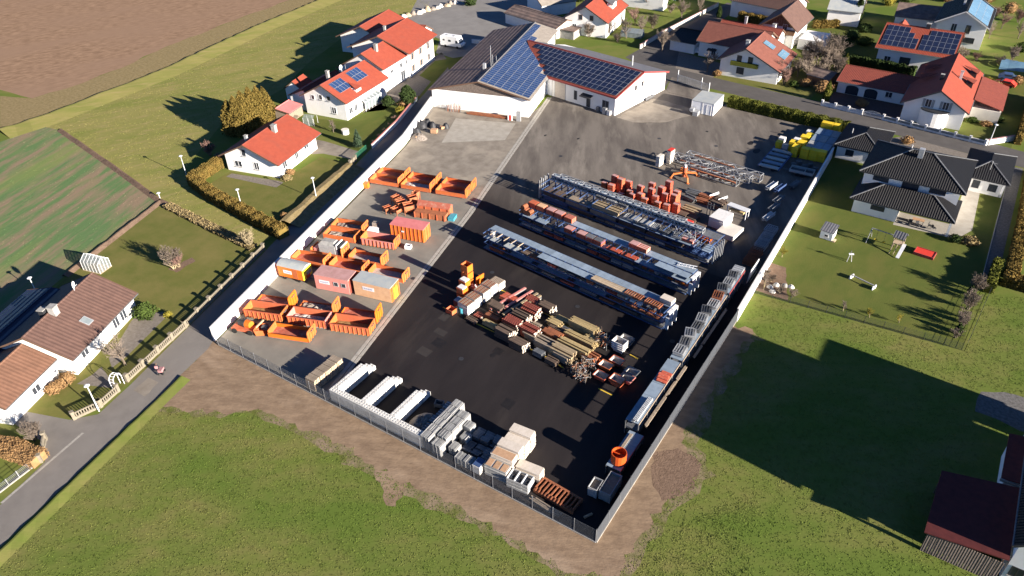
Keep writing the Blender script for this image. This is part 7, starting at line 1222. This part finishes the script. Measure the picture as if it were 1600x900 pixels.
for k, (x, y) in enumerate(((73.2, 80.3), (74.6, 80.3), (76.6, 81.0), (77.4, 80.8))):
    t = thing('garden_chair', '%s dark garden chair from the left on the villa terrace' % ORD[k], 'chair', (x, y, .01), rad(40 * k), 'terrace chairs'); MB().bx(0, 0, .4, .55, .55, .46).build('seat', 'dark_plastic', t); MB().bx(0, .5, .46, .55, .55, .95).build('backrest', 'dark_plastic', t); [MB().bx(a, b_, 0, a + .04, b_ + .04, .4).build('leg', 'galv_dark', t) for a in (.02, .49) for b_ in (.02, .49)]
for k, p in enumerate(((59.68, 51.78), (60.33, 50.89), (60.32, 52.73), (61.39, 53.21), (62.28, 53.38))): o = heap('boulder', ['upper left boulder in the planting bed', 'lower left boulder in the planting bed', 'rear boulder in the planting bed', 'dark middle boulder in the planting bed', 'right boulder in the planting bed'][k], p, .5, .42, .4, 'conc_white' if k != 3 else 'conc_grey', k, .8); o['group'] = 'boulders in the planting bed'
# cars and bits between the far houses
def car(label, p, rz, m):
    t = thing('parked_car', label, 'car', (*p, 0), rz, 'cars among the northern houses'); b = MB(); sec = [(0, .35), (4.2, .35), (4.25, .8), (3.2, .92), (2.6, 1.42), (1.0, 1.42), (.3, .95), (0, .85)]; n = 8
    b.add([(x, y, z) for y in (0, 1.75) for x, z in sec], [tuple(range(n)), tuple(range(2 * n - 1, n - 1, -1))] + [(i, n + i, n + (i + 1) % n, (i + 1) % n) for i in range(n)]); b.build('body', m, t)
    MB().bx(1.1, -.01, .95, 2.6, 0, 1.34).bx(1.1, 1.75, .95, 2.6, 1.76, 1.34).build('side_window', 'window_glass', t); MB().add([(3.18, .12, .95), (3.18, 1.63, .95), (2.63, 1.63, 1.4), (2.63, .12, 1.4)], [(0, 1, 2, 3)]).build('windscreen', 'window_glass', t, (.02, 0, .01)); [MB().tube((x, y, .32), (x, y + .18, .32), .32, n=12).build('wheel', 'black_rubber', t) for x in (.8, 3.4) for y in (-.02, 1.6)]
car('dark blue car parked beside the blue roofed pool cover', (78.5, 158.6), rad(5), 'blue_steel'); car('white car half hidden in the dark carport', (13.3, 140.6), rad(92), 'white_paint')
car('red car in the gravel at the top right gardens', (82.5, 155.4), rad(170), 'red_bright')
t = thing('pool_cover', 'arched pale blue pool cover at the top right', 'pool cover', (78, 166, 0), rad(2)); n = 8
for k in range(4): b = MB(); pts = [(3.2 * math.cos(math.pi * i / n), 1.3 * math.sin(math.pi * i / n)) for i in range(n + 1)]; s_ = 1 - .06 * k; b.add([(k * 1.7 + dx, 3.2 + y * s_, z * s_) for dx in (0, 1.7) for y, z in pts], [(i, i + 1, n + 2 + i, n + 1 + i) for i in range(n)]); b.build('hoop_section', 'pv_cell_light', t)
o = gable_house('garden_hut', 'small orange roofed hut at the right edge of the top gardens', 'hut', (88, 164), (93, 164), 3.4, 2.6, 2.6, 2.4, 2.4, roof='tile_red_dark', oh=.2, og=.2, wall='wood_brown')
gable_house('street_hut', 'small thatched brown hut among bare trees north of the street', 'hut', (42.0, 137.0), (47.6, 135.6), 3.2, 2.4, 2.6, 2.2, 2.2, roof='roof_rusty', oh=.2, og=.2, wall='wood_brown')
t = thing('glass_house', 'pale glass greenhouse in the garden by the orange roofed house', 'greenhouse', (-10.5, 143.5, 0), rad(8)); [MB().bx(i * 1.2 + .04, 0, .05, i * 1.2 + 1.16, 2.6, 1.3).build('cold_frame', 'glass_pale', t) for i in range(5)]; [MB().slab([(i * 1.2 + .03, -.05, 1.3), (i * 1.2 + 1.17, -.05, 1.3), (i * 1.2 + 1.17, 2.65, 1.8), (i * 1.2 + .03, 2.65, 1.8)], .03).build('roof_pane', 'glass_pale', t) for i in range(5)]

# ================================================================ PLANTS
def leaves(name, P, size, m, parent, seed=1, core=None):
    g = np.random.default_rng(seed); n = len(P); u = g.normal(size=(n, 3)); u /= np.linalg.norm(u, axis=1)[:, None]; w_ = g.normal(size=(n, 3)); v = np.cross(u, w_); v /= np.linalg.norm(v, axis=1)[:, None]
    s = size * g.uniform(.5, 1.25, n)[:, None]; V = np.stack([P - u * s - v * s * .6, P + u * s - v * s * .5, P + v * s], 1).reshape(-1, 3)
    F = np.arange(len(V)).reshape(-1, 3)
    if core is not None: F = F.tolist() + [tuple(i + len(V) for i in f) for f in core[1]]; V = np.vstack([V, core[0]])
    else: F = F.tolist()
    me = bpy.data.meshes.new(name); me.from_pydata(V.tolist(), [], F); me.materials.append(M[m]); me.update(); return ob(name, me, parent)
def ellip_core(rx, ry, z0, z1, prof, n=10, q=7):
    vs = []; fs = []
    for j in range(q + 1):
        s = j / q; rr = prof(s)
        for i in range(n): a = 2 * math.pi * i / n + j * .3; vs.append((rx * rr * math.cos(a), ry * rr * math.sin(a), z0 + (z1 - z0) * s))
    for j in range(q):
        for i in range(n): k = j * n; fs.append((k + i, k + (i + 1) % n, k + n + (i + 1) % n, k + n + i))
    return np.array(vs), fs
PROF = {'cone': lambda s: max(.02, (1 - s) ** .8 * min(1, .55 + s * 4)), 'egg': lambda s: max(.02, math.sin(math.pi * min(1, s * .93 + .07)) ** .65), 'col': lambda s: max(.03, (1 - s ** 3) * min(1, .7 + s * 3))}
def crown(name, parent, r, z0, z1, kind, n, size, m, seed=1, lump=.22, ry=None):
    g = np.random.default_rng(seed); f = PROF[kind]; s = g.beta(1.2, 1.35, n) if kind == 'cone' else g.uniform(0, 1, n); a = g.uniform(0, 2 * math.pi, n); pr = np.array([f(x) for x in s])
    ph = g.uniform(0, 6, 4); lp = 1 + lump * (np.sin(a * 3 + s * 9 + ph[0]) * .5 + np.sin(a * 5 - s * 14 + ph[1]) * .5 + g.normal(0, .35, n))
    rr = pr * lp * (.78 + .22 * np.sqrt(g.uniform(0, 1, n))); P = np.column_stack([r * rr * np.cos(a), (ry or r) * rr * np.sin(a), z0 + (z1 - z0) * s + g.normal(0, size * .4, n)])
    core = ellip_core(r * .74, (ry or r) * .74, z0 + .1, z0 + (z1 - z0) * .93, f); return leaves(name, P, size, m, parent, seed, core)
def conifer(label, p, h, r, m='conifer', kind='cone', n=1500, size=.22, seed=1, group=None, name='conifer', cat='tree', sc=None):
    t = thing(name, label, cat, (*p, 0), seed * 1.3, group); MB().tube((0, 0, 0), (0, 0, h * .8), max(.08, r * .1), n=6, r2=.03).build('trunk', 'bark', t); crown('crown', t, r, .12 * min(h, 2), h, kind, n, size, m, seed); return t
def bush(label, p, h, r, m, n=500, size=.16, seed=1, group=None, ry=None, rz=0, name='bush', cat='bush'):
    t = thing(name, label, cat, (*p, 0), rz, group); crown('foliage', t, r, 0, h, 'egg', n, size, m, seed, .3, ry); MB().tube((0, 0, 0), (0, 0, h * .6), .06, n=5).build('stem', 'bark', t); return t
def bare_tree_mesh(h, spread, levels, seed, trunk=.16, multi=1, lean=0):
    r = random.Random(seed); T = MB(); C = MB()
    def grow(p, d, ln, rad_, lv):
        q = p; seg = 3 if lv < 2 else 2; dd = d.copy()
        for s in range(seg):
            dd = (dd + Vector((r.uniform(-1, 1), r.uniform(-1, 1), r.uniform(-.3, .6))) * .22).normalized(); e = q + dd * (ln / seg); r0 = rad_ * (1 - .22 * s); r1 = rad_ * (1 - .22 * (s + 1))
            (T if lv < 2 else C).tube(q, e, r0, n=5 if lv < 2 else 3, r2=r1, cap=False)
            if lv < levels:
                for k in range((1 if s == 0 and lv == 0 else 2) if lv < levels - 1 else 3):
                    side = Vector((r.uniform(-1, 1), r.uniform(-1, 1), r.uniform(-.1, .9))); nd = (dd * .55 + side * spread).normalized(); grow(e if k else q.lerp(e, r.uniform(.3, 1)), nd, ln * r.uniform(.5, .72), max(.022, rad_ * .58), lv + 1)
            q = e
    for k in range(multi): a = 2 * math.pi * k / multi; d0 = Vector((math.cos(a) * .5 * (multi > 1) + lean, math.sin(a) * .5 * (multi > 1), 1)).normalized(); grow(Vector((math.cos(a) * .1, math.sin(a) * .1, 0)), d0, h * .42, trunk, 0)
    return T, C
BT = {}
for nm_, a in {'a': (6.5, .85, 4, 3, .17), 'b': (6.4, 1.0, 4, 11, .16), 'c': (3.0, .8, 3, 5, .07, 5), 'd': (4.5, .95, 4, 23, .11, 3)}.items():
    T, C = bare_tree_mesh(*a); BT[nm_] = (T, C)
_btm = {}
def bare(label, p, kind, sc, rz, bm='bark', tm='twig', group='bare trees', name='bare_tree', cat='tree'):
    k = (kind, bm, tm)
    if k not in _btm: _btm[k] = (BT[kind][0].mesh('trunk', bm), BT[kind][1].mesh('crown', tm))
    t = thing(name, label, cat, (*p, 0), rz, group); t.scale = (sc, sc, sc); ob('trunk', _btm[k][0], t); ob('crown', _btm[k][1], t); return t
def hedge(label, pts, wd, h, m, dens=70, size=.16, seed=1, topm=None, name='hedge'):
    t = thing(name, label, 'hedge', (*pts[0], 0)); o = Vector(pts[0]); g = np.random.default_rng(seed)
    for a, c in zip(pts[:-1], pts[1:]):
        a = Vector(a) - o; c = Vector(c) - o; L_ = (c - a).length; n = max(1, round(L_ / 5)); d = (c - a).normalized(); q = Vector((-d.y, d.x))
        for i in range(n):
            l0, l1 = L_ * i / n, L_ * (i + 1) / n; N_ = int(dens * (l1 - l0) * (2 * h + wd)); x = g.uniform(l0 - .1, l1 + .1, N_); f = g.uniform(0, 2 * h + wd, N_); bul = 1 + .06 * np.sin(x * 1.7 + seed) + .04 * np.sin(x * 4.1)
            y = np.where(f < h, -wd / 2, np.where(f < h + wd, f - h - wd / 2, wd / 2)) * bul; z = np.where(f < h, f, np.where(f < h + wd, h, 2 * h + wd - f)) * (.96 + .06 * np.sin(x * 2.3)); z = z * 1.0 - np.abs(y / wd) ** 4 * .6 * (z > h * .8)
            P = np.column_stack([a.x + d.x * x + q.x * y, a.y + d.y * x + q.y * y, z]) + g.normal(0, .05, (N_, 3))
            e0, e1 = a + d * l0, a + d * l1; w2 = wd * .42; V = np.array([(*(e0 + q * s), zz) for zz in (0, h * .9) for s in (-w2, w2)] + [(*(e1 + q * s), zz) for zz in (0, h * .9) for s in (-w2, w2)]); F = [(0, 4, 6, 2), (1, 3, 7, 5), (2, 6, 7, 3), (0, 2, 3, 1), (4, 5, 7, 6)]
            leaves('foliage', P, size, m, t, seed + i, (V, F))
    return t
# golden thujas and garden conifers on the west side
for k, (p, h, r_) in enumerate((((-51.71, 46.79), 7.4, 1.9), ((-50.17, 47.34), 8.4, 1.9), ((-49.77, 49.04), 9.0, 2.0), ((-49.62, 50.99), 9.2, 2.0), ((-49.84, 53.12), 8.6, 1.9), ((-50.31, 55.16), 7.6, 1.7))): conifer('golden brown thuja, %s from the left behind the cottage' % ORD[k], p, h, r_, 'thuja_gold', 'col', 2600, .22, k + 1, 'golden thujas behind the cottage', 'thuja')
hedge('golden brown hedge along the cottage garden beside the meadow', [(-42.09, 35.36), (-40.86, 28.21), (-32.93, 26.22), (-12.01, 23.84)], 1.9, 2.0, 'hedge_brown', 110, .12, 3)
hedge('low straw coloured hedge strip between meadow and garden lawn', [(-37.87, 20.35), (-25.09, 19.56), (-13.94, 18.99)], 1.6, .5, 'straw', 40, .16, 5)
conifer('slim dark conifer beside the white farm wall', (-24.92, 55.65), 3.8, .95, 'conifer_blue', 'cone', 1300, .17, 4); conifer('broad dark conifer at the farm court', (-29.85, 77.29), 4.6, 1.7, 'conifer', 'egg', 1700, .2, 6); bush('yellow green bush by the white farm wall', (-28.80, 73.38), 1.3, 1.1, 'leaf_yellow', 500, .14, 3); bush('reddish bush by the white farm wall', (-30.37, 76.57), 1.5, 1.2, 'bush_tan', 500, .15, 4)
bush('dark clipped bush at the farm conservatory', (-33.72, 75.02), 2.2, 1.3, 'conifer', 700, .16, 7)
for k, p in enumerate(((-22.81, 58.27), (-23.93, 61.10), (-24.67, 63.54), (-25.52, 66.36), (-27.32, 69.50))): bare('bare reddish shrub, %s from the south along the farm wall' % ORD[k], p, 'c', .42, k, 'twig_red', 'twig_red', 'bare shrubs along the farm wall', 'bare_shrub', 'shrub')
t = thing('water_butt', 'round white tub on the farm lawn', 'tub', (*(-31.64, 59.05), 0)); MB().tube((0, 0, 0), (0, 0, .9), .75, n=14).build('tub', 'white_rough', t); MB().tube((0, 0, .9), (0, 0, .98), .8, n=14).build('lid', 'cream_wall', t)
t = thing('cold_frame', 'small greenhouse frame behind the cottage roof', 'greenhouse', (*(-42.30, 57.58), 0), rad(20)); [MB().bar((x, y, 0), (x, y, 1.7), .06).build('post', 'steel_white', t) for x in (0, 1.2, 2.4) for y in (0, 1.8)]; MB().slab([(0, 0, 1.75), (2.4, 0, 1.75), (2.4, .9, 2.2), (0, .9, 2.2)], .03).slab([(0, .9, 2.2), (2.4, .9, 2.2), (2.4, 1.8, 1.75), (0, 1.8, 1.75)], .03).build('roof_pane', 'glass_clear', t); MB().bx(0, -.01, .05, 2.4, .01, 1.7).build('pane', 'glass_clear', t)
bare('small bare tree on the farm lawn', (-34.29, 58.21), 'a', .5, .5); bare('round bare bush left of the cottage', (-47.96, 37.56), 'd', .75, .3, 'twig_red', 'twig_red'); bare('bare bush behind the brown hedge corner', (-43.89, 37.07), 'c', .8, 1.3, 'twig', 'twig')
bush('reddish bush against the cottage wall', (-27.96, 40.39), 1.1, .8, 'bush_tan', 300, .13, 2); bush('brown dry shrub at the cottage corner', (-26.96, 38.32), .9, .9, 'straw', 300, .13, 5); bush('red leaved bush at the foot of the cottage lawn', (-16.87, 28.46), .9, .7, 'bush_tan', 300, .13, 9)
bare('bare orchard bush with reddish bed on the garden lawn', (-20.06, 8.45), 'd', 1.0, .9, 'bark_pale', 'twig'); sheet('shrub_bed', rough_edge([(-20.92, 7.92), (-20.36, 12.03), (-18.91, 11.64), (-18.90, 7.94)], .6, .2, 7), .009, 'soil'); bare('second stem cluster of the orchard bush', (-19.82, 9.21), 'c', 1.0, 2.1, 'bark_pale', 'twig_red')
bare('pale bare bush beside the balustrade pillar', (-14.69, 18.97), 'd', .85, 2.4, 'bark_pale', 'bark_pale')
bare('spreading bare tree in front of the brown roofed house', (-6.35, -9.27), 'b', 1.0, 2.6, 'bark', 'twig'); bush('green bush at the corner of the brown roofed house', (-13.09, -1.36), 2.2, 1.5, 'leaf_green', 900, .17, 5); bush('small yellow bush in the stone edged bed', (-10.53, 0.40), .7, .6, 'leaf_yellow', 250, .1, 6)
for k, (p, m, r_) in enumerate((((-9.65, -17.12), 'bush_tan', 1.2), ((-9.98, -15.12), 'bush_tan', 1.3), ((-9.63, -16.02), 'bush_tan', 1.0))): bush('tan clipped bush beside the white annex, %s one' % ['left', 'right', 'middle'][k], p, 1.2, r_ * .8, m, 700, .1, k + 3, 'tan bushes by the annex')
hedge('tan clipped hedge at the driveway corner lower left', [(0.30, -24.51), (-3.74, -25.26), (-7.61, -26.54)], 2.2, 1.3, 'bush_tan', 110, .09, 8); bare('bare shrub behind the tan clipped hedge', (-3.67, -22.98), 'd', .7, 1.0)
# hedges and shrubs in the north and east
hedge('trimmed green hedge between yard and street', [(31.08, 113.09), (56.20, 111.73)], 2.2, 2.1, 'hedge_green', 110, .12, 4)
hedge('brown hedge along the right side of the villa path', [(88.6, 111), (88.9, 90), (88.7, 72)], 1.6, 1.7, 'hedge_brown', 80, .14, 5); hedge('low brown hedge at the right edge below the villa', [(87.8, 70.5), (105, 69.5)], 1.8, 1.8, 'hedge_brown', 55, .18, 6); hedge('narrow yellow green hedge at the end of the villa path', [(86.4, 66.6), (86.7, 74.5)], 1.1, 1.7, 'hedge_green', 65, .15, 7)
hedge('brown hedge in front of the barn at the top', [(12.10, 172.87), (21.66, 171.46)], 1.8, 2.4, 'hedge_brown', 50, .2, 8); hedge('brown hedge beside the chalet style house', [(32.03, 175.98), (37.40, 180.30)], 1.6, 1.8, 'hedge_brown', 50, .2, 9); hedge('dark hedge between garages and solar house', [(47.14, 153.06), (61.85, 151.50)], 1.6, 2.0, 'conifer', 50, .2, 10)
conifer('slim yellow green cypress beside the villa wall', (48.32, 126.01), 4.6, .75, 'hedge_green', 'col', 1400, .16, 8); conifer('small cypress behind the garage roof', (47.23, 146.20), 4.4, .8, 'hedge_green', 'col', 1100, .17, 9)
conifer('dark green cypress in the chalet garden', (41.12, 184.87), 7.5, 1.3, 'conifer', 'col', 1800, .22, 10); conifer('small dark cypress beside the lane wall', (6.47, 172.23), 3.4, .7, 'conifer', 'col', 800, .17, 11)
for k, (p, kd, s_) in enumerate((((4.04, 138.23), 'b', 1.1), ((-8.44, 142.88), 'a', 1.0), ((-5.96, 148.01), 'a', 1.0), ((-2.21, 165.97), 'b', 1.15), ((-13.60, 142.44), 'a', .8), ((-0.28, 174.15), 'a', .8), ((-14.86, 170.46), 'b', .9))): bare(['bare tree on the street corner verge', 'bare tree in the garden beside the orange roofed house', 'second bare tree in the garden of the orange roofed house', 'tall bare tree on the lawn by the lane wall', 'bare tree close to the orange roofed house', 'bare tree at the far end of the lane wall', 'bare tree in the top garden'][k], p, kd, s_, k * 1.1)
for k, (p, s_) in enumerate(sorted((((39.46, 141.72), 1.3), ((40.73, 146.45), 1.5), ((41.78, 151.17), 1.5), ((44.51, 147.61), 1.4), ((41.82, 135.43), 1.1), ((43.68, 139.33), 1.3), ((38.74, 137.41), .9), ((46.57, 142.91), 1.2), ((38.58, 150.39), 1.3), ((43.65, 145.12), 1.4)), key=lambda q: SL(q[0]))): bare('bare grey tree in the thicket by the villa, %s from the left' % ORD[k], p, 'bd'[k % 2], s_, k * .8, 'bark', 'twig', 'bare trees of the thicket by the villa')
for k, (px, h, r_, m) in enumerate((((41.98, 132.77), 1.6, 1.4, 'bush_tan'), ((46.36, 130.85), 2.6, 2.0, 'bush_tan'), ((39.85, 131.07), 1.2, 1.0, 'leaf_green'), ((29.10, 131.83), 1.7, 1.3, 'bush_tan'), ((30.89, 133.84), 1.4, 1.2, 'leaf_green'), ((22.34, 128.88), 1.2, .9, 'bush_tan'), ((35.59, 187.14), 2.0, 1.3, 'bush_tan'), ((45.00, 208.18), 2.6, 1.8, 'leaf_yellow'), ((55.41, 127.29), 1.4, 1.2, 'bush_tan'))): bush(['tan bush in the thicket by the villa', 'large brown bush at the edge of the thicket', 'green bush at the thicket edge', 'tan bush before the balcony house', 'green bush before the balcony house', 'small tan bush on the verge', 'tan bush in the chalet garden', 'yellow bush at the top right gardens', 'tan bush by the villa gate'][k], px, h, r_, m, 700, .16, k + 20)
for k, px in enumerate(sorted(((73.39, 189.30), (75.35, 199.61), (79.68, 192.86), (76.11, 216.73), (72.51, 207.82), (72.74, 169.48), (77.55, 169.68), (69.54, 167.12), (79.92, 173.60), (78.44, 207.81)), key=lambda q: SL(q))): bare('bare shrub in the top right gardens, %s from the left' % ORD[k], px, 'dcb'[k % 3], .9, k * .7, 'bark', ['twig', 'twig_red'][k % 2], 'bare shrubs in the top right gardens', 'bare_shrub', 'shrub')
for k, (px, h, r_, m) in enumerate((((76.98, 155.84), 1.0, 1.0, 'leaf_yellow'), ((78.51, 153.56), 1.2, 1.6, 'bush_tan'), ((82.39, 157.16), 2.0, 1.2, 'bush_tan'), ((75.65, 216.47), 3.0, 2.2, 'bush_tan'), ((73.36, 127.39), 1.2, .7, 'leaf_green'), ((76.59, 130.03), .9, 1.0, 'leaf_green'), ((81.21, 132.76), 1.2, .8, 'conifer'), ((79.24, 129.39), .8, 1.0, 'bush_tan'))): bush(['yellow bush east of the red roofed villa', 'low tan bush east of the red roofed villa', 'tan bush at the right edge by the villa', 'round tan bush in the top right garden', 'round clipped bush before the villa bay', 'green bush by the villa terrace', 'dark bush by the villa terrace', 'dry bush by the villa terrace'][k], px, h, r_, m, 500, .15, k + 40)
hedge('thin yellow hedge along the street at the right edge', [(85.4, 122.5), (85.8, 150)], .9, 1.7, 'hedge_brown', 50, .17, 12)
bush('round green bush on the villa terrace corner', (80.4, 78.9), 1.2, .8, 'conifer', 500, .13, 3); bush('ornamental dry grass by the villa terrace', (82.4, 79.6), 1.0, 1.2, 'straw', 500, .16, 4); bush('dry shrub in the villa front court', (67.3, 112.6), 1.4, 1.1, 'bush_tan', 400, .16, 5)
for k, (x, y, s_) in enumerate(((84.0, 53.4, .5), (84.3, 56.0, .55), (84.3, 58.6, .5), (84.6, 61.0, .6), (84.4, 63.6, .55), (84.7, 66.0, .6))):
    bare('thin bare shrub along the east edge of the villa lawn, %s from the south' % ORD[k], (x, y), 'd' if k % 2 else 'c', s_ * 1.2, k, 'twig', 'twig', 'shrubs along the villa lawn', 'bare_shrub', 'shrub')
for k, (x, y) in enumerate(((84.1, 54.6), (84.4, 57.4), (84.3, 64.8))): conifer('small dark column bush on the east edge of the villa lawn, %s from the south' % ORD[k], (x, y), 1.6, .45, 'conifer', 'col', 400, .12, k + 50, 'column bushes on the villa lawn', 'column_bush', 'bush')
for k, p in enumerate(((70.02, 51.57), (73.42, 51.99), (77.08, 52.76), (58.80, 60.47))): bare(['little bare sapling near the south lawn fence', 'yellow green sapling near the south lawn fence, left', 'yellow green sapling near the south lawn fence, right', 'yellow green sapling beside the white yard wall'][k], p, 'a' if k != 3 else 'b', .3 if k < 3 else .42, k, 'bark_pale', 'leaf_yellow' if k else 'twig', 'saplings on the villa lawn', 'sapling')
for k, p in enumerate(sorted(((63.12, 51.16), (61.29, 51.11), (59.30, 53.24), (59.04, 50.83), (58.31, 54.55)), key=lambda q: SL(q))): bare('bare shrub in the planting bed, %s from the left' % ORD[k], p, 'a' if k == 0 else 'c', .5 if k == 0 else .55, k * 1.4, 'bark_pale', 'twig', 'shrubs in the planting bed', 'bare_shrub', 'shrub')
for k, p in enumerate(sorted(((-63.70, 147.95), (-37.47, 159.41), (-36.57, 167.70), (-36.50, 153.96), (-10.49, 175.90)), key=lambda q: SL(q))): bush('dark garden bush between the northern barns, %s from the left' % ORD[k], p, 2.4, 1.8, ['conifer', 'leaf_green', 'bush_tan'][k % 3], 700, .2, k + 60, 'dark bushes between the barns')

for k, (px, m) in enumerate(sorted((((25.36, 133.57), 'twig_red'), ((32.58, 132.89), 'twig'), ((35.26, 132.56), 'twig'), ((37.63, 131.15), 'twig_red'), ((19.45, 130.16), 'twig'), ((37.21, 137.49), 'twig'), ((-17.61, 138.92), 'twig'), ((-8.96, 138.96), 'twig'), ((-5.89, 154.47), 'twig'), ((-7.39, 170.19), 'twig'), ((-11.20, 154.13), 'twig_red')), key=lambda q: SL(q[0]))): bare('bare brown shrub in the gardens north of the street, %s from the left' % ORD[k], px, 'dcb'[k % 3], 1.0, k * .9, 'bark', m, 'bare verge shrubs north of the street', 'bare_shrub', 'shrub')
for k, (px, h, r_, m) in enumerate((((64.33, 138.75), .9, .8, 'conifer'), ((48.81, 213.33), 2.4, 2.0, 'leaf_green'), ((59.03, 220.51), 2.2, 1.8, 'bush_tan'), ((68.79, 224.38), 2.6, 2.0, 'bush_tan'), ((81.65, 182.58), 2.2, 2.0, 'leaf_green'), ((44.59, 179.10), 2.2, 1.8, 'conifer'), ((43.19, 170.97), 2.4, 2.2, 'conifer'), ((46.96, 168.42), 2.0, 2.0, 'leaf_green'), ((42.48, 165.86), 2.0, 2.0, 'conifer'))): bush(['small dark bush in the villa court', 'green bush at the top behind the long shed', 'tan bush at the top behind the blue solar house', 'tan bush at the top right corner', 'green bush at the right edge of the gardens', 'dark bush beside the cypress', 'dark bush left of the solar house', 'green bush close to the solar house', 'dark bush beside the thicket'][k], px, h, r_, m, 700, .17, k + 80)

SC.render.resolution_x = 1024; SC.render.resolution_y = 576
